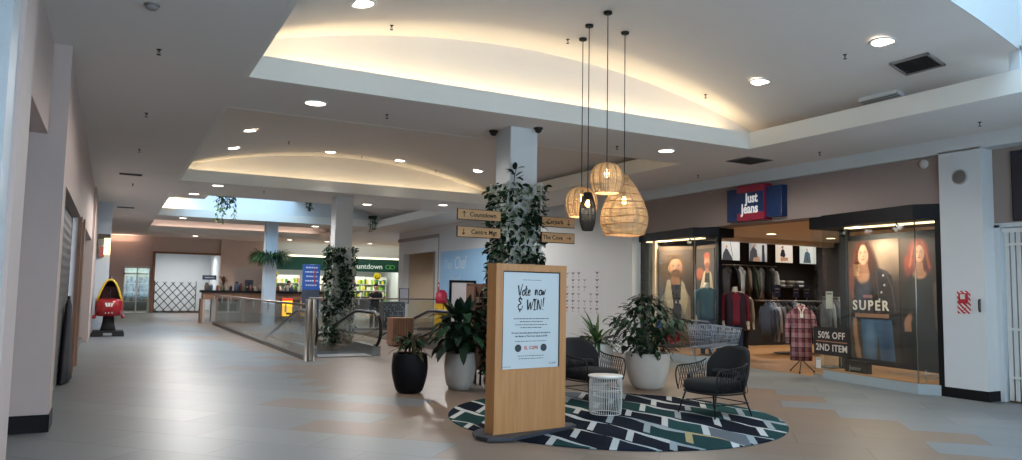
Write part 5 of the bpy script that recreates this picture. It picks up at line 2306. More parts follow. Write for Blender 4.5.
# ------------------------------------------------------------------ shop sign
sg = thing('shop_sign', 'blue and red box sign reading Just Jeans above the shop entrance', 'sign', (11.42, 10.72, 0))
NAVY = M('sign_blue', '#17335f', .35, var=.02)
mb = MB()
mb.box((-.16, .36, 2.99), (0, .72, 3.66), bev=.006)
mb.build('left_wing', NAVY, sg)
mb = MB()
mb.box((-.16, -.72, 3.02), (0, -.32, 3.63), bev=.006)
mb.build('right_wing', NAVY, sg)
mb = MB()
mb.box((-.22, -.34, 2.985), (0, .38, 3.70), bev=.006)
mb.build('centre_box', M('sign_red', '#93223a', .35, var=.02), sg)
mb = MB()
mb.box((-.226, -.33, 3.14), (-.219, .37, 3.55))
mb.build('centre_panel', NAVY, sg)
text_mesh('Just', .27, M('letter_white', '#e6e6e6', .4, em='#ffffff', es=.15, var=0), 'lettering', sg, frame((-.228, -.02, 3.425), (0, -1, 0)), .004, bold=.008, sx=.80)
text_mesh('Jeans', .27, MATS['letter_white'], 'lettering', sg, frame((-.228, .03, 3.215), (0, -1, 0)), .004, bold=.008, sx=.80)

# ------------------------------------------------------------------ white pier fittings and the neighbour's gate
t = thing('wall_speaker', 'round grey speaker high on the white pier beside the shop', 'speaker', (11.299, 6.61, 3.34))
mb = MB()
T = frame((0, 0, 0), (0, -1, 0))
mb.lathe([(.118, 0), (.118, .012), (.098, .016)], 32, T=T, cap0=False, cap1=False)
mb.build('rim', M('speaker_rim', '#a9a6a4', .5), t)
mb = MB()
mb.lathe([(.10, .010), (.05, .014), (.001, .015)], 32, T=T, cap0=False, cap1=False)
mb.build('grille', M('speaker_grille', '#77736f', .8, bump=.3, bscale=400), t)
t = thing('smoke_detector', 'small pale round detector on the beige fascia left of the white pier', 'detector', (11.419, 7.25, 3.64))
mb = MB()
mb.lathe([(.075, 0), (.075, .02), (.05, .035), (.001, .037)], 24, T=T, cap0=False)
mb.build('cover', M('detector_pale', '#c2bbb6', .5), t)

t = thing('fire_alarm_notice', 'red and white striped fire call-point notice on the white pier', 'notice', (11.299, 6.612, 1.44))
mb = MB()
mb.box((-.098, -.172, 0), (.098, .172, .004), T=T)
mb.build('striped_board', stripe_mat('hazard_stripes', ['#b3202f', '#ded9d7'], .052, 1, .5, (radians(45), 0, 0)), t)
mb = MB()
mb.box((-.066, -.02, .004), (.066, .135, .030), T=T, bev=.004)
mb.build('call_point', M('alarm_red', '#b01f2e', .35), t)
mb = MB()
mb.box((-.036, .045, .030), (.036, .118, .034), T=T)
mb.build('glass_face', M('alarm_pale', '#c9c3b8', .3), t)
mb = MB()
for i in range(3):
    mb.box((-.035, -.155+i*.03, .004), (.035, -.145+i*.03, .0048), T=T)
mb.build('print', M('alarm_red'), t)
t = thing('door_pull', 'small dark pull handle on the white pier right of the fire notice', 'handle', (11.299, 6.38, 1.395))
mb = MB()
mb.tube([(0, 0, .085), (-.03, 0, .08), (-.035, 0, .06), (-.035, 0, -.06), (-.03, 0, -.08), (0, 0, -.085)], .008, 8)
mb.build('grip', MATTBLACK, t)
mb = MB()
mb.box((-.003, -.014, -.10), (0, .014, .10))
mb.build('back_plate', M('handle_plate', '#6c6a69', .4, .5), t)

t = thing('folding_gate', 'white folding security gate of thin uprights across the neighbouring shop', 'gate', (11.62, 0, 0))
mb = MB()
mb.box((-.02, 2.6, 2.48), (.03, 6.2, 2.54))
mb.build('top_track', WHITE, t)
for z in (.36, 1.06, 2.30):
    mb = MB()
    mb.box((-.022, 2.6, z-.016), (-.014, 6.16, z+.016))
    mb.build('cross_bar', WHITE, t)
y = 6.16
k = 0
while y > 2.7:
    mb = MB()
    mb.box((-.012, y-.011, .03), (.012, y+.011, 2.48))
    mb.build('upright', WHITE, t)
    y -= .052 if k % 2 else .028
    k += 1
    if k > 80:
        break
t = thing('shop_sign', 'dark navy sign panel at the right edge above the folding gate', 'sign', (11.60, 5.0, 3.155))
mb = MB()
mb.box((-.05, -1.0, -.50), (0, 1.0, .50), bev=.006)
mb.build('panel', M('navy_panel', '#171b2c', .35), t)
mb = MB()
mb.box((-.045, -1.02, -.515), (0, 1.02, .515))
mb.build('edge', MATTBLACK, t)

# ------------------------------------------------------------------ garments
def loft(mb, secs, n=20, m=0, T=None, p=2.4):
    """stack of superellipse rings (cx, cy, z, rx, ry)"""
    vs, fs = [], []
    for cx, cy, z, rx, ry in secs:
        for i in range(n):
            a = 2*pi*i/n
            c_, s_ = cos(a), sin(a)
            k = (abs(c_)**p+abs(s_)**p)**(-1/p)
            vs.append((cx+rx*c_*k, cy+ry*s_*k, z))
    R_ = len(secs)
    for r_ in range(R_-1):
        for i in range(n):
            j = (i+1) % n
            fs.append((r_*n+i, r_*n+j, (r_+1)*n+j, (r_+1)*n+i))
    fs.append(tuple(range(n-1, -1, -1)))
    fs.append(tuple((R_-1)*n+i for i in range(n)))
    return mb.add(vs, fs, m, True, T)


def make_garment(kind):
    """a jacket on a hanger, hook at the origin, front towards -Y"""
    t = thing(kind, '', 'garment', (0, 0, 0))
    mb = MB()
    L = .78
    loft(mb, [(0, 0, -.06-L, .235, .055), (0, 0, -.5, .225, .06), (0, 0, -.30, .225, .062), (0, 0, -.17, .225, .05), (0, 0, -.11, .17, .042), (0, 0, -.07, .085, .04), (0, 0, -.045, .07, .035)])
    mb.build('body', CLOTHS[0], t)
    for s_ in (-1, 1):
        mb = MB()
        mb.tube([(s_*.19, 0, -.14), (s_*.245, -.01, -.22), (s_*.275, -.02, -.42), (s_*.27, -.035, -.66)], [.055, .058, .05, .042], 10)
        mb.build('sleeve', CLOTHS[0], t)
    mb = MB()
    mb.tube([(.075, -.02, -.06), (.03, -.055, -.10), (0, -.065, -.20), (-.03, -.055, -.10), (-.075, -.02, -.06), (0, .04, -.03)], .018, 7, closed=True)
    mb.build('collar', CLOTHS[0], t)
    mb = MB()
    mb.tube([(.02, 0, .0), (.016, 0, .022), (0, 0, .03), (-.016, 0, .02), (-.012, 0, 0), (0, 0, -.02), (0, 0, -.05)], .003, 5)
    mb.tube([(-.19, 0, -.12), (0, 0, -.05), (.19, 0, -.12)], .008, 6)
    mb.build('hanger', STEEL, t)
    return t


CLOTHS = [M('cloth_%d' % i, c, .9, var=.12, scale=20, bump=.1, bscale=150) for i, c in enumerate(('#2b2c30', '#6f7278', '#8d8f90', '#4c4238', '#3d4656', '#5d6c80', '#15161a', '#7c7568', '#333b33', '#9b9ea2'))]
G0 = make_garment('hanging_jacket')
used = [False]


def garment(loc, rz, ci, label, group, sc=1.0):
    o = G0 if not used[0] else copy_tree(G0)
    used[0] = True
    o.location = loc
    o.rotation_euler = (0, 0, rz)
    o.scale = (1, 1, sc)
    o['label'] = label
    o['group'] = group
    for ch in o.children:
        if ch.name.split('.')[0] in ('body', 'sleeve', 'collar'):
            ch.material_slots[0].link = 'OBJECT'
            ch.material_slots[0].material = CLOTHS[ci]
    return o


CN = ('charcoal', 'grey', 'pale grey', 'brown', 'slate blue', 'denim blue', 'black', 'khaki', 'olive', 'light grey')
# wall rail under the picture boxes
t = thing('wall_rail', 'chrome clothes rail on the black shop wall under the lit pictures', 'clothes rail', (16.45, 15.72, 0))
mb = MB()
mb.tube([(-1.15, 0, 2.34), (1.0, 0, 2.34)], .014, 8)
mb.build('rail', STEEL, t)
for x in (-1.0, 0, .9):
    mb = MB()
    mb.tube([(x, 0, 2.34), (x, .27, 2.34)], .010, 6)
    mb.build('bracket', STEEL, t)
ords = ('first', 'second', 'third', 'fourth', 'fifth', 'sixth', 'seventh', 'eighth', 'ninth', 'tenth', 'eleventh', 'twelfth', 'thirteenth', 'fourteenth')
for i, (x, ci, rz) in enumerate(((15.42, 0, .3), (15.72, 6, 1.2), (15.98, 2, .35), (16.28, 3, .9), (16.52, 8, 1.2), (16.80, 1, .5), (17.05, 6, 1.25), (17.24, 9, 1.3))):
    garment((x, 15.70, 2.325), rz, ci, '%s jacket on the wall rail under the lit pictures, %s from the left' % (CN[ci], ords[i]), 'jackets on the wall rail', 1.12)
# free-standing rack
t = thing('clothes_rack', 'free-standing clothes rack on a round base in the middle of the shop', 'clothes rack', (15.6, 13.5, 0))
mb = MB()
mb.lathe([(.0, 0), (.50, 0), (.50, .012), (.46, .022), (0, .024)], 36)
mb.build('base', M('rack_base', '#5a5552', .4, .6), t)
mb = MB()
mb.tube([(0, 0, .02), (0, 0, 1.35)], .022, 10)
mb.build('post', STEEL, t)
mb = MB()
mb.tube([(-1.1, 0, 1.35), (1.15, 0, 1.35)], .014, 8)
mb.tube([(-1.1, .26, 1.35), (1.15, .26, 1.35)], .014, 8)
mb.tube([(-1.1, 0, 1.35), (-1.1, .26, 1.35)], .012, 8)
mb.tube([(1.15, 0, 1.35), (1.15, .26, 1.35)], .012, 8)
mb.build('rails', STEEL, t)
for i in range(14):
    ci = (4, 5, 9, 1, 6, 0, 6, 5, 9, 0, 6, 6, 0, 6)[i]
    garment((14.62+i*.14, 13.5, 1.335), 1.25+.1*rnd.uniform(-1, 1), ci, '%s jacket on the free-standing rack in the shop, %s from the left' % (CN[ci], ords[i]), 'jackets on the free-standing rack', 1.2)
# second rack, seen through the glass beside the sale sign
t = thing('clothes_rack', 'clothes rack of grey garments behind the sale sign and plaid shirt', 'clothes rack', (13.55, 10.55, 0))
mb = MB()
mb.lathe([(.0, 0), (.40, 0), (.40, .012), (0, .022)], 32)
mb.build('base', MATS['rack_base'], t)
mb = MB()
mb.tube([(0, 0, .02), (0, 0, 1.47)], .022, 10)
mb.build('post', STEEL, t)
mb = MB()
mb.tube([(-.5, 0, 1.47), (.6, 0, 1.47)], .014, 8)
mb.build('rail', STEEL, t)
for i in range(6):
    ci = (1, 9, 1, 2, 7, 1)[i]
    garment((13.12+i*.17, 10.55, 1.455), .9+.1*rnd.uniform(-1, 1), ci, '%s garment on the rack behind the sale sign, %s from the left' % (CN[ci], ords[i]), 'garments behind the sale sign', 1.15)
# small price tickets above the racks
for i, (x, y, z) in enumerate(((15.15, 13.63, 1.44), (15.85, 13.63, 1.44), (16.25, 13.63, 1.44))):
    t = thing('price_ticket', ('blue price ticket above the free-standing rack, leftmost', 'blue price ticket above the free-standing rack, middle one', 'blue price ticket above the free-standing rack, rightmost')[i], 'price ticket', (x, y, z), 0, 'blue price tickets')
    mb = MB()
    mb.box((-.11, -.008, 0), (.11, .008, .32), bev=.003)
    mb.build('holder', M('ticket_blue', '#39466b', .4), t)
    mb = MB()
    mb.box((-.08, -.0095, .20), (.08, -.008, .23))
    mb.box((-.08, -.0095, .12), (.05, -.008, .14))
    mb.build('print', M('ticket_print', '#a9b0c4', .5), t)
    mb = MB()
    mb.tube([(0, 0, -.085), (0, 0, .01)], .008, 6)
    mb.build('stem', STEEL, t)
# wall shelf with folded clothes
t = thing('wall_shelf', 'black wall shelf right of the wall rail, holding folded clothes', 'shelf', (18.1, 15.8, 1.72))
mb = MB()
mb.box((-.75, -.2, 0), (.75, .2, .03))
mb.build('board', MATTBLACK, t)
for x in (-.6, .6):
    mb = MB()
    mb.box((x-.015, -.18, -.12), (x+.015, .2, 0))
    mb.build('bracket', MATTBLACK, t)
for i, (x, ci) in enumerate(((17.65, 2), (18.05, 7), (18.45, 9))):
    for j in range(3):
        mb = MB()
        loft(mb, [(0, 0, 0, .15, .13), (0, 0, .012, .165, .145), (0, 0, .045, .165, .145), (0, 0, .06, .15, .13)], 20)
        o = mb.build('folded_jumper', CLOTHS[ci if j != 1 else (ci+1) % 10], loc=(x, 15.78, 1.751+j*.061))
        tag(o, 'folded jumper on the black wall shelf, %s of the %s pile from the left' % (('bottom', 'middle', 'top')[j], ords[i]), 'jumper', 'folded jumpers on the wall shelf')

# lit picture boxes on the back wall
CIT = []
for i, (x, pal) in enumerate(((15.83, ('#cfd3cf', '#4b4c4f', '#8b8f8f')), (16.95, ('#9a9c9c', '#4a4b50', '#b08a70')), (18.05, ('#e3d6c4', '#2c2c32', '#b98a6c')), (19.10, ('#cfd8cf', '#5c5a55', '#4d6a78')))):
    w5, h5 = .74, .56
    p = Pic(w5, h5, 50, 40, pal[0])
    W = w5/h5
    r_ = random.Random(i)
    p.ell(W*.7, .7, .5, .5, '#f0efe9', .8, a=.6)
    if i == 0:
        p.poly([(W*.05, .0), (W*.12, .35), (W*.25, .62), (W*.36, .55), (W*.60, .12), (W*.62, 0)], pal[1])
        p.line([(W*.5, .95), (W*.62, .2)], .03, pal[2])
        p.ell(W*.3, .70, .07, .09, '#c49d85', .2)
    elif i == 1:
        p.poly([(W*.0, .0), (W*.06, .5), (W*.22, .8), (W*.42, .6), (W*.5, 0)], pal[1])
        p.ell(W*.30, .84, .08, .10, pal[2], .2)
        p.poly([(W*.70, 0), (W*.72, .9), (W*.84, .9), (W*.88, 0)], '#3b3c41')
        p.poly([(W*.2, .0), (W*.25, .2), (W*.55, .25), (W*.6, 0)], pal[2])
    elif i == 2:
        p.ell(W*.42, .80, .06, .08, pal[2], .2)
        p.poly([(W*.26, .36), (W*.34, .70), (W*.50, .72), (W*.58, .40), (W*.50, .28)], pal[1])
        p.poly([(W*.28, .38), (W*.40, .28), (W*.72, .30), (W*.74, .12), (W*.30, .06)], pal[2])
        p.line([(W*.44, .88), (W*.36, .82)], .03, '#3a2a20')
    else:
        p.ell(W*.45, .78, .06, .08, '#b98a6c', .2)
        p.poly([(W*.22, .05), (W*.32, .62), (W*.48, .70), (W*.62, .58), (W*.68, .05)], pal[2])
        p.poly([(W*.36, .10), (W*.44, .55), (W*.56, .10)], pal[1])
    lb = thing('picture_box', 'small lit fashion picture high on the black shop wall, %s from the left' % ords[i], 'picture', (0, 0, 0), 0, 'lit pictures on the shop wall')
    T5 = frame((x, 15.955, 2.765), (1, 0, 0))
    p.build('picture', T5, PRINT_LIT, lb, .01)
    mb = MB()
    mb.box((-.385, -.295, -.045), (.385, .295, -.011), T=T5, bev=.004)
    mb.build('box_frame', MATTBLACK, lb)

# ------------------------------------------------------------------ mannequins
SKINW = M('mannequin_white', '#cfc3b4', .4)


def mannequin(label, loc, rz, top, pants, inner=None, longtop=False):
    t = thing('mannequin', label, 'mannequin', loc, rz, 'headless mannequins at the shop entrance')
    mb = MB()
    mb.lathe([(0, 0), (.17, 0), (.17, .010), (0, .014)], 28)
    mb.build('base', M('base_dark', '#3b3a3b', .4, .5), t)
    for s_ in (-1, 1):
        mb = MB()
        loft(mb, [(s_*.085, -.02, .03, .042, .085), (s_*.085, 0, .09, .05, .055), (s_*.09, .01, .30, .062, .068), (s_*.092, 0, .50, .066, .072), (s_*.09, 0, .72, .086, .095), (s_*.075, .005, .88, .095, .11)], 14, p=2)
        mb.build('trouser_leg', pants, t)
    mb = MB()
    hem = .78 if not longtop else .66
    loft(mb, [(0, 0, hem, .185, .13), (0, 0, .92, .180, .125), (0, 0, 1.05, .155, .11), (0, 0, 1.2, .18, .125), (0, 0, 1.34, .205, .115), (0, .005, 1.42, .175, .09), (0, .01, 1.465, .09, .07)], 20, p=2.3)
    mb.build('jumper', top, t)
    for s_ in (-1, 1):
        mb = MB()
        mb.tube([(s_*.17, .0, 1.40), (s_*.225, 0, 1.34), (s_*.255, .01, 1.16), (s_*.265, -.01, 1.02), (s_*.255, -.045, .86)], [.055, .060, .052, .047, .04], 10)
        mb.build('sleeve', top, t)
        mb = MB()
        x = s_*.252
        mb.tube([(x, -.048, .865), (x, -.058, .80), (x*.99, -.066, .75)], [.022, .030, .02], 8)
        for q in range(4):
            mb.tube([(x-.018+.012*q, -.068, .765), (x-.018+.012*q, -.076, .72-.006*abs(q-1.5)), (x-.018+.012*q, -.074, .69)], .0065, 6)
        mb.tube([(x-s_*.018, -.060, .80), (x-s_*.034, -.078, .755)], [.009, .006], 6)
        mb.build('hand', SKINW, t)
    mb = MB()
    loft(mb, [(0, .005, 1.43, .10, .085), (0, .008, 1.47, .07, .066), (0, .0, 1.52, .054, .058), (0, -.005, 1.57, .052, .056)], 16, p=2)
    mb.build('neck', SKINW, t)
    if inner:
        for s_ in (-1, 1):
            mb = MB()
            loft(mb, [(s_*.125, -.012, hem-.12, .085, .145), (s_*.125, -.01, 1.0, .082, .135), (s_*.125, -.008, 1.25, .092, .135), (s_*.135, 0, 1.38, .085, .112), (s_*.105, .008, 1.445, .06, .085)], 14, p=2.2)
            mb.build('open_jacket', inner, t)
    return t


TEAL = M('cloth_teal', '#15424a', .9, var=.08, bump=.1, bscale=150)
MAROON = M('cloth_maroon', '#6a1a2b', .9, var=.08, bump=.1, bscale=150)
PLUM = M('cloth_plum', '#2c1824', .9, var=.08)
JEAN = M('cloth_jeans', '#25324a', .9, var=.15, scale=30)
mannequin('headless mannequin in a teal jumper and jeans in the left display window', (11.49, 12.30, .17), radians(-30), TEAL, JEAN)
mannequin('headless mannequin in a maroon top and dark open jacket inside the entrance', (12.17, 12.14, .0), radians(-30), MAROON, JEAN, PLUM).scale = (1.08, 1.08, 1.06)
mannequin('headless mannequin in a pale top and black trousers, farthest inside the entrance', (12.95, 12.70, .0), radians(-20), M('cloth_cream', '#a39a8c', .9), CLOTHS[6], CLOTHS[3])

# plaid overshirt on its own tripod stand
t = thing('shirt_stand', 'red and white plaid overshirt on a tripod stand at the shop entrance', 'clothes stand', (11.92, 10.15, 0), radians(-38))
t.scale = (.82, .9, .97)
mb = MB()
mb.tube([(0, 0, .22), (0, 0, 1.40)], .012, 8)
mb.build('pole', MATTBLACK, t)
for k in range(3):
    a = radians(-110+120*k)
    mb = MB()
    mb.tube([(0, 0, .27), (.30*cos(a), .30*sin(a), .025)], .011, 6)
    mb.ell((.30*cos(a), .30*sin(a), .022), (.022, .022, .022), 8, 6)
    mb.build('leg', MATTBLACK, t)
mb = MB()
loft(mb, [(0, 0, .24, .25, .085), (0, 0, .5, .25, .09), (0, 0, .85, .235, .09), (0, 0, 1.12, .235, .09), (0, 0, 1.24, .21, .07), (0, 0, 1.31, .12, .06), (0, 0, 1.34, .09, .055)], 28)
mb.build('shirt_body', PLAID, t)
for s_ in (-1, 1):
    mb = MB()
    mb.tube([(s_*.20, 0, 1.22), (s_*.27, -.01, 1.12), (s_*.315, -.02, .88), (s_*.32, -.05, .58)], [.06, .068, .06, .048], 12)
    mb.build('sleeve', PLAID, t)
    mb = MB()
    mb.box((s_*.125-.06, -.102, .96), (s_*.125+.06, -.088, 1.07), bev=.004)
    mb.box((s_*.125-.064, -.106, 1.045), (s_*.125+.064, -.088, 1.085), bev=.004)
    mb.build('chest_pocket', PLAID, t)
mb = MB()
mb.tube([(.085, 0, 1.34), (.05, -.075, 1.27), (0, -.095, 1.18), (-.05, -.075, 1.27), (-.085, 0, 1.34), (0, .05, 1.37)], .022, 8, closed=True)
mb.build('collar', M('sherpa_cream', '#bfa8a0', .95), t)
mb = MB()
mb.box((-.035, -.104, 1.10), (.035, -.094, 1.20))
mb.build('swing_tag', WHITE, t)

# ------------------------------------------------------------------ shopping trolley
t = thing('shopping_trolley', 'grey wire shopping trolley standing at the shop entrance behind the chair', 'shopping trolley', (9.31, 9.78, 0), radians(6))
WIRE = CHROME


def quad_wires(mb, a, b, c, d, n1, n2, r=.0045):
    a, b, c, d = map(Vector, (a, b, c, d))
    for i in range(n1+1):
        q = i/n1
        mb.tube([a+(b-a)*q, d+(c-d)*q], r, 5)
    for i in range(n2+1):
        q = i/n2
        mb.tube([a+(d-a)*q, b+(c-b)*q], r, 5)


xr, xf = -.40, .50
mb = MB()
for s_ in (-1, 1):
    quad_wires(mb, (xr+.05, s_*.22, .57), (xf-.06, s_*.15, .62), (xf, s_*.19, .90), (xr, s_*.27, .98), 22, 5)
quad_wires(mb, (xf-.06, -.15, .62), (xf-.06, .15, .62), (xf, .19, .90), (xf, -.19, .90), 9, 4)
quad_wires(mb, (xr+.05, -.22, .57), (xr+.05, .22, .57), (xr, .27, .98), (xr, -.27, .98), 12, 4)
quad_wires(mb, (xr+.05, -.22, .57), (xf-.06, -.15, .62), (xf-.06, .15, .62), (xr+.05, .22, .57), 12, 9)
mb.build('basket', WIRE, t)
mb = MB()
mb.tube([(xr, -.27, .98), (xf, -.19, .90), (xf, .19, .90), (xr, .27, .98)], .009, 8, closed=True)
mb.tube([(xr+.05, -.22, .57), (xf-.06, -.15, .62), (xf-.06, .15, .62), (xr+.05, .22, .57)], .008, 8, closed=True)
mb.build('rim', WIRE, t)
mb = MB()
mb.tube([(xr, -.27, .98), (xr-.09, -.27, 1.03)], .010, 8)
mb.tube([(xr, .27, .98), (xr-.09, .27, 1.03)], .010, 8)
mb.tube([(xr-.09, -.29, 1.03), (xr-.09, .29, 1.03)], .017, 10)
mb.build('handle', M('handle_grey', '#6d737c', .4), t)
mb = MB()
quad_wires(mb, (xr+.12, -.22, .72), (xr+.12, .22, .72), (xr+.20, .23, .95), (xr+.20, -.23, .95), 9, 3)
mb.box((xr+.02, -.20, .715), (xr+.2, .20, .725))
mb.build('child_seat', M('seat_blue', '#2e3a5c', .5), t)
mb = MB()
for s_ in (-1, 1):
    mb.tube([(xr+.06, s_*.22, .57), (xr+.28, s_*.22, .18), (xf-.10, s_*.19, .15)], .012, 8)
    mb.tube([(xr+.28, s_*.22, .18), (xr+.05, s_*.23, .14)], .012, 8)
mb.tube([(xf-.10, -.19, .15), (xf-.10, .19, .15)], .011, 8)
mb.tube([(xr+.05, -.23, .14), (xr+.05, .23, .14)], .011, 8)
mb.build('frame', WIRE, t)
for x, w in ((xr+.05, .23), (xf-.10, .19)):
    for s_ in (-1, 1):
        mb = MB()
        mb.lathe([(.0, -.014), (.05, -.014), (.058, -.006), (.058, .006), (.05, .014), (0, .014)], 18, T=Matrix.Translation((x-.02, s_*w, .058)) @ Matrix.Rotation(pi/2, 4, 'X'))
        wh = mb.build('wheel', RUBBER, t)
        mb = MB()
        mb.box((x-.034, s_*w-.022, .055), (x-.006, s_*w-.016, .14))
        mb.box((x-.034, s_*w+.016, .055), (x-.006, s_*w+.022, .14))
        mb.box((x-.034, s_*w-.022, .13), (x-.006, s_*w+.022, .145))
        mb.build('fork', WIRE, wh)

# shop lighting
for x, y, e in ((13.2, 9.2, 180), (13.2, 13.6, 220), (15.6, 10.5, 210), (15.8, 14.4, 280), (18.2, 14.4, 280), (18.0, 10.0, 150)):
    t = downlight((x, y, 3.158), 'warm recessed downlight in the clothes shop ceiling, %s' % {(13.2, 9.2): 'behind the right display window', (13.2, 13.6): 'behind the left display window', (15.6, 10.5): 'in its middle', (15.8, 14.4): 'above the free-standing rack', (18.2, 14.4): 'in its far corner', (18.0, 10.0): 'at its right rear'}[(x, y)], power=e, warm=True, group='shop downlights')

# ------------------------------------------------------------------ glass railings around the ramps
def railing(name, label, a, b, n_posts, h=1.12):
    a, b = Vector((*a, 0)), Vector((*b, 0))
    v = (b-a).normalized()
    L = (b-a).length
    t = thing(name, label, 'railing', a, atan2(v.y, v.x))
    mb = MB()
    mb.box((0, -.035, 0), (L, .035, .09))
    mb.build('bottom_rail', M('rail_dark', '#55524f', .45, .5), t)
    mb = MB()
    mb.tube([(0, 0, h), (L, 0, h)], .028, 10)
    mb.build('handrail', M('rail_bronze', '#8d8278', .35, .7), t)
    seg = L/n_posts
    for i in range(n_posts):
        mb = MB()
        mb.box((i*seg+.02, -.006, .09), ((i+1)*seg-.02, .006, h-.06))
        mb.build('glass_panel', GLASS, t)
    for i in range(1, n_posts+1):
        mb = MB()
        mb.box((i*seg-.02, -.018, h-.22), (i*seg+.02, .018, h-.03))
        mb.build('clamp', STEEL, t)
    return t


R1 = railing('glass_railing', 'long glass railing with steel top rail running left of the moving ramp', (3.57, 15.45), (3.47, 30.2), 7)
railing('glass_railing', 'glass railing crossing behind the moving ramps', (5.9, 25.4), (11.1, 25.4), 3)
t = thing('railing_post', 'thick brushed steel post pair at the near end of the long glass railing', 'post', (3.60, 15.27, 0))
for x, y in ((-.055, 0), (.055, .02)):
    mb = MB()
    mb.lathe([(.075, 0), (.075, .012), (.052, .016), (.052, 1.24), (.046, 1.25), (0, 1.252)], 24, T=Matrix.Translation((x, y, 0)))
    mb.build('tube', STEEL, t)

# ------------------------------------------------------------------ moving ramps
SLOPE = math.tan(radians(13))


def ramp(label, xl, xr_):
    t = thing('moving_ramp', label, 'moving walkway', ((xl+xr_)/2, 16.5, 0))
    w = (xr_-xl)/2
    L = 8.45
    mb = MB()
    vs = [(-w+.16, 0, .003), (w-.16, 0, .003), (w-.16, 1.0, .003), (-w+.16, 1.0, .003)]
    z1 = -(L-1.0)*SLOPE
    path = [(0, .003), (1.0, 0.0), (L, z1)]
    n = 24
    for i in range(n):   # grooved belt
        a = -w+.16+(2*w-.32)*i/n
        b = a+(2*w-.32)/n*.7
        for (y0, za), (y1, zb) in zip(path, path[1:]):
            mb.add([(a, y0, za), (b, y0, za), (b, y1, zb), (a, y1, zb), (a, y0, za-.02), (b, y0, za-.02), (b, y1, zb-.02), (a, y1, zb-.02)],
                   [(0, 1, 2, 3), (7, 6, 5, 4), (0, 4, 5, 1), (2, 6, 7, 3), (1, 5, 6, 2), (3, 7, 4, 0)])
    mb.build('tread_belt', M('belt_dark', '#3a3c3e', .5, .6), t)
    mb = MB()
    mb.box((-w+.16, -.62, .001), (w-.16, .02, .016), bev=.003)
    mb.build('comb_plate', M('comb_steel', '#7d7f80', .4, .8), t)
    for s_ in (-1, 1):
        x = s_*(w-.05)
        mb = MB()
        prof = [(-.50, .0), (-.50, .22), (0.9, .22), (L, z1+.25), (L, z1-.25), (0.9, -.30), (-.0, -.30), (-.0, 0)]
        mb.prism([(p_[0], p_[1]) for p_ in prof], -.09, .09, T=Matrix.Translation((x, 0, 0)) @ Matrix(((0, 0, 1, 0), (1, 0, 0, 0), (0, 1, 0, 0), (0, 0, 0, 1))))
        mb.build('skirt', M('skirt_steel', '#8a8c8d', .35, .8), t)
        # handrail loop
        pts = [(-.30, .20), (-.55, .26), (-.72, .44), (-.74, .64), (-.60, .84), (-.36, .935), (0.0, .95), (1.0, .95), (1.4, .95-.25*SLOPE)]
        yy = 2.2
        while yy < L:
            pts.append((yy, .95-(yy-1.15)*SLOPE))
            yy += .8
        sp_ = smooth_prof(pts, 4)
        mb = MB()
        mb.tube([(x, a_, b_) for a_, b_ in sp_], .040, 8)
        mb.build('handrail', RUBBER, t)
        inner = [(a_, b_-.045) if a_ > -.2 else (a_+.045, b_) for a_, b_ in sp_ if True]
        poly = [(a_, b_) for a_, b_ in inner]+[(L-.2, z1+.28), (0.9, .22), (-.28, .22)]
        mb = MB()
        mb.prism(poly, -.006, .006, T=Matrix.Translation((x, 0, 0)) @ Matrix(((0, 0, 1, 0), (1, 0, 0, 0), (0, 1, 0, 0), (0, 0, 0, 1))))
        mb.build('glass_side', GLASS, t)
        mb = MB()
        mb.tube([(x, a_+(.03 if a_ < -.3 else 0), b_-(.036 if a_ >= -.3 else 0)) for a_, b_ in sp_], .014, 6)
        mb.build('rail_trim', STEEL, t)
    return t


ramp('moving ramp with black handrails descending beside the steel end post', 3.80, 5.30)
ramp('moving ramp with black handrails partly hidden behind the potted plants', 7.10, 8.60)

t = thing('timber_box', 'vertical timber-slatted box between the two moving ramps', 'planter box', (6.73, 18.6, 0))
for i in range(8):
    for s_ in (-1, 1):
        mb = MB()
        a = -.27+i*.0705
        mb.box((a, s_*.24-.012, .03), (a+.055, s_*.24+.012, .70), bev=.003)
        mb.build('slat', TIMBER, t)
for s_ in (-1, 1):
    mb = MB()
    mb.box((s_*.27-.012, -.24, .03), (s_*.27+.012, .24, .70), bev=.003)
    mb.build('side_panel', TIMBER, t)
mb = MB()
mb.box((-.29, -.26, .70), (.29, .26, .735), bev=.005)
mb.build('top', TIMBER, t)
mb = MB()
mb.box((-.25, -.22, 0), (.25, .22, .69))  # black core added to darken the gaps between slats like shade
mb.build('dark_core', MATTBLACK, t)

# ------------------------------------------------------------------ kiosk with dotted panel, poster, person in dark clothes
t = thing('dotted_kiosk', 'dark kiosk with a pale dotted front behind the crossing glass railing', 'kiosk', (9.25, 26.5, 0))
mb = MB()
mb.box((-.42, -.25, .06), (.42, .25, .96), bev=.008)
mb.build('body', M('kiosk_dark', '#22252d', .5), t)
mb = MB()
mb.box((-.46, -.29, .96), (.46, .29, 1.0), bev=.006)
mb.build('top', M('kiosk_top', '#3d3f45', .4), t)
mb = MB()
r_ = random.Random(6)
for i in range(11):
    for j in range(11):
        if r_.random() < .5:
            s_ = r_.uniform(.010, .022)
            x, z = -.37+i*.074, .13+j*.075
            mb.box((x-s_, -.2535, z-s_), (x+s_, -.25, z+s_))
mb.build('dots', M('dot_pale', '#8f97a6', .5), t)
mb = MB()
mb.box((-.40, -.23, 0), (.40, .23, .06))
mb.build('plinth', MATTBLACK, t)
t = thing('poster_stand', 'small black-framed notice on a stand in front of the passage opening', 'notice stand', (9.95, 27.2, 0))
mb = MB()
for lo, hi in (((-.20, -.015, .92), (-.175, .015, 1.50)), ((.175, -.015, .92), (.20, .015, 1.50)), ((-.2, -.015, 1.475), (.2, .015, 1.5)), ((-.2, -.015, .92), (.2, .015, .945))):
    mb.box(lo, hi)
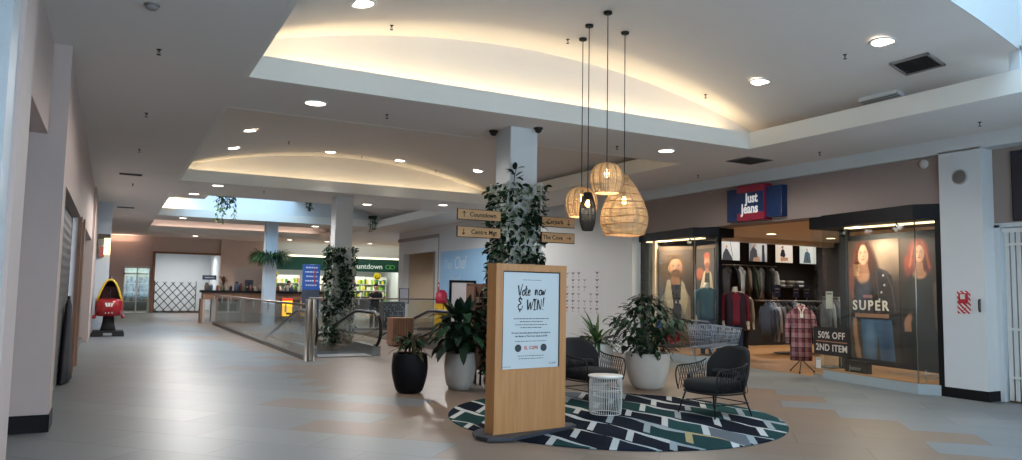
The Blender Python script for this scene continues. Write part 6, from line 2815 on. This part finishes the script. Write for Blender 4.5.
mb.build('frame', BLACK, t)
mb = MB()
mb.box((-.18, -.006, .94), (.18, .006, 1.48))
mb.build('sheet', M('sheet_grey', '#a6a4aa', .4), t)
mb = MB()
mb.tube([(0, 0, .02), (0, 0, .93)], .02, 8)
mb.build('pole', BLACK, t)
mb = MB()
mb.lathe([(0, 0), (.18, 0), (.18, .012), (0, .02)], 24)
mb.build('base', BLACK, t)


def person(label, loc, rz, topm, legm, hairm, lean=0.0, sc=1.0, reach=(.28, .95)):
    """one continuous body grown on a jointed skeleton; clothing and hair are children"""
    t = thing('person', label, 'person', loc, rz)
    t.scale = (sc, sc, sc)

    def skinned(name, verts, edges, radii, mat, sub=2):
        me = bpy.data.meshes.new(name)
        me.from_pydata(verts, edges, [])
        o = bpy.data.objects.new(name, me)
        C.objects.link(o)
        sk = o.modifiers.new('skin', 'SKIN')
        sk.use_smooth_shade = True
        for i, rr_ in enumerate(radii):
            me.skin_vertices[0].data[i].radius = rr_ if isinstance(rr_, tuple) else (rr_, rr_)
        me.skin_vertices[0].data[0].use_root = True
        sb = o.modifiers.new('sub', 'SUBSURF')
        sb.levels = sub
        sb.render_levels = sub
        dg = bpy.context.evaluated_depsgraph_get()
        nm = bpy.data.meshes.new_from_object(o.evaluated_get(dg))
        bpy.data.objects.remove(o)
        nm.materials.clear()
        nm.materials.append(mat)
        for pl in nm.polygons:
            pl.use_smooth = True
        ob = bpy.data.objects.new(name, nm)
        C.objects.link(ob)
        ob.parent = t
        return ob
    ly = -lean
    sh = 1.42
    SK = M('skin', '#b98a70', .55, var=.06)
    V = [(0, 0, .95), (0, ly*.3, 1.12), (0, ly*.7, 1.30), (0, ly, 1.44), (0, ly*1.1-.005, 1.52), (0, ly*1.2-.015, 1.60), (0, ly*1.2-.02, 1.68), (0, ly*1.2-.005, 1.75)]
    E = [(i, i+1) for i in range(7)]
    R_ = [(.15, .11), (.13, .10), (.15, .105), (.10, .08), (.052, .052), (.062, .070), (.078, .092), (.05, .06)]
    for s_ in (-1, 1):
        k = len(V)
        V += [(s_*.17, ly, sh-.02), (s_*.24, ly-.03, 1.16), (s_*reach[0], ly-.24, reach[1]+.06), (s_*(reach[0]-.02), ly-.31, reach[1]+.05)]
        E += [(3, k), (k, k+1), (k+1, k+2), (k+2, k+3)]
        R_ += [.060, .046, .034, .030]
        for q in range(4):
            f = len(V)
            x = s_*(reach[0]-.02)+(-.021+.014*q)
            V += [(x, ly-.355, reach[1]+.045), (x, ly-.39-.008*(1.5-abs(q-1.5)), reach[1]+.032)]
            E += [(k+3, f), (f, f+1)]
            R_ += [.0085, .0075]
        f = len(V)
        V += [(s_*(reach[0]-.06), ly-.335, reach[1]+.045)]
        E += [(k+3, f)]
        R_ += [.010]
        k = len(V)
        V += [(s_*.095, 0, .86), (s_*.10, -.01, .50), (s_*.10, .02, .09), (s_*.105, -.13, .035)]
        E += [(0, k), (k, k+1), (k+1, k+2), (k+2, k+3)]
        R_ += [.095, .062, .045, .038]
    skinned('body', V, E, R_, SK)
    mb = MB()
    loft(mb, [(0, ly*.05, .88, .185, .14), (0, ly*.3, 1.08, .175, .135), (0, ly*.65, 1.26, .195, .14), (0, ly*.9, 1.38, .20, .12), (0, ly*1.0, 1.45, .14, .095), (0, ly*1.05, 1.485, .075, .075)], 20, p=2.2)
    mb.build('shirt', topm, t)
    for s_ in (-1, 1):
        mb = MB()
        mb.tube([(s_*.14, ly, sh), (s_*.19, ly, sh-.05), (s_*.243, ly-.03, 1.16), (s_*(reach[0]-.005), ly-.20, reach[1]+.08)], [.07, .075, .062, .048], 10)
        mb.build('sleeve', topm, t)
        mb = MB()
        loft(mb, [(s_*.105, 0.015, .07, .065, .07), (s_*.10, 0, .5, .078, .085), (s_*.095, 0, .86, .112, .13), (s_*.08, 0, .94, .105, .135)], 14, p=2)
        mb.build('trouser_leg', legm, t)
    mb = MB()
    hy = ly*1.2
    mb.ell((0, hy+.015, 1.725), (.088, .105, .085), 16, 10)
    mb.ell((0, hy+.045, 1.66), (.083, .07, .09), 14, 8)
    mb.build('hair', hairm, t)
    mb = MB()
    for s_ in (-1, 1):
        mb.ell((s_*.030, hy-.105, 1.675), (.012, .006, .007), 8, 6)
    mb.build('eyes', MATTBLACK, t)
    mb = MB()
    mb.tube([(0, hy-.100, 1.685), (0, hy-.122, 1.652), (0, hy-.112, 1.64)], [.008, .014, .010], 8)
    mb.build('nose', SK, t)
    mb = MB()
    mb.tube([(-.024, hy-.096, 1.612), (0, hy-.103, 1.612), (.024, hy-.096, 1.612)], .006, 6)
    mb.build('mouth', M('lip_pink', '#8a4a44', .5), t)
    for s_ in (-1, 1):
        mb = MB()
        mb.ell((s_*.083, hy-.01, 1.665), (.012, .02, .03), 8, 6)
        mb.build('ear', SK, t)
    return t


person('person in dark clothes leaning on the crossing glass railing, facing the viewer', (8.36, 25.88, 0), 0, CLOTHS[6], CLOTHS[0], M('hair_dark', '#2a1d17', .7), lean=.13, sc=.92, reach=(.33, 1.20))

# ------------------------------------------------------------------ far wooden counter
cn = thing('service_counter', 'long wooden counter with black top running behind the far pale column', 'counter', (5.75, 32.0, 0))
mb = MB()
mb.box((-2.62, -.36, 1.20), (2.75, .36, 1.29), bev=.006)
mb.build('worktop', BLACK, cn)
mb = MB()
mb.box((-2.55, -.30, .93), (2.7, .30, 1.20))
mb.build('timber_band', TIMBER, cn)
mb = MB()
mb.box((-2.2, -.22, .05), (2.7, .25, .93))
mb.build('front_panel', M('counter_grey', '#8e8a86', .6, var=.04), cn)
for x in (-2.5, -1.6, -1.0, .1, 1.4, 2.6):
    mb = MB()
    mb.box((x-.05, -.29, 0), (x+.05, -.20, .93))
    mb.build('leg_panel', M('counter_pale', '#a8a39c', .6), cn)
mb = MB()
mb.box((-2.62, -.32, 0), (-2.54, .32, .95))
mb.build('end_panel', TIMBER, cn)
JM = [M('jar_%d' % i, c, .3, var=.1) for i, c in enumerate(('#2d3140', '#5a5148', '#8b8377', '#3d4a5a', '#6b3a34', '#a49c90'))]
j0 = thing('counter_jar', '', 'jar', (0, 0, 0), 0, 'jars along the far counter')
mb = MB()
mb.lathe(smooth_prof([(.045, 0), (.055, .02), (.055, .13), (.04, .16), (.038, .18)], 3), 14)
mb.build('glass_body', JM[0], j0)
mb = MB()
mb.lathe([(.042, .18), (.042, .205), (0, .207)], 14)
mb.build('lid', JM[1], j0)
rr = random.Random(12)
for i in range(26):
    o = j0 if i == 0 else copy_tree(j0)
    o.location = (3.35+i*.185+rr.uniform(-.03, .03), 31.85+rr.uniform(-.08, .2), 1.2905)
    s_ = rr.uniform(1.0, 1.75)
    o.scale = (s_, s_, s_)
    o['label'] = 'small jar in the row along the top of the far wooden counter'
    for ch in o.children:
        ch.material_slots[0].link = 'OBJECT'
        ch.material_slots[0].material = rr.choice(JM)
t = thing('counter_plaque', 'small dark sign plate standing on the left end of the far counter', 'sign', (3.45, 32.1, 1.2905))
mb = MB()
mb.box((-.26, -.02, .42), (.26, .02, .60), bev=.004)
mb.build('plate', M('plaque_dark', '#262c3d', .4), t)
mb = MB()
mb.tube([(0, 0, 0), (0, 0, .43)], .014, 6)
mb.build('pole', STEEL, t)
mb = MB()
mb.box((-.18, -.0225, .49), (.18, -.02, .53))
mb.build('print', M('plaque_print', '#9aa0b0', .5), t)
t = thing('potted_plant', 'spiky brown plant in a yellow pot on the left end of the far counter', 'plant', (3.98, 32.1, 1.2905))
mb = MB()
mb.lathe([(.10, 0), (.14, .10), (.15, .20), (.13, .205), (.12, .15), (.001, .15)], 18)
mb.build('pot', M('pot_yellow', '#a8863a', .5), t)
mb = MB()
for i in range(26):
    a = rr.uniform(0, 2*pi)
    el = rr.uniform(.3, 1.4)
    mb.leaf((0, 0, .15+rr.uniform(0, .3)), (cos(a)*cos(el), sin(a)*cos(el), sin(el)), rr.uniform(.25, .4), .07, .6, 4, 0)
mb.build('foliage', M('leaf_rust', '#5a3a30', .6, var=.2), t)
t = thing('till', 'dark cash register on the far wooden counter', 'cash register', (5.0, 32.15, 1.2905))
mb = MB()
mb.box((-.18, -.2, 0), (.18, .2, .12), bev=.01)
mb.build('drawer', MATTBLACK, t)
mb = MB()
mb.box((-.17, -.03, .20), (.17, .0, .45), T=Matrix.Rotation(radians(-12), 4, 'X'), bev=.006)
mb.build('screen', M('till_screen', '#33363e', .3), t)
mb = MB()
mb.box((-.03, .02, .1), (.03, .08, .3))
mb.build('neck', MATTBLACK, t)
for i, x in enumerate((6.42, 7.08)):
    t = thing('lit_cabinet', ('glowing yellow cabinet under the far counter, wider left one', 'glowing yellow cabinet under the far counter, narrow right one')[i], 'lit cabinet', (x, 31.48, 0))
    w = .20 if i == 0 else .11
    mb = MB()
    mb.box((-w-.03, -.10, .12), (w+.03, .10, 1.02), bev=.008)
    mb.build('body', M('cabinet_grey', '#5b5a58', .5), t)
    mb = MB()
    mb.box((-w, -.104, .28), (w, -.10, .90))
    mb.build('yellow_front', M('yellow_glow', '#e8b320', .4, em='#ffb81c', es=1.6, var=0), t)
    mb = MB()
    mb.box((-w, -.105, .905), (w, -.10, 1.0))
    mb.build('red_header', M('red_glow', '#c03020', .4, em='#ff3a20', es=.8, var=0), t)
    mb = MB()
    mb.box((-.05, -.108, .34), (w-.04, -.104, .42))
    mb.build('dark_mark', MATTBLACK, t)
    mb = MB()
    for sx in (-1, 1):
        mb.box((sx*w*.8-.015, -.08, 0), (sx*w*.8+.015, .08, .12))
    mb.build('feet', MATTBLACK, t)
person('person in a blue top bending over behind the far wooden counter', (6.80, 33.3, 0), 0, M('cloth_blue', '#2b3f78', .9), CLOTHS[0], M('hair_dark'), lean=.16, sc=.97, reach=(.22, 1.12))

# blue information totem
t = thing('info_totem', 'blue information totem with white lines of text beside the ivy column', 'sign', (6.78, 28.95, 0))
mb = MB()
mb.box((-.33, -.05, 1.38), (.33, .05, 2.36), bev=.006)
mb.build('sign_panel', M('totem_blue', '#1f4f9a', .4, em='#1f4f9a', es=.12, var=.02), t)
mb = MB()
mb.box((-.33, -.05, .0), (.33, .05, 1.38), bev=.006)
mb.build('lower_panel', M('totem_slate', '#39414f', .5), t)
for i in range(5):
    mb = MB()
    z = 2.24-i*.17
    fw = (.22, .24, .20, .23, .21)[i]
    r_ = random.Random(i)
    x = -fw
    while x < fw:
        k = min(r_.uniform(.04, .10), fw-x+.02)
        mb.box((x, -.0535, z-.026), (x+k, -.05, z+.026))
        x += k+.02
    mb.build('text_line', M('totem_white', '#d5dcea', .5), t)
mb = MB()
mb.box((.10, -.0545, 1.60), (.16, -.051, 2.22))
mb.build('red_marks', M('totem_red', '#a63a48', .5), t)

# ------------------------------------------------------------------ supermarket front
t = thing('shop_fascia', 'long green fascia lettered countdown over the supermarket entrance', 'sign', (0, 42.4, 0))
mb = MB()
mb.box((7.75, -.05, 2.44), (16.4, .12, 3.18), bev=.004)
mb.build('board', M('fascia_green', '#0d4436', .45, var=.02), t)
LW = M('fascia_letters', '#cfe0d4', .5, em='#dfeee4', es=.25, var=0)
text_mesh('countdown', .44, LW, 'lettering', t, frame((14.10, -.052, 2.74), (1, 0, 0)), .01, sx=.98, align='RIGHT')
mb = MB()
for cx in (14.44, 14.70):
    mb.tube([(cx+.15*cos(2*pi*i/24), -.055, 2.74+.11*sin(2*pi*i/24)) for i in range(24)], .018, 6, closed=True)
mb.build('leaf_logo', M('logo_green', '#5fae5a', .5, em='#5fae5a', es=.2, var=0), t)
mb = MB()
mb.box((7.7, 42.40, 3.20), (16.4, 42.44, 3.26))
sl = mb.build('light_strip', M('cream_glow', '#ffffff', .4, em='#fff0c4', es=2.2, var=0))
tag(sl, 'glowing cream light strip above the green supermarket fascia', 'strip light')
lamp('supermarket_lamp', 'AREA', (12.0, 45.0, 3.2), 260, (.95, 1.0, .88), 7.5, 3.0, (0, 0, 0))
lamp('fascia_lamp', 'AREA', (12.0, 41.2, 3.93), 35, (1.0, .95, .8), 7, .2, (radians(25), 0, 0))
GM = [M('grocery_%d' % i, c, .5, var=.1) for i, c in enumerate(('#b6c23a', '#d8c832', '#3f8a3a', '#d9d2bd', '#c0562e', '#7fae3c', '#2d5c2c', '#e0dcd0'))]
for gi, (x, y, lab) in enumerate(((9.2, 46.2, 'leftmost supermarket shelf unit of yellow and green goods'), (11.3, 47.0, 'second supermarket shelf unit of yellow and green goods from the left'), (13.2, 46.0, 'third supermarket shelf unit of yellow and green goods, under the lettering'), (15.0, 47.0, 'rightmost supermarket shelf unit of yellow and green goods'))):
    t = thing('grocery_shelf', lab, 'shelf', (x, y, 0), 0, 'supermarket shelf units')
    mb = MB()
    mb.box((-.85, .2, 0), (.85, .25, 2.2))
    for z in (.1, .5, .9, 1.3, 1.7):
        mb.box((-.85, -.2, z), (.85, .2, z+.03))
    mb.box((-.87, -.2, 0), (-.84, .25, 2.2))
    mb.box((.84, -.2, 0), (.87, .25, 2.2))
    mb.build('shelving', WHITE, t)
    mb = MB()
    for z in (.13, .53, .93, 1.33, 1.73):
        x_ = -.82
        while x_ < .76:
            w = rr.uniform(.06, .16)
            mb.box((x_, -.18, z), (x_+w, .1, z+rr.uniform(.16, .33)), rr.randrange(8))
            x_ += w+.008
    g = mb.build('goods', GM, t)
    g['kind'] = 'stuff'
for i, (x, z) in enumerate(((14.2, 2.20), (8.12, 2.18))):
    t = thing('price_disc', ('round yellow hanging disc with a dark smile under the lettered fascia', 'round yellow hanging disc beside the far pale column')[i], 'sign', (x, 43.6, z))
    mb = MB()
    mb.lathe([(0, -.02), (.22, -.02), (.22, .02), (0, .02)], 28, T=Matrix.Rotation(pi/2, 4, 'X'))
    mb.build('disc', M('disc_yellow', '#e6cf2a', .5, em='#e6cf2a', es=.3, var=0), t)
    mb = MB()
    mb.tube([(.14*cos(a), -.03, -.02+.12*sin(a)) for a in [pi+pi*k/10 for k in range(11)]], [.005]+[.03]*9+[.005], 6)
    mb.build('smile', MATTBLACK, t)
    mb = MB()
    mb.tube([(0, 0, .21), (0, 0, 3.23-z)], .006, 5)
    mb.build('hanger_wire', STEEL, t)
t = thing('checkout_counter', 'grey checkout counter in the supermarket entrance', 'counter', (12.6, 44.3, 0))
mb = MB()
mb.box((-1.4, -.35, .06), (1.4, .35, .90), bev=.01)
mb.build('body', M('checkout_grey', '#55585c', .5), t)
mb = MB()
mb.box((-1.45, -.4, .90), (1.45, .4, .95), bev=.006)
mb.build('worktop', MATTBLACK, t)

# ------------------------------------------------------------------ blue shop graphic and drawings on the white right-hand wall
t = thing('wall_graphic', 'sky-blue painted wall graphic with white brush lettering on the right-hand wall', 'wall sign', (11.235, 0, 0))
mb = MB()
mb.box((-.004, 20.3, .02), (.0, 26.72, 2.95))
mb.build('blue_field', M('graphic_blue', '#96c0e2', .6, var=.06, scale=.6), t)
WL = M('graphic_white', '#c9d6e0', .6, var=0)
WLF = M('graphic_faint', '#b9d0e0', .6, var=0)
text_mesh('Thai', .52, WLF, 'lettering', t, frame((-.0055, 26.0, 2.42), (0, -1, 0)), .001, shear=.2, sx=.85)
text_mesh('Chef', .66, WL, 'lettering', t, frame((-.0055, 24.85, 2.46), (0, -1, 0)), .001, shear=.12, sx=.80)
text_mesh('food', .46, WLF, 'lettering', t, frame((-.0055, 25.25, 1.84), (0, -1, 0)), .001, shear=.15, sx=.9)
t = thing('drawings_sheet', 'white sheet of tulip-shaped drawings pinned on the wall behind the oak stand', 'poster', (11.235, 0, 0))
mb = MB()
mb.box((-.003, 15.92, .88), (0, 17.75, 2.12))
mb.build('sheet', M('sheet_white', '#cfcfd3', .6, var=.02), t)
DK = M('drawing_dark', '#3c3d42', .6, var=0)
DR = M('drawing_red', '#a33345', .6, var=0)
DG = M('drawing_green', '#3f6a55', .6, var=0)
DLt = M('drawing_faint', '#8a8b92', .6, var=0)
r_ = random.Random(4)
for i in range(6):
    for j in range(6):
        yy, zz = 17.55-i*.29, 1.98-j*.19
        st = {(1, 2): DG, (0, 5): DR}.get((i, j)) or (DK if (i in (1, 5) or (i == 2 and j == 0) or (i == 0 and j in (3, 4))) else DLt)
        if i == 4 and j < 3 or (i == 3 and j in (0, 3)) or (i == 0 and j == 1):
            continue
        mb = MB()
        Tm = frame((-.0035, yy, zz), (0, -1, 0))
        mb.prism([(-.085, .05), (-.03, .0), (0, -.01), (.03, .0), (.085, .05), (.04, .045), (0, .025), (-.04, .045)], 0, .0012, T=Tm)
        mb.box((-.006, -.085, 0), (.006, -.005, .0012), T=Tm)
        mb.box((-.035, -.09, 0), (.035, -.08, .0012), T=Tm)
        mb.build('drawing', st, t)
t = thing('fire_equipment_sign', 'small red wall sign at the corner left of the blue graphic', 'sign', (11.235, 26.83, 1.56))
mb = MB()
mb.box((-.006, -.07, -.20), (0, .07, .20))
mb.build('plate', M('alarm_red'), t)
mb = MB()
mb.box((-.008, -.045, .02), (-.006, .045, .13))
mb.build('pictogram', WHITE, t)
t = thing('vending_machine', 'red-topped yellow vending machine standing by the blue wall graphic', 'vending machine', (10.42, 24.6, 0))
mb = MB()
mb.box((-.20, -.18, .06), (.20, .18, .98), bev=.02)
mb.build('yellow_cabinet', M('vend_yellow', '#d1a21c', .4), t)
mb = MB()
loft(mb, [(0, 0, .98, .21, .19), (0, 0, 1.15, .22, .20), (0, 0, 1.35, .20, .18), (0, 0, 1.45, .12, .10), (0, 0, 1.47, .05, .05)], 20)
mb.build('red_hood', M('vend_red', '#9d2038', .4), t)
mb = MB()
mb.box((-.012, -.188, .12), (.012, -.178, .95))
mb.box((-.10, -.195, .45), (.10, -.178, .52))
mb.build('coin_slot', MATTBLACK, t)
mb = MB()
mb.box((-.18, -.16, 0), (.18, .16, .06))
mb.build('foot', MATTBLACK, t)

# ------------------------------------------------------------------ far white shop: folding gate
t = thing('lattice_gate', 'black folding lattice gate across the far white shop', 'gate', (0, 42.72, 0))
x0, x1, zz0, zz1 = 1.95, 3.95, .08, 1.62
nx = 5
st = (x1-x0)/nx
for i in range(-4, nx):
    for s_ in (1, -1):
        a = x0+i*st
        pts = []
        for z in (zz0, zz1):
            q = (z-zz0)/(zz1-zz0)
            x = a+3.4*st*q if s_ == 1 else a+3.4*st*(1-q)
            pts.append((x, z))
        # clip to the gate's width
        (xa, za), (xb, zb) = pts
        def at(xc):
            return za+(zb-za)*(xc-xa)/(xb-xa)
        lo, hi = (xa, xb) if xa < xb else (xb, xa)
        c0, c1_ = max(lo, x0), min(hi, x1)
        if c1_-c0 < .05:
            continue
        mb = MB()
        mb.tube([(c0, .012*s_, at(c0)), (c1_, .012*s_, at(c1_))], .021, 5)
        mb.build('lattice_bar', MATTBLACK, t)
for x in (x0, x1):
    mb = MB()
    mb.tube([(x, 0, .04), (x, 0, 1.68)], .022, 6)
    mb.build('upright', MATTBLACK, t)
mb = MB()
mb.box((x0, -.03, .02), (4.3, .03, .10))
mb.build('bottom_track', MATTBLACK, t)
t = thing('batten_light', 'fluorescent batten light in the far white shop', 'ceiling light', (3.4, 44.6, 3.29))
mb = MB()
mb.box((-.9, -.05, -.06), (.9, .05, 0))
mb.build('housing', WHITE, t)
mb = MB()
mb.tube([(-.85, 0, -.085), (.85, 0, -.085)], .022, 8)
mb.build('tube', M('tube_glow', '#ffffff', .4, em='#f2f6ff', es=8, var=0), t)
lamp('batten_lamp', 'AREA', (3.4, 45.0, 3.15), 75, (.95, .98, 1.0), 2.4, .8)
lamp('cabinet_lamp', 'AREA', (1.1, 43.5, 2.45), 14, (.9, 1.0, .85), .8, .4)
for i, (x, z, lab) in enumerate(((4.05, 1.6, 'dark round-topped coat stand bundle at the right end of the lattice gate'),)):
    pass

# lit sign at the far left pier
t = thing('lit_sign', 'small warm lit box sign high on the far left pale pier', 'sign', (-.24, 25.5, 2.62))
mb = MB()
mb.box((-.20, -.06, .22), (.12, .06, .36), bev=.006)
mb.build('cap', M('sign_brown', '#4f4440', .5), t)
mb = MB()
mb.box((-.03, -.07, -.26), (.14, .06, .24), bev=.006)
mb.build('lit_panel', M('warm_panel', '#f3dfae', .4, em='#ffdf9a', es=1.6, var=0), t)
mb = MB()
mb.box((-.16, -.065, -.34), (-.02, .06, -.02), bev=.006)
mb.build('red_panel', M('dull_red', '#a8584c', .5), t)
mb = MB()
mb.box((-.19, -.062, 0.02), (-.04, .06, .2), bev=.006)
mb.build('grey_panel', M('counter_grey'), t)

# ------------------------------------------------------------------ draped stand against the left shutters
t = thing('draped_stand', 'dark cloth-covered stand, wide at the foot, leaning by the left shutter', 'covered stand', (-.575, 13.45, 0))
mb = MB()
N = 40
vs, fs = [], []
lv = [(0.02, .72, .095), (.3, .58, .085), (.6, .42, .07), (.9, .27, .055), (1.15, .15, .045), (1.25, .05, .02)]
for z, ry, rx in lv:
    for i in range(N):
        a = 2*pi*i/N
        f = 1+.05*sin(7*a)*(1-z/1.4)
        vs.append((rx*cos(a)*f, ry*sin(a)*f, z))
for r in range(len(lv)-1):
    for i in range(N):
        j = (i+1) % N
        fs.append((r*N+i, r*N+j, (r+1)*N+j, (r+1)*N+i))
fs.append(tuple((len(lv)-1)*N+i for i in range(N)))
fs.append(tuple(range(N-1, -1, -1)))
mb.add(vs, fs, 0, True)
mb.build('cover', M('drape_dark', '#3b3b40', .9, var=.08), t)
mb = MB()
mb.tube([(0, 0, 1.23), (0, 0, 1.29)], .02, 8)
mb.build('finial', MATTBLACK, t)

# ------------------------------------------------------------------ helicopter-style coin ride
t = thing('coin_ride', 'red and yellow helicopter coin ride on a black base by the far left wall', 'coin ride', (-.035, 24.3, 0))
RED = M('ride_red', '#8f1019', .25, coat=.5, var=.03)
YEL = M('ride_yellow', '#d8b52a', .3, coat=.3, var=.03)
mb = MB()
mb.box((-.42, -.40, .0), (.42, .40, .10), bev=.02)
mb.box((-.40, -.36, .10), (.40, .36, .15), bev=.015)
mb.build('base', MATTBLACK, t)
mb = MB()
mb.box((-.11, -.41, .03), (.11, -.398, .10))
mb.build('base_plate', M('plate_silver', '#8d8d90', .4, .5), t)
mb = MB()
loft(mb, [(0, 0, .14, .21, .2), (0, 0, .30, .17, .17), (0, 0, .40, .15, .15), (0, 0, .58, .14, .15)], 20, p=3)
mb.build('pedestal', MATTBLACK, t)
mb = MB()   # shell: rings along z
loft(mb, [(0, 0.05, .56, .30, .36), (0, 0, .60, .36, .46), (0, 0, .80, .365, .50), (0, 0, 1.00, .355, .50), (0, .04, 1.06, .345, .46)], 28, p=2.6)
mb.build('lower_shell', RED, t)
arch = []
for i in range(25):
    a = pi*i/24
    q = max(0, sin(a))**.62
    arch.append((cos(a)*(.31-.08*q)*(1-.28*q*abs(cos(a))), 1.0+.60*q))
mb = MB()
mb.tube([(x, -.30, z) for x, z in arch], .028, 8)
mb.build('canopy_frame', YEL, t)
mb = MB()
secs = []
pv = []
for y, k in ((-.26, 1.0), (-.05, 1.0), (.20, .96), (.42, .75), (.55, .35)):
    pv.append([(x*k*1.02, y, 1.0+(z-1.0)*k*1.04) for x, z in arch])
vs = [p_ for row in pv for p_ in row]
fs = []
for r in range(len(pv)-1):
    for i in range(24):
        fs.append((r*25+i, r*25+i+1, (r+1)*25+i+1, (r+1)*25+i))
fs.append(tuple((len(pv)-1)*25+i for i in range(25)))
mb.add(vs, fs, 0, True)
mb.build('canopy', M('canopy_maroon', '#4a0d18', .4), t)
mb = MB()
mb.box((-.22, .02, 1.0), (.22, .10, 1.42), bev=.03)
mb.box((-.22, -.25, .98), (.22, .06, 1.08), bev=.03)
mb.build('seat', M('seat_maroon', '#3a0a14', .6), t)
mb = MB()
mb.tube([(0, -.24, 1.06), (0, -.16, 1.28)], .015, 6)
mb.ell((0, -.16, 1.29), (.03, .03, .03), 8, 6)
mb.build('joystick', MATTBLACK, t)
mb = MB()
mb.lathe([(.09, 1.55), (.075, 1.60), (.05, 1.66), (.03, 1.70), (0, 1.715)], 18)
mb.build('beacon', M('beacon_dark', '#3a0e14', .3), t)
mb = MB()
for x in (-.36, .36):
    mb.ell((x, -.30, .55), (.06, .16, .055), 12, 8)
mb.build('floats', RED, t)
mb = MB()
TW = frame((0, -.502, .90), (1, 0, 0))
for pts in ([(-.11, .05), (-.055, .05), (-.03, -.055), (-.075, -.055)], [(-.04, .05), (.03, .05), (.02, -.055), (-.02, -.055)], [(.05, .05), (.11, .05), (.08, -.055), (.035, -.055)]):
    mb.prism(pts, -.02, .006, T=TW)
mb.build('emblem', WHITE, t)
mb = MB()
for x in (-.08, 0, .08):
    mb.ell((x, -.49, .665), (.016, .016, .016), 8, 6)
mb.build('front_lights', WHITE, t)
